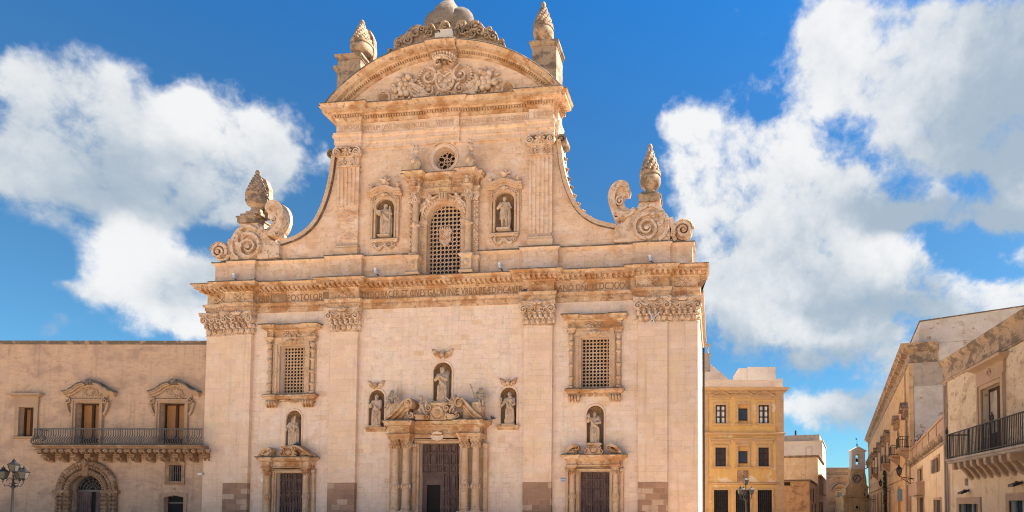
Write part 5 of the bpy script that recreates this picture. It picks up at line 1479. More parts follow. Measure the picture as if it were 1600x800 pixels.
# left niche of the portal
x0, zb = PN[-1], 6.44; Hn = 1.96
robe_figure('saint_statue', (x0 + .02, -.02, 6.46), Hn, [((-.12, 0, .79), (-.20, -.02, .62), (-.12, -.12, .60)), ((.12, 0, .79), (.15, -.05, .62), (.12, -.13, .50))],
            'robed stone man with hand on hip in the niche left of the main portal', beard=True, sway=-.02, drape=2.4, seed=2, props=[('book', lambda mb, h: mb.box(-.17 * h, -.09 * h, -.17 * h, -.12 * h, .57 * h, .68 * h)), ('plinth', base_block(.2, .14, .02))])
# right niche: figure carrying a child, flowering staff
def staff(mb, h):
    mb.tube([(-.23 * h, -.13 * h, .0), (-.225 * h, -.13 * h, .72 * h)], .012 * h, 6)
    rr = random.Random(3)
    for i in range(14): mb.ball((-.225 * h + .05 * h * (rr.random() - .5), -.13 * h + .05 * h * (rr.random() - .5), .68 * h + .12 * h * rr.random()), .024 * h, 6, 4)
def child(mb, h):
    limb(mb, [(.09 * h, -.15 * h, .58 * h), (.09 * h, -.15 * h, .74 * h)], [.055 * h, .045 * h])
    mb.ball((.09 * h, -.16 * h, .825 * h), (.038 * h, .042 * h, .048 * h), 10, 8)
    limb(mb, [(.06 * h, -.16 * h, .74 * h), (.0, -.17 * h, .70 * h)], [.024 * h, .016 * h]); limb(mb, [(.13 * h, -.16 * h, .74 * h), (.16 * h, -.18 * h, .67 * h)], [.024 * h, .016 * h])
    limb(mb, [(.07 * h, -.16 * h, .57 * h), (.03 * h, -.21 * h, .54 * h), (.03 * h, -.20 * h, .45 * h)], [.034 * h, .028 * h, .018 * h]); limb(mb, [(.12 * h, -.16 * h, .57 * h), (.12 * h, -.22 * h, .54 * h), (.12 * h, -.2 * h, .45 * h)], [.034 * h, .028 * h, .018 * h])
    face(mb, (.09 * h, -.16 * h, .825 * h), h, .3, .72)
robe_figure('saint_statue', (PN[1] + .06, -.02, 6.46), Hn * 1.0, [((-.12, 0, .79), (-.17, -.06, .63), (-.21, -.12, .56)), ((.12, 0, .79), (.17, -.07, .62), (.06, -.17, .56))],
            'robed stone man carrying a child and flowering staff right of the main portal', beard=True, sway=.02, drape=-2.2, seed=3, headyaw=.35,
            props=[('flowering_staff', staff), ('carried_child', child), ('plinth', base_block(.2, .14, .02))])
# side portals
def beam(mb, h): mb.tube([(.10 * h, -.12 * h, .45 * h), (.14 * h, -.12 * h, 1.02 * h)], .032 * h, 8); mb.tube([(.155 * h, -.06 * h, .05 * h), (.15 * h, -.05 * h, .6 * h)], .02 * h, 6)
robe_figure('friar_statue', (NX[-1] + .05, -.12, 5.28), 1.80, [((-.12, 0, .79), (-.20, -.03, .64), (-.16, -.12, .54)), ((.12, 0, .79), (.17, -.06, .65), (.12, -.14, .72))],
            'stone statue of a habited friar holding a column shaft above the left side door', hair='bald', beard=True, sway=.01, cape=True, drape=.3, folds=11, seed=4, props=[('column_shaft', beam), ('plinth', base_block(.19, .14, .02))])
def palm(mb, h):
    for k in range(5): mb.tube([(-.02 * h, -.15 * h, .58 * h), (.07 * h, -.16 * h, .72 * h), ((.13 + .02 * k) * h, -.15 * h, (.86 - .025 * k) * h)], [.012 * h, .016 * h, .006 * h], 6)
def gridiron(mb, h): mb.ball((-.17 * h, -.16 * h, .86 * h), (.05 * h, .03 * h, .07 * h), 8, 6); mb.tube([(-.17 * h, -.16 * h, .76 * h), (-.17 * h, -.16 * h, .95 * h)], .014 * h, 6)
robe_figure('deacon_statue', (NX[1] + .0, -.12, 5.28), 1.84, [((-.12, 0, .79), (-.21, -.05, .70), (-.17, -.14, .80)), ((.12, 0, .79), (.18, -.07, .66), (.06, -.15, .63))],
            'young stone deacon raising one hand and holding a palm above the right side door', sway=-.02, drape=.6, folds=10, seed=5, cape=False, props=[('palm_branch', palm), ('raised_relic', gridiron), ('plinth', base_block(.2, .14, .02))])
# upper niches
def book(mb, h): mb.box(-.20 * h, -.06 * h, -.20 * h, -.15 * h, .60 * h, .72 * h)
def mitre_wing(mb, h): mb.tube([(.15 * h, -.05 * h, .05 * h), (.17 * h, -.08 * h, .62 * h), (.17 * h, -.08 * h, .88 * h)], [.03 * h, .03 * h, .02 * h], 7)
robe_figure('saint_statue', (UN[-1] + .05, -.05, 18.30), 2.05, [((-.12, 0, .79), (-.19, -.06, .66), (-.20, -.16, .74)), ((.12, 0, .79), (.19, -.05, .66), (.08, -.16, .68))],
            'long-robed stone saint with an open book in the upper left niche', beard=True, sway=.025, drape=2.6, seed=6, headyaw=-.3, cape=True, props=[('open_book', book), ('folded_cloak', mitre_wing), ('plinth', base_block(.18, .14, .03))])
def sword(mb, h): mb.tube([(.20 * h, -.14 * h, .0), (.145 * h, -.13 * h, .66 * h)], .016 * h, 6); mb.tube([(.10 * h, -.13 * h, .60 * h), (.19 * h, -.14 * h, .61 * h)], .012 * h, 5); mb.ball((.142 * h, -.13 * h, .68 * h), .022 * h, 7, 5)
robe_figure('apostle_statue', (UN[1] - .0, -.05, 18.36), 2.02, [((-.12, 0, .79), (-.20, -.04, .64), (-.06, -.15, .68)), ((.12, 0, .79), (.18, -.03, .66), (.15, -.13, .58))],
            'bare-legged stone man in a short tunic with a sword in the upper right niche', tunic=True, sway=-.02, seed=7, headyaw=-.4, props=[('sword', sword), ('plinth', base_block(.20, .15, .06))])

# winged children: joints in metres, seen from the front
def putto(loc, J, label, wings=True, mat='greystatue', props=None, yaw=0.0):
    root = thing('putto_statue', label, 'statue', loc, yaw, 'winged children carved over the main door')
    mb = MB()
    limb(mb, [J['hip'], J['chest']], [.125, .12]); mb.ball(J['hip'], (.14, .12, .11), 10, 8)
    limb(mb, [J['chest'], J['neck']], [.10, .05])
    hx = J['head']; mb.ball(hx, (.105, .115, .125), 12, 9); mb.ball((hx[0], hx[1] + .03, hx[2] + .04), (.115, .115, .115), 10, 8)
    for a in ('armL', 'armR'): limb(mb, J[a], [.058, .046, .032])
    for a in ('legL', 'legR'):
        limb(mb, J[a], [.088, .068, .036]); e = J[a][-1]; limb(mb, [e, (e[0], e[1] - .10, e[2] - .02)], [.04, .026])
    me = remesh(mb, 'body', M[mat], .022)
    ex = MB(); face(ex, (hx[0], hx[1], hx[2]), 1.0, 0, 1.9)
    for a in ('armL', 'armR'):
        p, e = Vector(J[a][2]), Vector(J[a][1]); hand(ex, p, p - e, 1.25)
    for i in range(12): ex.ball((hx[0] + .09 * cos(i * 2.4), hx[1] + .06 + .05 * sin(i * 2.4), hx[2] + .06 + .006 * i), .045, 6, 5)
    xm = ex.build('x', M[mat], mesh_only=True)
    bm = bmesh.new(); bm.from_mesh(me); bm.from_mesh(xm); bm.to_mesh(me); bm.free()
    for p in me.polygons: p.use_smooth = True
    o = bpy.data.objects.new('body', me); C.objects.link(o); o.parent = root
    if wings:
        c = J['chest']
        for sg in (-1, 1):
            wm = MB()
            for k in range(5): wm.ball((c[0] + sg * (.17 + .045 * k), c[1] + .12, c[2] + .05 - .06 * k + .08), (.055, .03, .19 - .015 * k), 8, 6, Matrix.Rotation(sg * (.45 + .12 * k), 3, 'Y'))
            wm.build('wing', M[mat], root)
    for pn, fn in (props or []):
        pm = MB(); fn(pm); pm.build(pn, M[mat], root)
    return root
def mirror(J): return {k: ([(-p[0], p[1], p[2]) for p in v] if isinstance(v, list) else (-v[0], v[1], v[2])) for k, v in J.items()}
SEAT = {'hip': (0, 0, .10), 'chest': (.02, .0, .38), 'neck': (.03, -.01, .52), 'head': (.0, -.03, .68), 'armL': [(-.11, -.02, .44), (-.20, -.10, .26), (-.05, -.22, .16)], 'armR': [(.15, -.02, .44), (.28, -.10, .42), (.42, -.14, .58)],
        'legL': [(-.07, -.04, .08), (-.24, -.20, .06), (-.32, -.18, -.24)], 'legR': [(.07, -.06, .08), (.02, -.26, .05), (-.10, -.24, -.30)]}
def cross_l(m_): m_.tube([(.40, -.16, .40), (.50, -.16, .98)], .028, 6); m_.tube([(.38, -.16, .84), (.58, -.16, .80)], .026, 6)
putto((FC.X(612, 636, .5), -.50, 7.74), SEAT, 'winged stone child lifting a cross, seated behind the left pediment scroll', props=[('cross', cross_l)])
def cross_r(m_): m_.tube([(-.36, -.16, .36), (-.56, -.16, .96)], .028, 6); m_.tube([(-.60, -.16, .78), (-.42, -.16, .84)], .026, 6); m_.ball((-.57, -.16, .98), .05, 6, 5)
SR = mirror(SEAT); SR['legL'] = [(.07, -.04, .08), (.20, -.22, .06), (.24, -.22, -.34)]; SR['legR'] = [(-.05, -.06, .08), (.02, -.28, .05), (.06, -.24, -.38)]
putto((FC.X(751, 636, .5), -.50, 7.80), SR, 'winged stone child holding a sceptre, seated behind the right pediment scroll', props=[('sceptre', cross_r)])
STAND = {'hip': (0, 0, .50), 'chest': (-.03, .0, .76), 'neck': (-.04, -.02, .90), 'head': (-.07, -.03, 1.05), 'armL': [(-.14, 0, .82), (-.10, -.12, .66), (.12, -.18, .60)], 'armR': [(.10, 0, .82), (.24, -.08, .86), (.38, -.12, 1.0)],
         'legL': [(-.06, 0, .48), (-.10, -.16, .30), (-.0, -.06, .08)], 'legR': [(.07, 0, .48), (.16, -.06, .28), (.20, -.02, .05)]}
xx = MN + .98
putto((MN - .98, -.62, 7.02), STAND, 'stone child reaching up on the left of the central statue pedestal', wings=False, mat='statue', props=[('drapery', lambda m_: limb(m_, [(.30, -.12, .98), (.34, -.14, .7), (.30, -.12, .46)], [.05, .07, .05]))])
putto((MN + .98, -.62, 7.02), mirror(STAND), 'winged stone child reaching up on the right of the central statue pedestal', wings=True, mat='statue')

# ------------------------------------------------------------------ floodlights, pigeons, plates
def floodlight(px, py, z, d, label, tilt=.3):
    x = FC.X(px, py, d); t = thing('floodlight', label, 'floodlight', (x, -d, z), 0, 'small floodlights along the cornice')
    mb = MB(); mb.tube([(.25, .1, .0), (.06, .0, .28)], .035, 6); mb.box(.17, .33, -.0, .2, -.01, .04); mb.build('bracket', M['iron'], t)
    mb = MB(); mb.lathe((0, 0, 0), [(.0, -.14), (.09, -.14), (.10, .10), (.12, .14), (.0, .14)], 12); mb.xform(lambda v: (v[0] - v[2] * .2, v[1], .42 + v[2] * 1.2)); mb.build('lamp_head', M['steel'], t)
floodlight(366, 430, 15.58, .5, 'small floodlight on the cornice below the left scrolled shoulder')
floodlight(587, 424, 15.58, .35, 'small floodlight on the cornice left of the great latticed window')
floodlight(781, 412, 15.58, .35, 'small floodlight on the cornice right of the great latticed window')
floodlight(1016, 405, 15.58, .5, 'small floodlight on the cornice below the right scrolled shoulder')
t = thing('crossed_light_bars', 'crossed pale metal bars fixed over the right corner capital', 'light fitting', (FC.X(1019, 499, .6), -.62, FC.Z(1019, 499, .6)))
mb = MB(); mb.tube([(-.42, 0, -.38), (.42, .02, .42)], .035, 8); mb.build('bar', M['steel'], t)
mb = MB(); mb.tube([(-.18, -.05, .50), (.24, -.05, -.42)], .035, 8); mb.build('bar', M['steel'], t)
mb = MB(); mb.tube([(.0, .0, .0), (.0, .5, .05)], .03, 6); mb.build('bracket', M['iron'], t)
def pigeon(x, y, z, rz, label):
    t = thing('pigeon', label, 'pigeon', (x, y, z), rz, 'pigeons perched on the church front')
    mb = MB(); mb.ball((0, 0, .10), (.13, .075, .08), 10, 7, Matrix.Rotation(.35, 3, 'Y')); limb(mb, [(.08, 0, .14), (.12, 0, .20)], [.045, .035]); mb.ball((.13, 0, .22), .04, 8, 6)
    mb.tube([(-.10, 0, .08), (-.25, 0, .05)], [.05, .03], 6); mb.tube([(.16, 0, .22), (.20, 0, .21)], [.012, .004], 5)
    for sg in (-1, 1): mb.tube([(.0, sg * .03, .06), (.01, sg * .03, 0)], .008, 4)
    mb.build('body', M['feather'], t)
pigeon(FC.X(395, 431, .5), -.5, 15.58, .2, 'dark pigeon on the cornice below the left scrolled shoulder')
pigeon(FC.X(769, 656, .3), -.24, 6.74, 2.6, 'dark pigeon on the right end of the main portal cornice')
pigeon(FC.X(821, 459, .3), -.36, 14.35, .4, 'dark pigeon above the tall capital right of the centre')
pigeon(FC.X(465, 691, .3), -.3, 5.30, 1.0, 'dark pigeon at the feet of the friar statue')
mb = MB(); x, z = FC.p(880, 749.5, 0); mb.box(-.14, .14, -.02, 0, -.10, .10); mb.cur = 1; mb.box(-.10, -.04, -.025, -.01, -.05, .05); mb.box(.02, .09, -.025, -.01, -.05, .05)
o = mb.build('street_number_plate', [M['blueplate'], M['whiteplate']]); o.location = (x, 0, z); tag(o, 'small blue plate on the wall left of the right side door', 'plate')
mb = MB(); x, z = FC.p(411, 750, 0); mb.box(-.13, .13, -.02, 0, -.10, .10); mb.box(-.11, .11, -.03, -.01, -.08, .08)
o = mb.build('wall_plate', M['whiteplate']); o.location = (x, 0, z); tag(o, 'small white plate on the wall left of the left side door', 'plate')
# ------------------------------------------------------------------ palazzo left of the church
o2 = on_ray(323, 1.0); r = ray(323, 700)
tt = (0.12 - CAMP.y) / r.y
FP = Frame((CAMP.x + tt * r.x, .12), YAW)
PZ = thing('palazzo', 'long pinkish plaster palazzo with a bulging iron balcony left of the church', 'palazzo', (FP.o.x, FP.o.y, 0), YAW)
p = FP.p
ZT = p(160, 533)[1]
XL = p(-40, 600)[0] - 14
def rc(xa, ya, xb, yb, d=0): 
    a = p(xa, yb, d); b = p(xb, ya, d); return rect(a[0], b[0], a[1], b[1])
zbal = p(180, 699)[1] + .1
W1 = (p(120, 640)[0], p(157, 640)[0]); W2 = (p(251, 640)[0], p(290, 640)[0]); ZW = p(140, 629.5)[1]
h0 = rc(30, 636.5, 55, 682); pc = p(138, 768); rin = abs(p(163.5, 768)[0] - p(112.8, 768)[0]) / 2; rout = abs(p(185, 768)[0] - p(91, 768)[0]) / 2
hs = rc(265, 727, 284.6, 752); hd = rc(255.5, 774, 287.5, 830)
hd = [(hd[0][0], 0.02), (hd[1][0], 0.02), (hd[1][0], hd[2][1] - .12), ((hd[0][0] + hd[1][0]) / 2, hd[2][1]), (hd[0][0], hd[2][1] - .12)]
mb = MB()
mb.panel(rect(XL, .55, 0, ZT), [rect(*W1, zbal, ZW), rect(*W2, zbal, ZW), h0, hs, hd, arch_poly(pc[0], rin, .02, pc[1], 18)], 0, .45, 12)
mb.box(XL, .5, 10, 12, 0, ZT); mb.box(XL, .45, .5, 12, ZT - 1.0, ZT - .9)
mb.build('wall', M['plaster'], PZ)
mb = MB(); pth = [(XL, .02), (XL, 0), (.5, 0)]
mb.mould([(XL, 0), (.5, 0)], [(-.2, ZT - .22), (.02, ZT - .22), (.05, ZT - .12), (.10, ZT - .08), (.12, ZT), (-.5, ZT + .06)])
mb.build('cornice', M['lichen'], PZ)
def casement(parent, x0, x1, z0, z1, y, curt=True, panes=1):
    mb = MB(); xm = (x0 + x1) / 2
    for a, b in ((x0, x0 + .09), (xm - .08, xm + .08), (x1 - .09, x1)): mb.box(a, b, y - .04, y + .05, z0, z1)
    mb.box(x0, x1, y - .03, y + .04, z1 - .10, z1); mb.box(x0, x1, y - .03, y + .04, z0, z0 + (.5 if z1 - z0 > 2 else .1))
    o = mb.build('casement', M['winwood'], parent)
    mb = MB(); mb.box(x0 + .05, x1 - .05, y + .04, y + .06, z0, z1); mb.build('pane', M['curtain'] if curt else M['paneglass'], o)
    return o
for (a, b, l, r_, pk) in ((W1[0], W1[1], 99.5, 177.5, 138.5), (W2[0], W2[1], 233.5, 309.5, 271.5)):
    cx = (a + b) / 2; mb = MB(); hw = (b - a) / 2
    for (d, q, w_) in ((.10, hw, .12), (.16, hw + .12, .12)):
        for sg in (-1, 1): mb.box(*sorted((cx + sg * q, cx + sg * (q + w_))), -d, .02, zbal, ZW + (q - hw) + w_)
        mb.box(cx - q, cx + q, -d + .001, .02, ZW + (q - hw), ZW + (q - hw) + w_ - .001)
    o = mb.build('window', M['palstone'], PZ)
    xl, xr = p(l, 614, .25)[0], p(r_, 614, .25)[0]; ze = p(l, 615, .25)[1]; zp = p(pk, 600, .3)[1]; W_ = xr - xl; cx2 = (xl + xr) / 2
    half = catmull([(0, ze - .06), (.10, ze + .02), (.20, ze + .18), (.30, ze + .42), (.38, ze + .50), (.5, zp)], 4)
    pts = [(xl + W_ * t, z) for t, z in half] + [(xr - W_ * t, z) for t, z in half[::-1][1:]]
    mb = MB()
    for (t0, t1, d) in ((-.12, .0, .16), (.0, .10, .28), (.10, .16, .36)): mb.ribbon(pts, t0, t1, -d, .02)
    mb.cur = 1; mb.ribbon(pts, .16, .25, -.39, .02); mb.cur = 0
    mb.prism([(cx2 - W_ * .34, ZW + .3), (cx2 + W_ * .34, ZW + .3), (cx2 + W_ * .30, ze + .35), (cx2 + W_ * .12, zp - .18), (cx2 - W_ * .12, zp - .18), (cx2 - W_ * .30, ze + .35)], -.07, .01)
    mb.relief(cx2 - .7, cx2 + .7, ZW + .42, zp - .3, -.08, int(cx * 9), .17, .8)
    for i in range(14): mb.ball((cx2 + .42 * cos(2 * pi * i / 14), -.09, ZW + .66 + .22 * sin(2 * pi * i / 14)), .055, 6, 4)
    mb.cur = 1; mb.ball((cx2, -.3, zp + .14), (.16, .16, .2)); 
    for sg in (-1, 1): mb.ball((cx2 + sg * .2, -.28, zp + .05), (.16, .12, .10), 8, 5); mb.ball((cx2 + sg * .10, -.3, zp + .26), (.10, .1, .08), 7, 5)
    mb.cur = 0
    for sg in (-1, 1):
        xx = cx + sg * (hw + .42); mb.scroll(xx, ZW + .10, .20, 1.6, pi / 2, sg, -.24, .0, .4)
        mb.ribbon(catmull([(xx + sg * .15, ZW + .02), (xx + sg * .1, ZW - .3), (xx - sg * .02, ZW - .62), (xx - sg * .12, ZW - .78)], 4), -.07, .07, -.16, .0)
    mb.build('pediment', [M['palstone'], M['lichen']], o)
    casement(o, cx - hw + .02, cx + hw - .02, zbal, ZW, .36)
# plain window
x0, x1, z0, z1 = h0[0][0], h0[1][0], h0[0][1], h0[2][1]; mb = MB()
for sg, e in ((-1, x0), (1, x1)): mb.box(*sorted((e, e + sg * .26)), -.10, .02, z0 - .02, z1 + .26)
mb.box(x0, x1, -.099, .02, z1, z1 + .258); mb.box(x0 - .35, x1 + .35, -.2, .02, z0 - .14, z0 - .02); mb.box(x0 - .3, x1 + .3, -.12, .02, z1 + .26, z1 + .62)
mb.mould([(x0 - .35, .02), (x0 - .35, -.12), (x1 + .35, -.12), (x1 + .35, .02)], [(-.1, z1 + .62), (.02, z1 + .62), (.12, z1 + .72), (.22, z1 + .76), (.22, z1 + .86), (-.1, z1 + .9)])
o = mb.build('window', M['palstone'], PZ); casement(o, x0, x1, z0, z1, .3)
# small barred window and low door
x0, x1, z0, z1 = hs[0][0], hs[1][0], hs[0][1], hs[2][1]; mb = MB()
mb.panel(rect(x0 - .27, x1 + .2, z0 - .22, z1 + .26), [hs], -.07, .07)
o = mb.build('barred_window', M['rustic'], PZ)
mb = MB(); 
for i in range(6): xx = x0 + (x1 - x0) * (i + .5) / 6; mb.tube([(xx, .06, z0), (xx, .06, z1)], .022, 6)
mb.box(x0, x1, .05, .07, (z0 + z1) / 2, (z0 + z1) / 2 + .03); mb.build('bars', M['railing'], o)
mb = MB(); mb.box(x0, x1, .3, .33, z0, z1); mb.build('pane', M['dark'], o)
x0, x1, z1 = hd[0][0], hd[1][0], hd[3][1]; mb = MB()
mb.panel([(x0 - .32, 0.01), (x1 + .22, 0.01), (x1 + .22, z1 + .1), ((x0 + x1) / 2, z1 + .24), (x0 - .32, z1 + .1)], [hd], -.05, .05)
xc = (x0 + x1) / 2; mb.torus(xc, z1 + .42, .06, .02, -.06, 10, 5)
o = mb.build('low_doorway', M['palstone'], PZ)
mb = MB(); mb.box(x0, x1, .30, .34, .02, z1); mb.box(x0, x1, .26, .3, z1 - .58, z1 - .48); mb.build('door', M['dark'], o)
mb = MB(); mb.box(x0 + .05, x1 - .05, .22, .28, z1 - .52, z1 - .42); mb.build('crossbar', M['railing'], o)
# rusticated arched portal
mb = MB(); xc, zs_ = pc
mb.arc(xc, zs_, [(.0, rin), (.14, rin + .02), (.18, rin + .1), (.18, rin + .30), (.06, rin + .34), (.06, rout - .40), (.16, rout - .36), (.2, rout - .05), (.0, rout)], -pi / 2, pi / 2, 40)
nb = 27
for i in range(nb):
    a = -pi / 2 + pi * (i + .5) / nb
    for k, (R1, w_) in enumerate(((rout - .12, .15), (rout - .34, .12), (rin + .24, .12), (rin + .10, .10))):
        mb.rock((xc + R1 * sin(a), -.15, zs_ + R1 * cos(a)), (w_, .15, w_ * 1.05), i * 7 + k)
for sg in (-1, 1):
    mb.box(*sorted((xc + sg * rin, xc + sg * (rin + .34))), -.14, .02, .02, zs_); mb.box(*sorted((xc + sg * (rin + .38), xc + sg * rout)), -.12, .02, .02, zs_)
    for k in range(int(zs_ / .26)):
        z = zs_ - .2 - .26 * k
        for j, xo_ in enumerate((rout - .12, rout - .34, rin + .22, rin + .08)): mb.rock((xc + sg * xo_, -.13, z), (.14, .16, .14), k * 9 + j + (50 if sg > 0 else 0))
    mb.box(*sorted((xc + sg * (rin - .03), xc + sg * (rout + .14))), -.26, .02, zs_ - .12, zs_ + .08)
mb.box(xc - .18, xc + .18, -.3, .0, zs_ + rin - .05, zs_ + rout + .12); mb.rock((xc, -.3, zs_ + rout - .1), (.2, .16, .24), 3)
o = mb.build('arched_portal', M['rustic'], PZ)
mb = MB(); ar = rin - .03
for k in range(9): a = pi * k / 8; mb.tube([(xc + .2 * cos(a), .30, zs_ + .12 + .2 * sin(a)), (xc + ar * cos(a), .30, zs_ + .1 + ar * sin(a) * .97)], .025, 5)
for R_ in (.2, .42, .62, .82, .98): mb.tube([(xc + R_ * ar * cos(pi * i / 20), .30, zs_ + .1 + R_ * ar * sin(pi * i / 20) * .97) for i in range(21)], .02, 5)
mb.box(xc - rin, xc + rin, .26, .36, zs_ - .02, zs_ + .12); mb.build('fanlight', M['railing'], o)
mb = MB(); mb.prism(arch_poly(xc, rin, .02, zs_, 18), .42, .45); mb.build('dark_entry', M['dark'], o)
mb = MB(); mb.box(xc - rin, xc - .1, .34, .40, .02, zs_); 
for i in range(6): mb.box(xc - rin + .12 + .14 * i, xc - rin + .17 + .14 * i, .31, .34, .3, zs_ - .3)
mb.box(xc + .15, xc + rin, .38, .41, .02, zs_)
mb.build('gate_leaf', M['door'], o)
# balcony on carved corbels
xa, xb = p(52, 697, .9)[0], .35; zb_ = zbal - .1
mb = MB(); mb.mould([(xa, .02), (xa, -.9), (xb, -.9)], [(-1.0, zb_ - .16), (-.1, zb_ - .16), (-.05, zb_ - .12), (.0, zb_ - .05), (.05, zb_ - .03), (.05, zb_ + .05), (-.9, zb_ + .07)])
bal = mb.build('balcony_slab', M['rustic'], PZ)
for k in range(12):
    xx = p(70.5 + 22.7 * k, 706, .4)[0] + .08; mb = MB()
    mb.prism([(0, 0), (1, 0), (1, 1)], 0, 1) if False else None
    side = [(-.85, zb_ - .16), (-.85, zb_ - .30), (-.62, zb_ - .40), (-.50, zb_ - .62), (-.28, zb_ - .72), (-.14, zb_ - .92), (.02, zb_ - .98), (.02, zb_ - .16)]
    n = len(side); v = [(xx - .17, y, z) for y, z in side] + [(xx + .17, y, z) for y, z in side]
    mb.add(v, [tuple(range(n)), tuple(range(n, 2 * n))] + [(i, (i + 1) % n, n + (i + 1) % n, n + i) for i in range(n)])
    for e in (-.19, .19):
        mb.tube([(xx + e * .7, -.72 + .14 * cos(a), zb_ - .34 + .12 * sin(a)) for a in [i * .6 for i in range(11)]], .045, 6)
        mb.tube([(xx + e * .7, -.28 + .11 * cos(a), zb_ - .74 + .11 * sin(a)) for a in [i * .6 for i in range(11)]], .04, 6)
    mb.tube([(xx - .19, -.84, zb_ - .28), (xx + .19, -.84, zb_ - .28)], .10, 8); mb.tube([(xx - .19, -.5, zb_ - .62), (xx + .19, -.5, zb_ - .62)], .08, 8)
    mb.build('corbel', M['rustic'], PZ)
    mb = MB(); x2 = xx + .44
    mb.ball((x2, -.80, zb_ - .28), (.12, .16, .14)); mb.ball((x2, -.94, zb_ - .3), (.07, .06, .07), 7, 5); mb.build('carved_boss', M['palstone'], PZ)
mb = MB(); zr = p(190, 670, .95)[1]; nb = 70
def bulge(t): return .06 + .20 * sin(pi * min(1, max(0, (1 - t) * 1.25))) ** 1.5 * (1 if t < .9 else .6)
prof = [(t, .05 + .24 * exp(-((t - .24) / .20) ** 2) - .03 * sin(pi * t)) for t in [i / 9 for i in range(10)]]
for i in range(nb + 1):
    xx = xa + .03 + (xb - xa - .06) * i / nb
    mb.tube([(xx, -.86 - o_, zb_ + .08 + (zr - zb_ - .1) * t) for t, o_ in prof], .022, 5)
for j in range(7):
    yy = -.8 + .8 * j / 7
    mb.tube([(xa - o_ + .02, yy, zb_ + .08 + (zr - zb_ - .1) * t) for t, o_ in prof], .022, 5)
for z, o_ in ((zr, .0), (zb_ + .12, .04)):
    mb.tube([(xa + .03 - o_, .0, z), (xa + .03 - o_, -.89 - o_, z), (xb, -.89 - o_, z)], .035, 6)
for i in range(60): mb.ball((xa + (xb - xa) * (i + .5) / 60, -.9, zr + .03), .035, 5, 4); mb.ball((xa + (xb - xa) * (i + .5) / 60, -.96, zb_ + .1), .035, 5, 4)
mb.build('balcony_railing', M['railing'], PZ)
t = thing('wall_spotlight', 'small spotlight on a bracket at the seam of palazzo and church', 'spotlight', (FP.o.x + .1, FP.o.y - .1, p(318, 741)[1]))
mb = MB(); mb.box(-.28, -.0, -.34, -.2, -.06, .05); mb.build('lamp_head', M['steel'], t); mb = MB(); mb.tube([(-.1, -.25, .02), (.0, .05, -.04)], .02, 5); mb.build('bracket', M['iron'], t)

# ------------------------------------------------------------------ street lamps
def lantern(root, x, y, z, s):
    mb = MB()
    for sg in (-1, 1):
        for sh in (-1, 1): mb.tube([(x + sg * .10 * s, y + sh * .10 * s, z), (x + sg * .17 * s, y + sh * .17 * s, z + .36 * s)], .016 * s, 5)
    q = [(x + a * .18 * s, y + b * .18 * s, z + .36 * s) for a, b in ((-1, -1), (1, -1), (1, 1), (-1, 1), (-1, -1))]; mb.tube(q, .018 * s, 5)
    q = [(x + a * .105 * s, y + b * .105 * s, z) for a, b in ((-1, -1), (1, -1), (1, 1), (-1, 1), (-1, -1))]; mb.tube(q, .018 * s, 5)
    mb.lathe((x, y, z + .36 * s), [(.27 * s, 0), (.20 * s, .06 * s), (.08 * s, .16 * s), (.07 * s, .20 * s), (.09 * s, .22 * s), (.03 * s, .26 * s), (.02 * s, .32 * s), (0, .34 * s)], 4, None, pi / 4, 2 * pi + pi / 4, False)
    mb.lathe((x, y, z - .12 * s), [(.0, 0), (.06 * s, .04 * s), (.05 * s, .08 * s), (.13 * s, .12 * s), (.0, .13 * s)], 8)
    o = mb.build('lantern', M['iron'], root)
    mb = MB(); v = [(x + a * k * s, y + b * k * s, z + zz * s) for k, zz in ((.10, .005), (.165, .355)) for a, b in ((-1, -1), (1, -1), (1, 1), (-1, 1))]
    mb.add(v, [(i, (i + 1) % 4, 4 + (i + 1) % 4, 4 + i) for i in range(4)]); mb.build('glass', M['lampglass'], o)
def lamp_post(px, depth, ptop, plc, pls, dpx, s, label):
    q = on_ray(px, depth); F = Frame(q, YAW); zt = F.Z(px, ptop); zc = F.Z(px, plc); zs_ = F.Z(px, pls); e = abs(F.X(px + dpx, pls) - F.X(px, pls))
    t = thing('street_lamp', label, 'street lamp', (q.x, q.y, 0), YAW + .25)
    mb = MB(); mb.lathe((0, 0, 0), [(.22, 0), (.22, .12), (.16, .2), (.13, .5), (.10, .55), (.10, .9), (.075, 1.0), (.055, 1.3), (.045, zs_ - .5), (.07, zs_ - .45), (.09, zs_ - .38), (.06, zs_ - .3), (.04, zs_ - .2), (.03, zc - .1), (0, zc)], 12)
    mb.build('post', M['iron'], t)
    lantern(t, 0, 0, zc, s)
    for k in range(3):
        a = pi + 2 * pi * k / 3 * .0 + (0, pi, pi * 1.5)[k] if k < 2 else pi * .5
        cx_, sy_ = cos(a), sin(a)
        lantern(t, e * cx_, e * sy_, zs_, s); mb = MB()
        mb.tube([(e * f * cx_, e * f * sy_, zs_ - .12 * s - h_) for f, h_ in ((1, 0), (1.0, .10), (.75, .26), (.4, .22), (.1, .36))], .022, 6)
        mb.tube([(cx_ * (.35 * e + .12 * cos(w_)), sy_ * (.35 * e + .12 * cos(w_)), zs_ - .12 + .12 * sin(w_)) for w_ in [i * .55 for i in range(10)]], .018, 5)
        mb.build('arm', M['iron'], t)
lamp_post(19, 29.5, 721, 736.5, 748, 13, .92, 'black lamp post with a cluster of lanterns in front of the palazzo')
lamp_post(1165.5, 38, 745, 757, 772, 9.6, .78, 'black lamp post with three lanterns in front of the yellow building')

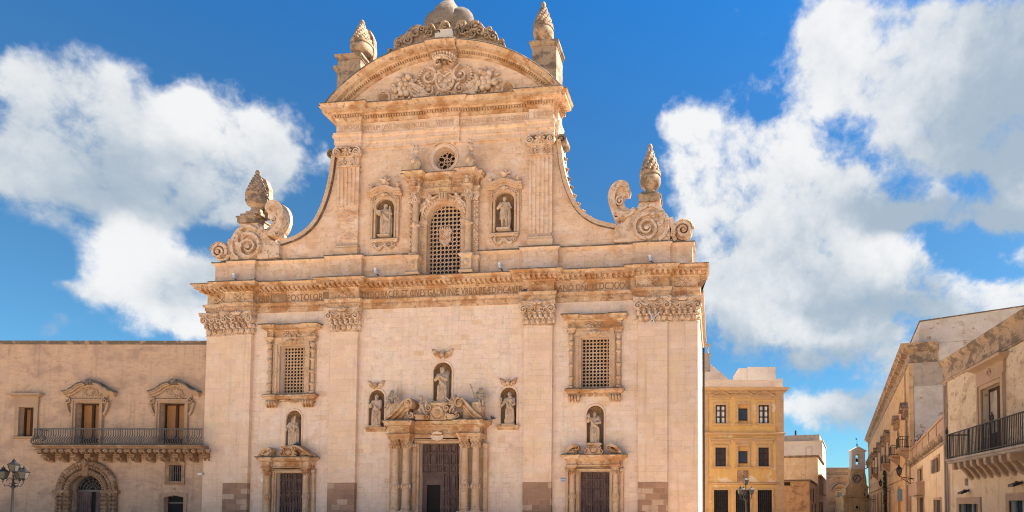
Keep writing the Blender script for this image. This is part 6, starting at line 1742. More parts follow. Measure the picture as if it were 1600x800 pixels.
# ------------------------------------------------------------------ yellow building behind the church
q = on_ray(1096, 56); FY = Frame(q, YAW); p = FY.p
YB = thing('yellow_building', 'yellow plaster building of three storeys with triangular window hoods right of the church', 'building', (q.x, q.y, 0), YAW)
XR = p(1224, 650)[0]; ztop = p(1160, 609)[1]; XA = -6.0
def rcy(xa, ya, xb, yb): a = p(xa, yb); b = p(xb, ya); return rect(a[0], b[0], a[1], b[1])
k_ = 1 / 2.857
def Q(x, y): return (1080 + x * k_, 520 + y * k_)
wins = []; 
for (xa, xb) in ((109, 155), (301, 347)):
    wins.append(rcy(*Q(xa, 322), *Q(xb, 405))); wins.append(rcy(*Q(xa - 1, 512), *Q(xb, 597)))
niw = [rcy(*Q(210, 318), *Q(252, 406)), rcy(*Q(210, 508), *Q(252, 598))]
drs = [rcy(*Q(102, 702), *Q(165, 860)), rcy(*Q(199, 702), *Q(263, 860)), rcy(*Q(297, 702), *Q(361, 860))]
for d in drs: d[0] = (d[0][0], .02); d[1] = (d[1][0], .02)
mb = MB(); mb.panel(rect(XA, XR, 0, ztop), wins + niw + drs, 0, .28, 12)
mb.box(XA, XR - .02, 10, 12, 0, ztop); mb.box(XA, XR - .02, .5, 12, ztop - .3, ztop - .2); mb.build('wall', M['yellow'], YB)
for d in niw: mb = MB(); mb.box(d[0][0], d[1][0], .2, .26, d[0][1], d[2][1]); mb.build('niche_back', M['yellow'], YB)
for xa_, xb_ in ((p(*Q(378, 500))[0], XR + .02), (XA, p(*Q(77, 500))[0])): mb = MB(); mb.box(xa_, xb_, -.06, .02, 0, ztop - .01); mb.build('corner_pilaster', M['tan'], YB)
mb = MB()
mb.mould([(XA, -.06), (XR, -.06), (XR, 10)], [(-.1, ztop - .35), (.05, ztop - .35), (.08, ztop - .2), (.35, ztop - .1), (.4, ztop + .05), (.5, ztop + .15), (-.3, ztop + .2)])
zf = p(*Q(240, 450))[1]
mb.mould([(XA, -.06), (XR, -.06), (XR, 8)], [(-.1, zf - .18), (.04, zf - .15), (.16, zf - .02), (.18, zf + .08), (-.1, zf + .14)])
zf = p(*Q(240, 672))[1]; xa_ = p(*Q(86, 672))[0]; xb_ = p(*Q(380, 672))[0]
mb.mould([(xa_, .0), (xa_, -.02), (xb_, -.02), (xb_, .0)], [(-.02, zf - .14), (.05, zf - .12), (.14, zf), (.16, zf + .06), (-.02, zf + .1)])
mb.build('string_course', M['tan'], YB)
mb = MB(); za = ztop + .2; zb = p(*Q(230, 212))[1]; mb.box(XA, XR - .1, .3, 6, za - .05, zb); mb.mould([(XA, .3), (XR - .1, .3), (XR - .1, 6)], [(-.1, zb), (.08, zb), (.08, zb + .1), (-.3, zb + .12)])
mb.box(p(*Q(365, 230))[0], XR + .02, .2, 2, za - .05, zb + .2); mb.build('parapet', M['pale'], YB)
mb = MB(); x0, x1 = p(*Q(212, 180), -4)[0], p(*Q(378, 180), -4)[0]; zt = p(*Q(300, 152), -4)[1]; mb.box(x0 + .9, x1, 4, 8, ztop, zt); mb.box(x0, x0 + .9, 4.1, 8, ztop, zt - .12); mb.build('roof_room', M['pale'], YB)
for wn in wins + niw:
    x0, x1, z0, z1 = wn[0][0], wn[1][0], wn[0][1], wn[2][1]; isn = wn in niw; low = z1 < 9
    up = z0 > zf + 3.4
    mb = MB(); b_ = .24
    mb.box(x0 - b_, x0, -.07, .01, z0, z1 + .0); mb.box(x1, x1 + b_, -.07, .01, z0, z1); mb.box(x0 - b_, x1 + b_, -.071, .01, z1, z1 + b_); mb.box(x0 - b_ - .12, x1 + b_ + .12, -.16, .01, z0 - .16, z0)
    cx = (x0 + x1) / 2; hw = (x1 - x0) / 2 + b_ + .22
    if z0 > p(*Q(240, 450))[1]:
        zz = z1 + .75
        mb.box(cx - hw + .1, cx + hw - .1, -.1, .01, z1 + b_ + .25, zz); mb.box(cx - hw, cx + hw, -.22, .01, zz, zz + .1)
        mb.ribbon([(cx - hw - .03, zz + .1), (cx, zz + .62), (cx + hw + .03, zz + .1)], -.12, .0, -.24, .01); mb.prism([(cx - hw + .1, zz + .1), (cx + hw - .1, zz + .1), (cx, zz + .55)], -.08, .01)
    else:
        zz = z1 + .65
        mb.box(cx - hw + .1, cx + hw - .1, -.12, .01, z1 + b_ + .1, zz); mb.box(cx - hw, cx + hw, -.25, .01, zz, zz + .14)
    o = mb.build('niche' if isn else 'window', M['tan'], YB)
    if isn:
        s_ = .42; zc = z0 + (z1 - z0) * .45
        mb = MB(); mb.box(cx - s_, cx + s_, .17, .21, zc - s_, zc + s_ + .1); mb.build('pane', M['bluedark'], o)
        mb = MB(); mb.panel(rect(cx - s_ - .1, cx + s_ + .1, zc - s_ - .1, zc + s_ + .2), [rect(cx - s_, cx + s_, zc - s_, zc + s_ + .1)], .15, .06); mb.build('frame', M['winwood'], o)
    else:
        mb = MB()
        for a, b in ((x0, x0 + .13), (cx - .09, cx + .09), (x1 - .13, x1)): mb.box(a, b, .12, .2, z0, z1)
        for zz in (z0, z0 + (z1 - z0) * .33, z0 + (z1 - z0) * .66, z1 - .12): mb.box(x0, x1, .13, .19, zz, zz + .1)
        o2_ = mb.build('casement', M['winwood'], o)
        mb = MB(); mb.box(x0, x1, .21, .24, z0, z1); mb.build('pane', M['whiteplate'] if z0 > p(*Q(240, 450))[1] else M['bluedark'], o2_)
for d in drs:
    x0, x1, z1 = d[0][0], d[1][0], d[2][1]; mb = MB()
    mb.box(x0 - .2, x0, -.08, .01, .0, z1 + .2); mb.box(x1, x1 + .2, -.08, .01, .0, z1 + .2); mb.box(x0, x1, -.079, .01, z1, z1 + .2)
    o = mb.build('doorway', M['tan'], YB); mb = MB(); mb.box(x0, x1, .22, .27, .02, z1); mb.build('pane', M['dark'], o)
    mb = MB()
    for i in range(8): xx = x0 + (x1 - x0) * i / 7; mb.tube([(xx, .14, .02), (xx, .14, z1)], .028, 5)
    for i in range(9): zz = .2 + (z1 - .3) * i / 8; mb.tube([(x0, .14, zz), (x1, .14, zz)], .022, 5)
    cx = (x0 + x1) / 2; mb.curl(cx - .12, z1 - 1.4, .12, .3, 1, 0, .05); mb.curl(cx + .12, z1 - 1.4, .12, .3, -1, pi, .05)
    mb.build('grille', M['iron'], o)
mb = MB(); a = p(*Q(205, 668)); b = p(*Q(253, 615)); mb.box(a[0], b[0], -.08, .01, a[1] + .1, b[1]); mb.relief(a[0] + .1, b[0] - .1, a[1] + .2, b[1] - .1, -.1, 5, .28, 1.3); mb.build('carved_shield', M['rustic'], YB)
# gable seen over it, in front of its roof
q = on_ray(1092, 70); FG = Frame(q, YAW); p = FG.p
t = thing('gabled_house', 'pale gable with a pinnacle between church and yellow building', 'building', (q.x, q.y, 0), YAW)
mb = MB(); g0 = p(1107, 570)[0]; zg = p(1107, 566)[1]; gx = p(1143, 596)[0]; zl = p(1143, 596)[1]
mb.prism([(-8, 0), (gx, 0), (gx, zl), (g0, zg), (g0, zg + .4), (-8, zg + .4)], 0, 9); mb.build('wall', M['pale'], t)
mb = MB(); xx = p(1103, 550)[0]; z0 = zg + .4; z1 = p(1103, 539)[1]; mb.box(xx - .4, xx + .45, -.2, .8, z0 - 1.5, z0 + .5); mb.box(xx - .5, xx + .55, -.3, .9, z0 + .5, z0 + .62)
for e in (-.3, .3): mb.tube([(xx + e, .2, z0 + .6), (xx + e * .6, .2, (z0 + z1) / 2 + .2), (xx + e, .2, z1)], [.14, .08, .16], 8)
mb.box(xx - .48, xx + .52, -.2, .7, z1, z1 + .12); mb.build('pinnacle', M['greywall'], t)

# ------------------------------------------------------------------ street blocks beyond
def obox(t, name, mat, x0, x1, y0, y1, z0, z1, parent=None):
    mb = MB(); mb.box(x0, x1, y0, y1, z0, z1); return mb.build(name, M[mat], parent or t)
SA = atan2(ray(1330, 790).x, ray(1330, 790).y)      # heading of the street, clockwise from +Y
def sframe(px, depth): q = on_ray(px, depth); return q, Frame(q, -SA)
def rightface(mb_f, t, F, px0, px1, wins, mat):     # recessed openings on the sunlit flank
    pass
# brown low house
q, F = sframe(1265, 70)
FA = F; t = thing('low_brown_house', 'low brown house with flaking plaster in front of the beige block', 'house', (q.x, q.y, 0), -SA)
x0 = F.X(1215, 750); z1 = F.Z(1245, 750.5)
obox(t, 'wall', 'brownwall', x0, 0, 0, 16, 0, z1)
obox(t, 'flank_wall', 'beige', -.2, .012, .05, 15.9, 0, z1 - .1)
mb = MB(); mb.mould([(x0, 0), (0.012, 0), (0.012, 16)], [(-.1, z1 - .12), (.12, z1 - .08), (.14, z1 + .08), (-.3, z1 + .1)]); mb.build('coping', M['lichen'], t)
for (ya, yb, za, zb, nm) in ((1.5, 3.0, z1 * .48, z1 * .75, 'window'), (6, 8.0, z1 * .45, z1 * .8, 'window'), (10, 12, .1, z1 * .42, 'door'), (3.6, 5.2, .1, z1 * .4, 'door')):
    mb = MB(); mb.box(-.05, .03, ya, yb, za, zb); o = mb.build(nm, M['winwood'], t); mb = MB(); mb.box(-.02, .10, ya - .15, yb + .15, zb, zb + .16); mb.build('lintel', M['tan'], o)
mb = MB(); mb.box(-3.6, -2.2, -.03, .02, z1 + .0 - .6, z1 - .2); mb.build('vent', M['dark'], t)
# beige block
q, F = sframe(1278.5, 82); t = thing('beige_block', 'beige plaster block with a sunlit flank beyond the yellow building', 'building', (q.x, q.y, 0), -SA)
x0 = F.X(1212, 740); z1 = F.Z(1255, 713)
obox(t, 'wall', 'beige', x0, 0, 0, 17, 0, z1)
mb = MB(); mb.mould([(x0, 0), (0, 0), (0, 17)], [(-.1, z1 - .2), (.1, z1 - .15), (.22, z1), (.22, z1 + .12), (-.4, z1 + .16)]); mb.build('coping', M['dirty'], t)
for k, ya in enumerate((3.0, 7.5, 12.2)):
    zb = z1 * .66; za = z1 * .42; mb = MB(); mb.box(-.05, .05, ya, ya + 1.4, za, zb); o = mb.build('window', M['winwood'], t)
    mb = MB(); mb.box(-.02, .35, ya - .4, ya + 1.8, zb + .3, zb + .5); mb.box(-.02, .15, ya - .25, ya, za, zb + .3); mb.box(-.02, .15, ya + 1.4, ya + 1.65, za, zb + .3); mb.box(-.02, .5, ya - .4, ya + 1.8, za - .3, za - .12); mb.build('window_surround', M['tan'], o)
    mb = MB(); mb.box(-.05, .05, ya, ya + 1.6, .1, z1 * .26); mb.build('door', M['winwood'], t)
# pale roof storey
q, F = sframe(1286, 98); t = thing('pale_house', 'pale pinkish house rising behind the beige block', 'building', (q.x, q.y, 0), -SA)
x0 = F.X(1205, 700); z1 = F.Z(1250, 690); z2 = F.Z(1250, 678.5)
obox(t, 'wall', 'pale', x0, 0, 0, 14, 0, z1)
obox(t, 'roof_storey', 'greywall', x0, -.5, 1.2, 14, z1 - .1, z2)
mb = MB(); mb.mould([(x0, 0), (0, 0), (0, 14)], [(-.1, z1 - .1), (.15, z1 - .05), (.15, z1 + .08), (-.3, z1 + .1)]); mb.build('cornice', M['pale'], t)
a = F.p(1258, 722); b = F.p(1269, 694); mb = MB(); mb.panel(rect(a[0], b[0], a[1] + .4, b[1] - .4), [rect(a[0] + .25, b[0] - .25, a[1] + .8, b[1] - .7)], -.06, .1); o = mb.build('blind_window', M['white'], t)
mb = MB(); mb.box(a[0] + .25, b[0] - .25, -.01, .02, a[1] + .8, b[1] - .7); mb.build('panel', M['pale'], o)
mb = MB(); mb.tube([(-4.5, 3, z2), (-4.5, 3, z2 + 1.0)], .15, 6); mb.build('chimney_pipe', M['iron'], t)

# far palace and bell-gable church closing the street
q = on_ray(1290, 128); F = Frame(q, YAW); p = F.p
t = thing('far_palace', 'weathered grey palace with a hooded balcony window closing the street', 'building', (q.x, q.y, 0), YAW)
a = p(1260, 731); b = p(1342, 731); mb = MB(); wn = (p(1308, 790)[0], p(1318, 770)[0], p(1308, 791)[1], p(1318, 769)[1])
mb.panel(rect(a[0], b[0], 0, b[1]), [rect(*wn)], 0, .4, 14); mb.build('wall', M['brownwall'], t)
mb = MB(); z = b[1]
mb.mould([(a[0], 0), (b[0], 0)], [(-.1, z - 1.9), (.1, z - 1.9), (.2, z - 1.5), (.05, z - 1.4), (.05, z - .9), (.3, z - .7), (.9, z - .5), (1.0, z), (-.4, z + .1)]); mb.build('cornice', M['greywall'], t)
cx = (wn[0] + wn[1]) / 2; mb = MB(); mb.box(wn[0] - .4, wn[0], -.15, .02, wn[2], wn[3] + .3); mb.box(wn[1], wn[1] + .4, -.15, .02, wn[2], wn[3] + .3); mb.box(wn[0], wn[1], -.149, .02, wn[3], wn[3] + .3)
mb.arc(cx, wn[3] + .1, [(.0, 1.3), (.5, 1.35), (.5, 1.6), (0, 1.65)], -1.2, 1.2, 12); mb.box(cx - 1.6, cx + 1.6, -.3, .02, wn[3] + .4, wn[3] + .6); mb.box(cx - 1.4, cx + 1.4, -.8, .02, wn[2] - .3, wn[2] - .05)
mb.arc(cx, wn[3] - .4, [(.0, 2.2), (.25, 2.25), (.25, 2.5), (0, 2.6)], -1.3, 1.3, 12)
o = mb.build('window', M['greywall'], t); mb = MB(); mb.box(wn[0], wn[1], .3, .35, wn[2], wn[3]); mb.build('shutter', M['acbox'], o)
mb = MB()
for i in range(13): xx = cx - 1.3 + 2.6 * i / 12; mb.tube([(xx, -.75, wn[2]), (xx, -.75, wn[2] + 1.0)], .03, 5)
mb.tube([(cx - 1.3, -.75, wn[2] + 1.0), (cx + 1.3, -.75, wn[2] + 1.0)], .04, 5); mb.build('balcony_railing', M['iron'], o)
q = on_ray(1339, 122); F = Frame(q, YAW); p = F.p
t = thing('bell_gable_church', 'small golden church with a bell gable and round clock at the end of the street', 'church', (q.x, q.y, 0), YAW)
k_ = 1 / 6.156
def Q2(x, y): return p(1260 + x * k_, 670 + y * k_)
zA = Q2(480, 655)[1]; xa, xb = Q2(360, 700)[0], Q2(600, 700)[0]
mb = MB(); mb.box(xa, xb + 3, 0, 12, 0, zA); mb.build('wall', M['gold'], t)
mb = MB(); mb.mould([(xa, 1), (xa, 0), (xb + 3, 0)], [(-.1, zA - .3), (.1, zA - .25), (.35, zA), (.4, zA + .2), (-.3, zA + .3)])
for xx in (375, 425, 545, 590): mb.box(Q2(xx, 700)[0] - .35, Q2(xx, 700)[0] + .35, -.15, .02, 0, zA - .3)
mb.build('cornice', M['gold'], t)
mb = MB(); zB = Q2(500, 570)[1]; zC = Q2(500, 385)[1]
mb.box(Q2(385, 600)[0], Q2(600, 600)[0], .4, 3, zA + .2, zB); mb.box(Q2(432, 500)[0], Q2(570, 500)[0], .2, 2, zB - .2, zC)
for sg, x1, x2 in ((-1, 385, 432), (1, 610, 570)):
    e0, e1 = Q2(x1, 570)[0], Q2(x2, 570)[0]
    mb.prism(([(e0, zB), (e1, zB), (e1, zC - .4), (e1 - .3, zB + 1.6), (e0 + .5, zB + .7)] if sg < 0 else [(e1, zB), (e0, zB), (e0 - .5, zB + .7), (e1 + .3, zB + 1.6), (e1, zC - .4)]), .3, 1.6)
mb.build('attic', M['gold'], t)
mb = MB(); c = Q2(486, 478); R_ = 1.05
mb.lathe((0, 0, 0), [(.0, .08), (R_, .08), (R_ * 1.05, .18), (R_ * 1.3, .2), (R_ * 1.35, .0)], 24); mb.xform(lambda v: (v[0] * .92 + c[0], .2 - v[2], v[1] * 1.25 + c[1])); mb.build('clock_surround', M['gold'], t)
mb = MB(); mb.lathe((0, 0, 0), [(.0, .12), (R_ * .92, .12), (R_ * .92, .0)], 24); mb.xform(lambda v: (v[0] * .92 + c[0], .2 - v[2], v[1] * 1.25 + c[1])); o = mb.build('clock_face', M['greywall'], t)
mb = MB(); mb.torus(c[0], c[1], .7, .06, .02, 20, 5); mb.tube([(c[0], .03, c[1]), (c[0] + .1, .03, c[1] + .8)], .06, 5); mb.tube([(c[0], .03, c[1]), (c[0] - .4, .03, c[1] - .3)], .06, 5); mb.build('clock_hand', M['dark'], o)
mb = MB(); x0, x1, z1 = Q2(440, 300)[0], Q2(570, 300)[0], Q2(500, 215)[1]; cx = (x0 + x1) / 2
mb.panel(rect(x0, x1, zC - .1, z1), [arch_poly(cx - .1, .45, zC + .9, Q2(495, 265)[1], 12)], .3, 1.4, 1.4)
mb.panel(rect(x0, x1, zC - .1, z1), [arch_poly(cx - .1, .45, zC + .9, Q2(495, 265)[1], 12)], 1.7, 0, 0)
mb.mould([(x0, 1.7), (x0, .3), (x1, .3), (x1, 1.7)], [(-.1, zC - .05), (.2, zC), (.25, zC + .15), (-.1, zC + .2)])
mb.mould([(x0, 1.7), (x0, .3), (x1, .3), (x1, 1.7)], [(-.1, z1 - .15), (.15, z1 - .05), (.3, z1 + .1), (-.1, z1 + .12)])
zp = Q2(498, 168)[1]; mb.prism([(x0 - .3, z1 + .1), (x1 + .3, z1 + .1), (cx, zp)], .1, 1.9); mb.build('bell_gable', M['pale'], t)
mb = MB(); zb = zC + 1.5; mb.lathe((cx - .1, 1.0, zb), [(.38, 0), (.32, .12), (.24, .35), (.2, .6), (.08, .7), (0, .72)], 14); mb.lathe((cx - .1, 1.0, zb + 1.35), [(.28, 0), (.22, .1), (.17, .3), (.14, .45), (.06, .52), (0, .54)], 14); mb.tube([(cx - .6, 1.0, zb + .8), (cx + .4, 1.0, zb + .8)], .05, 6); mb.build('bell', M['iron'], t)
mb = MB(); mb.tube([(cx, 1, zp - .2), (cx, 1, zp + .5)], .12, 6); mb.ball((cx, 1, zp + .5), .16); mb.tube([(cx, 1, zp + .5), (cx, 1, zp + 1.6)], .03, 5); mb.ball((cx - .1, 1, zp + 1.6), (.22, .05, .14)); mb.build('weather_vane', M['iron'], t)
mb = MB(); c2 = Q2(485, 755); mb.torus(c2[0], c2[1], .42, .14, -.05, 16, 6); o = mb.build('round_window', M['gold'], t); mb = MB(); mb.ball((c2[0], -.0, c2[1]), (.4, .06, .4)); mb.build('pane', M['dark'], o)

# ------------------------------------------------------------------ right side of the street
# near balcony house: its front runs parallel to the church axis
XW = CAMP.x + 11.0
def hit_x(px, X): r = ray(px, 790); t = (X - CAMP.x) / r.x; return CAMP.y + t * r.y
yc = hit_x(1478, XW); FB = Frame((XW, yc), -pi / 2); p = FB.p
t = thing('balcony_house', 'peeling cream house with a railed stone balcony at the right edge', 'house', (XW, yc, 0), -pi / 2); BH = t
zr = p(1478, 564)[1]; zr2 = p(1600, 486)[1]; zr = (zr + zr2) / 2
kk = 1 / 2.5
def Q3(x, y, d=0): return p(1280 + x * kk, 480 + y * kk, d)
LEN = Q3(800, 500)[0] + 12
dx0, dx1 = Q3(640, 500)[0], Q3(718, 500)[0]; dzt = Q3(680, 305)[1]; zsl = Q3(640, 600, .0)[1]
zsl = Q3(500, 600, .9)[1]
lo = [rect(Q3(551, 780)[0], Q3(626, 780)[0], .02, Q3(590, 768)[1]), rect(Q3(748, 770)[0], Q3(815, 770)[0], .02, Q3(780, 755)[1])]
small = [rect(Q3(570, 690)[0], Q3(585, 690)[0], Q3(577, 697)[1], Q3(577, 669)[1]), rect(Q3(771, 630)[0], Q3(791, 630)[0], Q3(780, 645)[1], Q3(780, 617)[1])]
zband = Q3(520, 610)[1]
mb = MB(); mb.panel(rect(0, LEN, zband, zr), [rect(dx0, dx1, zsl + .05, dzt)], 0, .4, 10); mb.build('upper_wall', M['oldcream'], t)
mb = MB(); mb.panel(rect(0, LEN, 0, zband), lo + small, -.02, .4, 10); mb.box(0.01, .06, .3, 10, 0, zr - .1); mb.build('lower_wall', M['beige'], t)
mb = MB(); mb.mould([(0, 10), (0, 0), (LEN, 0)], [(-.1, zr - 1.05), (.06, zr - 1.05), (.09, zr - .98), (.03, zr - .92), (.03, zr - .3), (.10, zr - .22), (.2, zr - .12), (.22, zr), (-.6, zr + .06)]); mb.build('cornice', M['dirty'], t)
mb = MB(); mb.box(-.02, .42, -.04, .02, 0, zr - 1.0); mb.build('corner_pilaster', M['palstone'], t)
mb = MB(); cx = (dx0 + dx1) / 2; hw = (dx1 - dx0) / 2
for d, a, b in ((.08, hw, hw + .16), (.13, hw + .16, hw + .3)):
    for sg in (-1, 1): mb.box(*sorted((cx + sg * a, cx + sg * b)), -d, .02, zsl + .05, dzt + (b - hw))
    mb.box(cx - a, cx + a, -d + .001, .02, dzt + (a - hw), dzt + (b - hw) - .001)
mb.mould([(cx - hw - .35, .02), (cx - hw - .35, -.1), (cx + hw + .35, -.1), (cx + hw + .35, .02)], [(-.1, dzt + .3), (.0, dzt + .3), (.0, dzt + .75), (.1, dzt + .82), (.28, dzt + .9), (.30, dzt + 1.0), (-.1, dzt + 1.05)]); mb.torus(cx, dzt + .55, .13, .05, -.11, 12, 5)
o = mb.build('balcony_door', M['palstone'], t)
mb = MB(); mb.box(dx0, cx - .03, .28, .34, zsl + .05, dzt); mb.box(cx + .03, dx1, .28, .34, zsl + .05, dzt); mb.box(cx - .05, cx + .05, .24, .36, zsl + .05, dzt)
for a, b in ((dx0, cx - .03), (cx + .03, dx1)): mb.box(a, a + .1, .25, .28, zsl, dzt); mb.box(b - .1, b, .25, .28, zsl, dzt); mb.box(a + .1, b - .1, .25, .28, dzt - .12, dzt); mb.box(a + .1, b - .1, .25, .28, zsl + .05, zsl + .9)
o3 = mb.build('door_leaf', M['winwood'], o)
mb = MB(); mb.box(cx + .14, dx1 - .11, .262, .275, zsl + 1.0, dzt - .13); mb.box(dx0 + .11, cx - .14, .262, .275, zsl + 1.0, dzt - .13); mb.build('pane', M['whiteplate'] if False else M['greywall'], o3)
# balcony
bx0 = Q3(497, 560, .9)[0]; bx1 = LEN - 6; 
mb = MB(); mb.mould([(bx0, .02), (bx0, -.9), (bx1, -.9), (bx1, .02)], [(-.9, zsl - .14), (-.08, zsl - .14), (-.02, zsl - .1), (.0, zsl - .04), (.05, zsl - .02), (.05, zsl + .06), (-.9, zsl + .07)]); mb.build('balcony_slab', M['greywall'], t)
for k in range(9):
    xx = bx0 + .45 + .62 * k
    side = [(-.82, zsl - .14), (-.82, zsl - .3), (-.66, zsl - .42), (-.5, zsl - .36), (-.34, zsl - .5), (-.2, zsl - .72), (.02, zsl - .9), (.02, zsl - .14)]; n = 8
    mb = MB(); mb.add([(xx - .11, y, z) for y, z in side] + [(xx + .11, y, z) for y, z in side], [tuple(range(n)), tuple(range(n, 2 * n))] + [(i, (i + 1) % n, n + (i + 1) % n, n + i) for i in range(n)]); mb.tube([(xx - .12, -.7, zsl - .32), (xx + .12, -.7, zsl - .32)], .11, 8)
    mb.build('corbel', M['palstone'], t)
mb = MB(); zt = Q3(497, 500, .88)[1]
nb = int((bx1 - bx0) / .125)
for i in range(nb + 1): mb.tube([(bx0 + (bx1 - bx0) * i / nb, -.87, zsl + .06), (bx0 + (bx1 - bx0) * i / nb, -.87, zt)], .016 if i % 18 else .03, 5)
for j in range(7): mb.tube([(bx0, -.87 + .87 * j / 7, zsl + .06), (bx0, -.87 + .87 * j / 7, zt)], .016, 5)
for z in (zt, zsl + .14): mb.tube([(bx0, .0, z), (bx0, -.87, z), (bx1, -.87, z)], .028, 6)
for xx in (bx0, bx0 + 4.35): mb.torus(xx, zt + .14, .12, .022, -.87, 12, 5); mb.tube([(xx, -.87, zt), (xx, -.87, zt + .35)], .025, 5)
mb.build('balcony_railing', M['iron'], t)
for k, rct in enumerate(lo):
    x0, x1, z1 = rct[0][0], rct[1][0], rct[2][1]; mb = MB(); mb.box(x0 - .25, x0, -.07, .02, .02, z1 + .28); mb.box(x1, x1 + .25, -.07, .02, .02, z1 + .28); mb.box(x0, x1, -.069, .02, z1, z1 + .278); o = mb.build('shop_doorway', M['palstone'], t)
    mb = MB(); mb.box(x0, x1, .2, .26, .02, z1); mb.build('pane', M['paneglass'], o); mb = MB(); 
    for xx in (x0, (x0 + x1) / 2 - .04, x1 - .08): mb.box(xx, xx + .08, .14, .22, .02, z1)
    mb.build('frame', M['acbox'], o)
for rct in small: mb = MB(); mb.box(rct[0][0], rct[1][0], .1, .2, rct[0][1], rct[2][1]); mb.build('wall_vent', M['rustic'], t)
q_ = FB
def world(F, x, d, z): v = F.o + F.u * x - F.v * d; return (v.x, v.y, z)
for k, (a, b, lab) in enumerate(((568, 718, 'black floodlight over the left shop door of the balcony house'), (772, 687, 'black floodlight over the right shop door of the balcony house'))):
    x, z = Q3(a, b, .2); tt_ = thing('wall_floodlight', lab, 'floodlight', world(FB, x, .0, z), -pi / 2, 'black floodlights over the shop doors')
    mb = MB(); mb.box(-.20, .20, -.42, -.16, -.07, .03); mb.xform(lambda v: (v[0], v[1], v[2] + (v[1] + .2) * .35)); mb.build('lamp_head', M['iron'], tt_); mb = MB(); mb.tube([(0, -.02, .02), (0, -.25, .05)], .025, 5); mb.box(-.05, .05, -.02, .0, -.05, .09); mb.build('bracket', M['iron'], tt_)
mb = MB(); mb.tube([(.52, -.1, 1.2), (.52, -.1, zsl - .3)], .035, 6); mb.tube([(.3, -.12, .9), (.3, -.12, zr - 1.2)], .05, 8); mb.build('downpipe', M['greywall'], t)
obox(t, 'roof', 'roof', .05, LEN - .05, .5, 9.9, zr - .5, zr - .35)

# low terrace house next along the street
C0 = Vector((XW + .35, yc + .02)); dl = ray(1338, 790); dl = Vector((dl.x, dl.y)).normalized()
def along(C_, d_, px):
    r_ = ray(px, 790); r_ = Vector((r_.x, r_.y)); c_ = C_ - Vector((CAMP.x, CAMP.y))
    return (c_.x * r_.y - c_.y * r_.x) / (r_.x * d_.y - r_.y * d_.x)
L1 = along(C0, dl, 1424); C1 = C0 + dl * L1
# local x runs from the far end towards the viewer
ang = atan2(-dl.y, -dl.x); FL = Frame(C1, ang); p = FL.p
t = thing('terrace_house', 'low cream house with a terrace parapet between the two taller houses', 'house', (C1.x, C1.y, 0), ang); TH = t
zp_ = (p(1476, 644)[1] + p(1426, 702)[1]) / 2; zc_ = p(1470, 675)[1]
kk4 = 1 / 3.636
def Q4(x, y, d=0): return p(1340 + x * kk4, 580 + y * kk4, d)
ops = [('window', Q4(345, 628), Q4(368, 550)), ('window', Q4(437, 580), Q4(466, 485)), ('door', Q4(345, 900), Q4(378, 715)), ('door', Q4(440, 900), Q4(475, 730))]
hol = []
for nm, a, b in ops:
    z0 = max(.02, min(a[1], b[1])) if nm == 'window' else .02; hol.append((nm, rect(min(a[0], b[0]), max(a[0], b[0]), z0, max(a[1], b[1]))))
mb = MB(); mb.panel(rect(0, L1, 0, zp_ - 1.0), [h for _, h in hol], 0, .3, 8); mb.build('wall', M['beige'], t)
mb = MB(); mb.box(0, L1, -.02, .25, zp_ - 1.0, zp_ - .12); mb.mould([(0, -.02), (L1, -.02)], [(-.3, zp_ - .12), (.08, zp_ - .12), (.10, zp_ - .02), (-.4, zp_)])
for k in range(6): xx = L1 * (k + .5) / 6; mb.box(xx - .22, xx + .22, -.07, .02, zp_ - 1.0, zp_ - .12)
mb.build('parapet', M['palstone'], t)
mb = MB(); mb.mould([(0, -.0), (L1, -.0)], [(-.1, zp_ - 1.5), (.05, zp_ - 1.5), (.08, zp_ - 1.35), (.16, zp_ - 1.3), (.3, zp_ - 1.2), (.36, zp_ - 1.08), (-.1, zp_ - 1.0)]); mb.dentils([(0, 0), (L1, 0)], .08, .26, zp_ - 1.38, zp_ - 1.24, .12, .36)
mb.build('cornice', M['dirty'], t)
for nm, h in hol:
    x0, x1, z0, z1 = h[0][0], h[1][0], h[0][1], h[2][1]; mb = MB()
    mb.box(x0 - .14, x0, -.06, .02, z0, z1 + .14); mb.box(x1, x1 + .14, -.06, .02, z0, z1 + .14); mb.box(x0, x1, -.059, .02, z1, z1 + .14); o = mb.build('window' if nm == 'window' else 'doorway', M['palstone'], t)
    mb = MB(); mb.box(x0, x1, .12, .16, z0, z1); mb.build('shutter' if nm == 'window' else 'door', M['winwood'], o)
x0, z0 = Q4(437, 580); x1, z1 = Q4(466, 485); mb = MB(); mb.box(min(x0, x1) - .7, min(x0, x1), -.12, -.07, z0, z1)
for i in range(16): mb.box(min(x0, x1) - .66, min(x0, x1) - .04, -.15, -.12, z0 + (z1 - z0) * i / 16 + .02, z0 + (z1 - z0) * i / 16 + .06)
mb.build('open_shutter', M['greywall'], t)
a = Q4(330, 712); b = Q4(380, 625); mb = MB(); mb.box(min(a[0], b[0]), max(a[0], b[0]), -.5, .0, a[1], a[1] + .1); mb.box(min(a[0], b[0]), max(a[0], b[0]), -.5, -.44, a[1] + .1, b[1]); mb.box(max(a[0], b[0]) - .05, max(a[0], b[0]), -.44, .0, a[1] + .1, b[1]); mb.build('boxed_balcony', M['palstone'], t)
obox(t, 'roof_terrace', 'roof', .0, L1, .2, 8, zp_ - 1.1, zp_ - 1.0)
mb = MB(); mb.tube([(.35, -.12, .0), (.35, -.12, zp_ - 1.3), (.35, -.45, zp_ - .9)], .06, 8); mb.build('downpipe', M['greywall'], t)
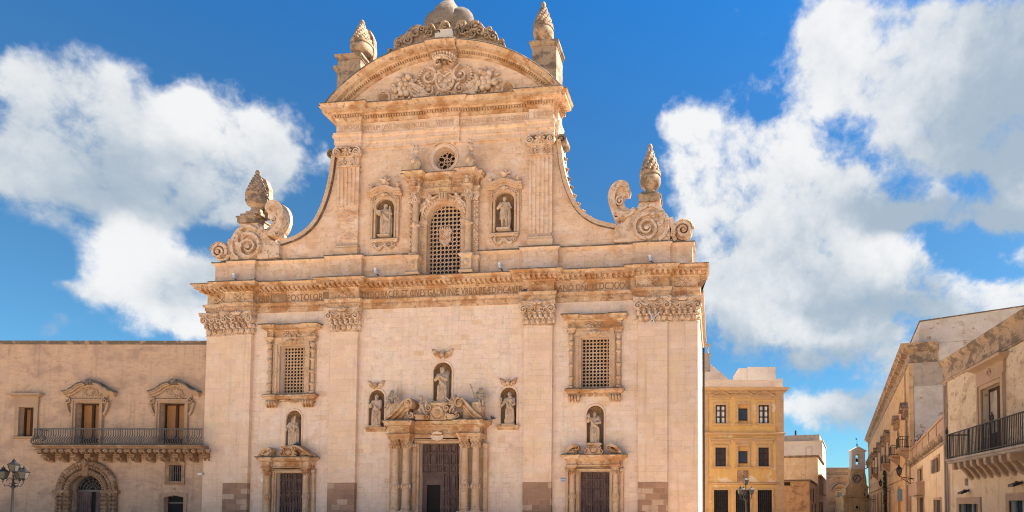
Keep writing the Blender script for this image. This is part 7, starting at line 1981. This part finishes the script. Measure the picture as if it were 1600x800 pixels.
# potted bougainvillea on the terrace
x, z = Q4(355, 360, -.4); t = thing('flowering_plant', 'magenta flowering shrub in a pot on the terrace parapet', 'plant', world(FL, x, -.6, zp_ - .98), ang)
mb = MB(); mb.lathe((0, 0, 0), [(.22, 0), (.32, .5), (.36, .52), (.36, .6), (.28, .6), (.26, .5)], 14); mb.build('pot', M['rustic'], t)
mb = MB(); rr = random.Random(2)
for i in range(7): mb.tube([(0, 0, .5), (rr.uniform(-.3, .3), rr.uniform(-.2, .2), 1.0), (rr.uniform(-.8, .8), rr.uniform(-.5, .4), rr.uniform(1.2, 1.9))], [.03, .02, .008], 5)
mb.build('stem', M['winwood'], t)
for nm, mt, cnt in (('foliage', 'leaf', 260), ('blossom', 'bloom', 260)):
    mb = MB()
    for i in range(cnt):
        c = Vector((rr.gauss(0, .42), rr.gauss(0, .3), 1.25 + rr.gauss(0, .28) + .25 * sin(i))); a = Vector((rr.gauss(0, 1), rr.gauss(0, 1), rr.gauss(0, 1))).normalized(); b = a.cross(Vector((rr.gauss(0, 1), rr.gauss(0, 1), rr.gauss(0, 1)))).normalized(); s_ = rr.uniform(.05, .11)
        mb.add([tuple(c + a * s_), tuple(c + b * s_ * .6), tuple(c - a * s_), tuple(c - b * s_ * .6)], [(0, 1, 2, 3)])
    mb.build(nm, M[mt], t)

# long palazzo running down the street
d2 = ray(1311, 790); d2 = Vector((d2.x, d2.y)).normalized(); L2 = along(C1, d2, 1357.5); C2 = C1 + d2 * L2
ang = atan2(-d2.y, -d2.x); FQ = Frame(C2, ang); p = FQ.p
t = thing('long_palazzo', 'long golden palazzo front with hooded windows receding down the street', 'palazzo', (C2.x, C2.y, 0), ang); LP = t
zr = p(1421, 540)[1]; zr2 = p(1360, 676)[1]; zr = .6 * zr + .4 * zr2
def Q5(x, y, d=0): return p(1340 + x * kk4, 580 + y * kk4, d)
cols = [284, 234, 180, 158, 132, 112, 96]; xs = [Q5(c, 400)[0] for c in cols]
while xs[-1] > 6: xs.append(xs[-1] - 5.2)
xs[1] = xs[0] - 5.2 if abs(xs[0] - xs[1]) < 3 else xs[1]
z0w = Q5(284, 430)[1]; z1w = Q5(284, 280)[1]; zz0 = z0w - .2
hol = [rect(x - .6, x + .6, zz0, z1w) for x in xs] + [rect(x - .7, x + .7, .02, zz0 * .52) for x in xs]
mb = MB(); mb.panel(rect(0, L2, 0, zr), hol, 0, .35, 13); mb.build('street_wall', M['gold'], t)
mb = MB(); mb.mould([(0, 12), (0, 0), (L2, 0), (L2, 2.2)], [(-.1, zr - 1.6), (.06, zr - 1.6), (.08, zr - 1.4), (.02, zr - 1.3), (.02, zr - .7), (.15, zr - .6), (.45, zr - .45), (.5, zr - .25), (.7, zr - .1), (.72, zr), (-.4, zr + .1)]); mb.build('cornice', M['dirty'], t)
mb = MB(); mb.box(L2 - .02, L2 + .0, .0, 13, 0, zr - 1.6); 
mb.box(L2 - .3, L2 + .012, .35, 13, 0, zr - 3.6); mb.box(L2 - .3, L2 + .014, 2.3, 13, zr - 1.5, zr - .02); mb.build('end_wall', M['white'], t)
mb = MB(); mb.box(L2 - .3, L2 + .016, .1, 13, zr - 3.6, zr - 1.5); mb.build('grey_band', M['greywall'], t)
mb = MB(); mb.box(L2 - .4, L2 + .03, -.05, .3, 0, zr - 1.5); mb.build('corner_pilaster', M['gold'], t)
rr_ = ray(1421, 504); zt = CAMP.z + rr_.z * (C1 - Vector((CAMP.x, CAMP.y))).length / Vector((rr_.x, rr_.y)).length
mb = MB(); mb.add([(x, y, z) for x in (L2 - 9, L2 - .05) for (y, z) in ((.9, zr), (13.5, zr), (13.5, zt + .9), (.9, zt))], [(0, 1, 2, 3), (4, 5, 6, 7), (0, 4, 7, 3), (3, 7, 6, 2), (1, 2, 6, 5), (0, 1, 5, 4)])
o = mb.build('attic_storey', M['white'], t)
mb = MB(); mb.mould([(L2 - 9, .9), (L2 - .05, .9), (L2 - .05, 13.5)], [(-.1, zt - .0), (.06, zt - .0), (.06, zt + .1), (-.1, zt + .12)]); mb.xform(lambda v: (v[0], v[1], v[2] + (v[1] - .9) / 12.6 * .9)); mb.build('coping', M['lichen'], o)
mb = MB(); mb.box(0, L2 - .3, .4, 12.8, zr - .3, zr - .2); mb.build('roof', M['roof'], t)
for k, x in enumerate(xs):
    mb = MB(); mb.box(x - .8, x - .6, -.08, .02, zz0, z1w + .2); mb.box(x + .6, x + .8, -.08, .02, zz0, z1w + .2); mb.box(x - .6, x + .6, -.079, .02, z1w, z1w + .2)
    mb.box(x - .9, x + .9, -.12, .02, z1w + .45, z1w + .9); mb.ribbon(catmull([(x - 1.15, z1w + .85), (x - .6, z1w + 1.0), (x, z1w + 1.5), (x + .6, z1w + 1.0), (x + 1.15, z1w + .85)], 4), -.05, .16, -.62, .02); mb.prism([(x - .9, z1w + .9), (x + .9, z1w + .9), (x, z1w + 1.4)], -.3, .02)
    for sg in (-1, 1): mb.box(*sorted((x + sg * .8, x + sg * 1.02)), -.42, .02, z1w + .2, z1w + .9)
    o = mb.build('window', M['dirty'], t); mb = MB(); mb.box(x - .6, x + .6, .14, .2, zz0, z1w); mb.build('shutter', M['winwood'], o)
    mb = MB(); mb.box(x - .7, x + .7, .2, .26, .02, zz0 * .52); mb.build('door', M['winwood'], t)
    mb = MB(); mb.box(x - .95, x - .7, -.07, .02, .02, zz0 * .52 + .2); mb.box(x + .7, x + .95, -.07, .02, .02, zz0 * .52 + .2); mb.box(x - .7, x + .7, -.069, .02, zz0 * .52, zz0 * .52 + .2); mb.build('door_surround', M['palstone'], t)
    if k < 3 or k == 5:
        bw = 1.35; mb = MB(); mb.mould([(x - bw, .02), (x - bw, -.85), (x + bw, -.85), (x + bw, .02)], [(-.85, zz0 - .2), (-.05, zz0 - .2), (.0, zz0 - .1), (.05, zz0 - .08), (.05, zz0), (-.85, zz0 + .02)])
        for e in (-.9, 0, .9):
            side = [(-.75, zz0 - .2), (-.75, zz0 - .35), (-.4, zz0 - .55), (.02, zz0 - .95), (.02, zz0 - .2)]; n = 5; mb.add([(x + e - .12, y, z) for y, z in side] + [(x + e + .12, y, z) for y, z in side], [tuple(range(n)), tuple(range(n, 2 * n))] + [(i, (i + 1) % n, n + (i + 1) % n, n + i) for i in range(n)])
        o = mb.build('balcony', M['palstone'], t); mb = MB()
        for i in range(20): mb.tube([(x - bw + 2 * bw * i / 19, -.82, zz0), (x - bw + 2 * bw * i / 19, -.82, zz0 + 1.0)], .018, 5)
        for sg in (-1, 1):
            for j in range(6): mb.tube([(x + sg * bw, -.82 + .82 * j / 6, zz0), (x + sg * bw, -.82 + .82 * j / 6, zz0 + 1.0)], .018, 5)
        for z in (zz0 + .08, zz0 + 1.0): mb.tube([(x - bw, 0, z), (x - bw, -.82, z), (x + bw, -.82, z), (x + bw, 0, z)], .03, 5)
        mb.build('railing', M['iron'], o)
mb = MB(); mb.mould([(0, 0), (L2, 0)], [(-.05, zz0 * .62), (.06, zz0 * .62), (.10, zz0 * .62 + .12), (-.05, zz0 * .62 + .16)]); mb.build('string_course', M['palstone'], t)
mb = MB(); xx = L2 - 3.1; mb.tube([(xx, -.08, .5), (xx, -.08, zr - 1.7)], .06, 8); mb.build('downpipe', M['greywall'], t)
# ivy-dark carved portal strip, lanterns on brackets, box and cables
def wall_lantern(F, x, z, out, s, label):
    tt_ = thing('wall_lantern', label, 'lantern', world(F, x, 0, z), F.a, 'bracket lanterns along the street')
    lantern(tt_, 0, -out, 0, s); mb = MB(); mb.tube([(0, 0, -.25 * s), (0, -out * .5, -.22 * s), (0, -out, -.12 * s)], .03, 6)
    mb.tube([(0, -.3 * out + .22 * cos(a), -.42 * s + .2 * sin(a)) for a in [i * .6 for i in range(11)]], .022, 5); mb.tube([(0, 0, -.8 * s), (0, -.35 * out, -.55 * s), (0, -.9 * out, -.2 * s)], .022, 5); mb.build('bracket', M['iron'], tt_)
for (a, b, F_, out, s_, lab) in ((236, 588, FQ, 1.2, 1.25, 'nearest bracket lantern under the first balcony of the long palazzo'), (131, 650, FQ, 1.2, 1.15, 'second bracket lantern along the long palazzo'),
                                 (60, 720, FQ, 1.2, 1.1, 'third bracket lantern along the long palazzo'), (40, 708, FQ, 1.1, 1.0, 'farthest bracket lantern along the long palazzo, near the bell gable church'), (478, 492, FL, .3, .4, 'small iron lantern at the corner of the terrace house')):
    x, z = (Q5 if F_ is FQ else Q4)(a, b, out); wall_lantern(F_, x, z, out, s_, lab)
x, z = Q5(233, 705, .3); t = thing('meter_box', 'blue-grey box fixed to the wall of the long palazzo', 'box', world(FQ, x, 0, z), FQ.a)
mb = MB(); mb.box(-.45, .45, -.4, .0, -.55, .55); mb.box(-.5, .5, -.42, .0, .55, .6); mb.build('cabinet', M['acbox'], t); mb = MB(); mb.box(-.4, .4, -.43, -.39, -.5, .5); mb.build('front_panel', M['acbox'], t)
x, z = Q5(150, 650, .3); t = thing('climbing_plant', 'dark dried creeper climbing the wall of the long palazzo', 'plant', world(FQ, x, .0, 0), FQ.a)
mb = MB(); rr = random.Random(9); hh = Q5(150, 575)[1]
for i in range(900):
    zc = hh * rr.random() ** .8; wv = .9 * (1 - .45 * zc / hh)
    c = Vector((rr.gauss(0, wv * .55), -.1 - .22 * rr.random(), zc)); a = Vector((rr.gauss(0, 1), rr.gauss(0, .6), rr.gauss(0, 1))).normalized(); b = a.cross(Vector((rr.gauss(0, 1), rr.gauss(0, 1), rr.gauss(0, 1)))).normalized(); s_ = rr.uniform(.10, .22)
    mb.add([tuple(c + a * s_), tuple(c + b * s_ * .6), tuple(c - a * s_), tuple(c - b * s_ * .6)], [(0, 1, 2, 3)])
mb.build('foliage', M['leaf'], t); mb = MB(); mb.tube([(0, -.1, 0), (.1, -.12, hh * .4), (-.1, -.1, hh * .9)], [.09, .07, .03], 6); mb.build('stem', M['winwood'], t)
x, z = Q5(20, 640, .8); t = thing('hanging_plant', 'green and orange plant hanging from the far end of the long palazzo', 'plant', world(FQ, x, .4, z), FQ.a)
mb = MB()
for i in range(420):
    c = Vector((rr.gauss(0, .7), rr.gauss(-.3, .4), rr.gauss(0, .8))); a = Vector((rr.gauss(0, 1), rr.gauss(0, 1), rr.gauss(0, 1))).normalized(); b = a.cross(Vector((rr.gauss(0, 1), rr.gauss(0, 1), rr.gauss(0, 1)))).normalized(); s_ = rr.uniform(.12, .26)
    mb.cur = 1 if i % 9 == 0 and c.x > 0 else 0
    mb.add([tuple(c + a * s_), tuple(c + b * s_ * .6), tuple(c - a * s_), tuple(c - b * s_ * .6)], [(0, 1, 2, 3)])
mb.build('foliage', [M['leaf'], M['bloom']], t); mb = MB(); mb.box(-.7, .7, -.5, .0, -.9, -.6); mb.build('planter', M['rustic'], t)
mb = MB(); a = world(FQ, L2 - 1, .12, zz0 - 1.2); 
mb.tube([world(FQ, L2 * f, .14, zz0 * .8 + .25 * sin(f * 40)) for f in [i / 60 for i in range(61)]], .02, 5)
o = mb.build('cable', M['iron']); tag(o, 'dark cable strung along the wall of the long palazzo', 'cable')
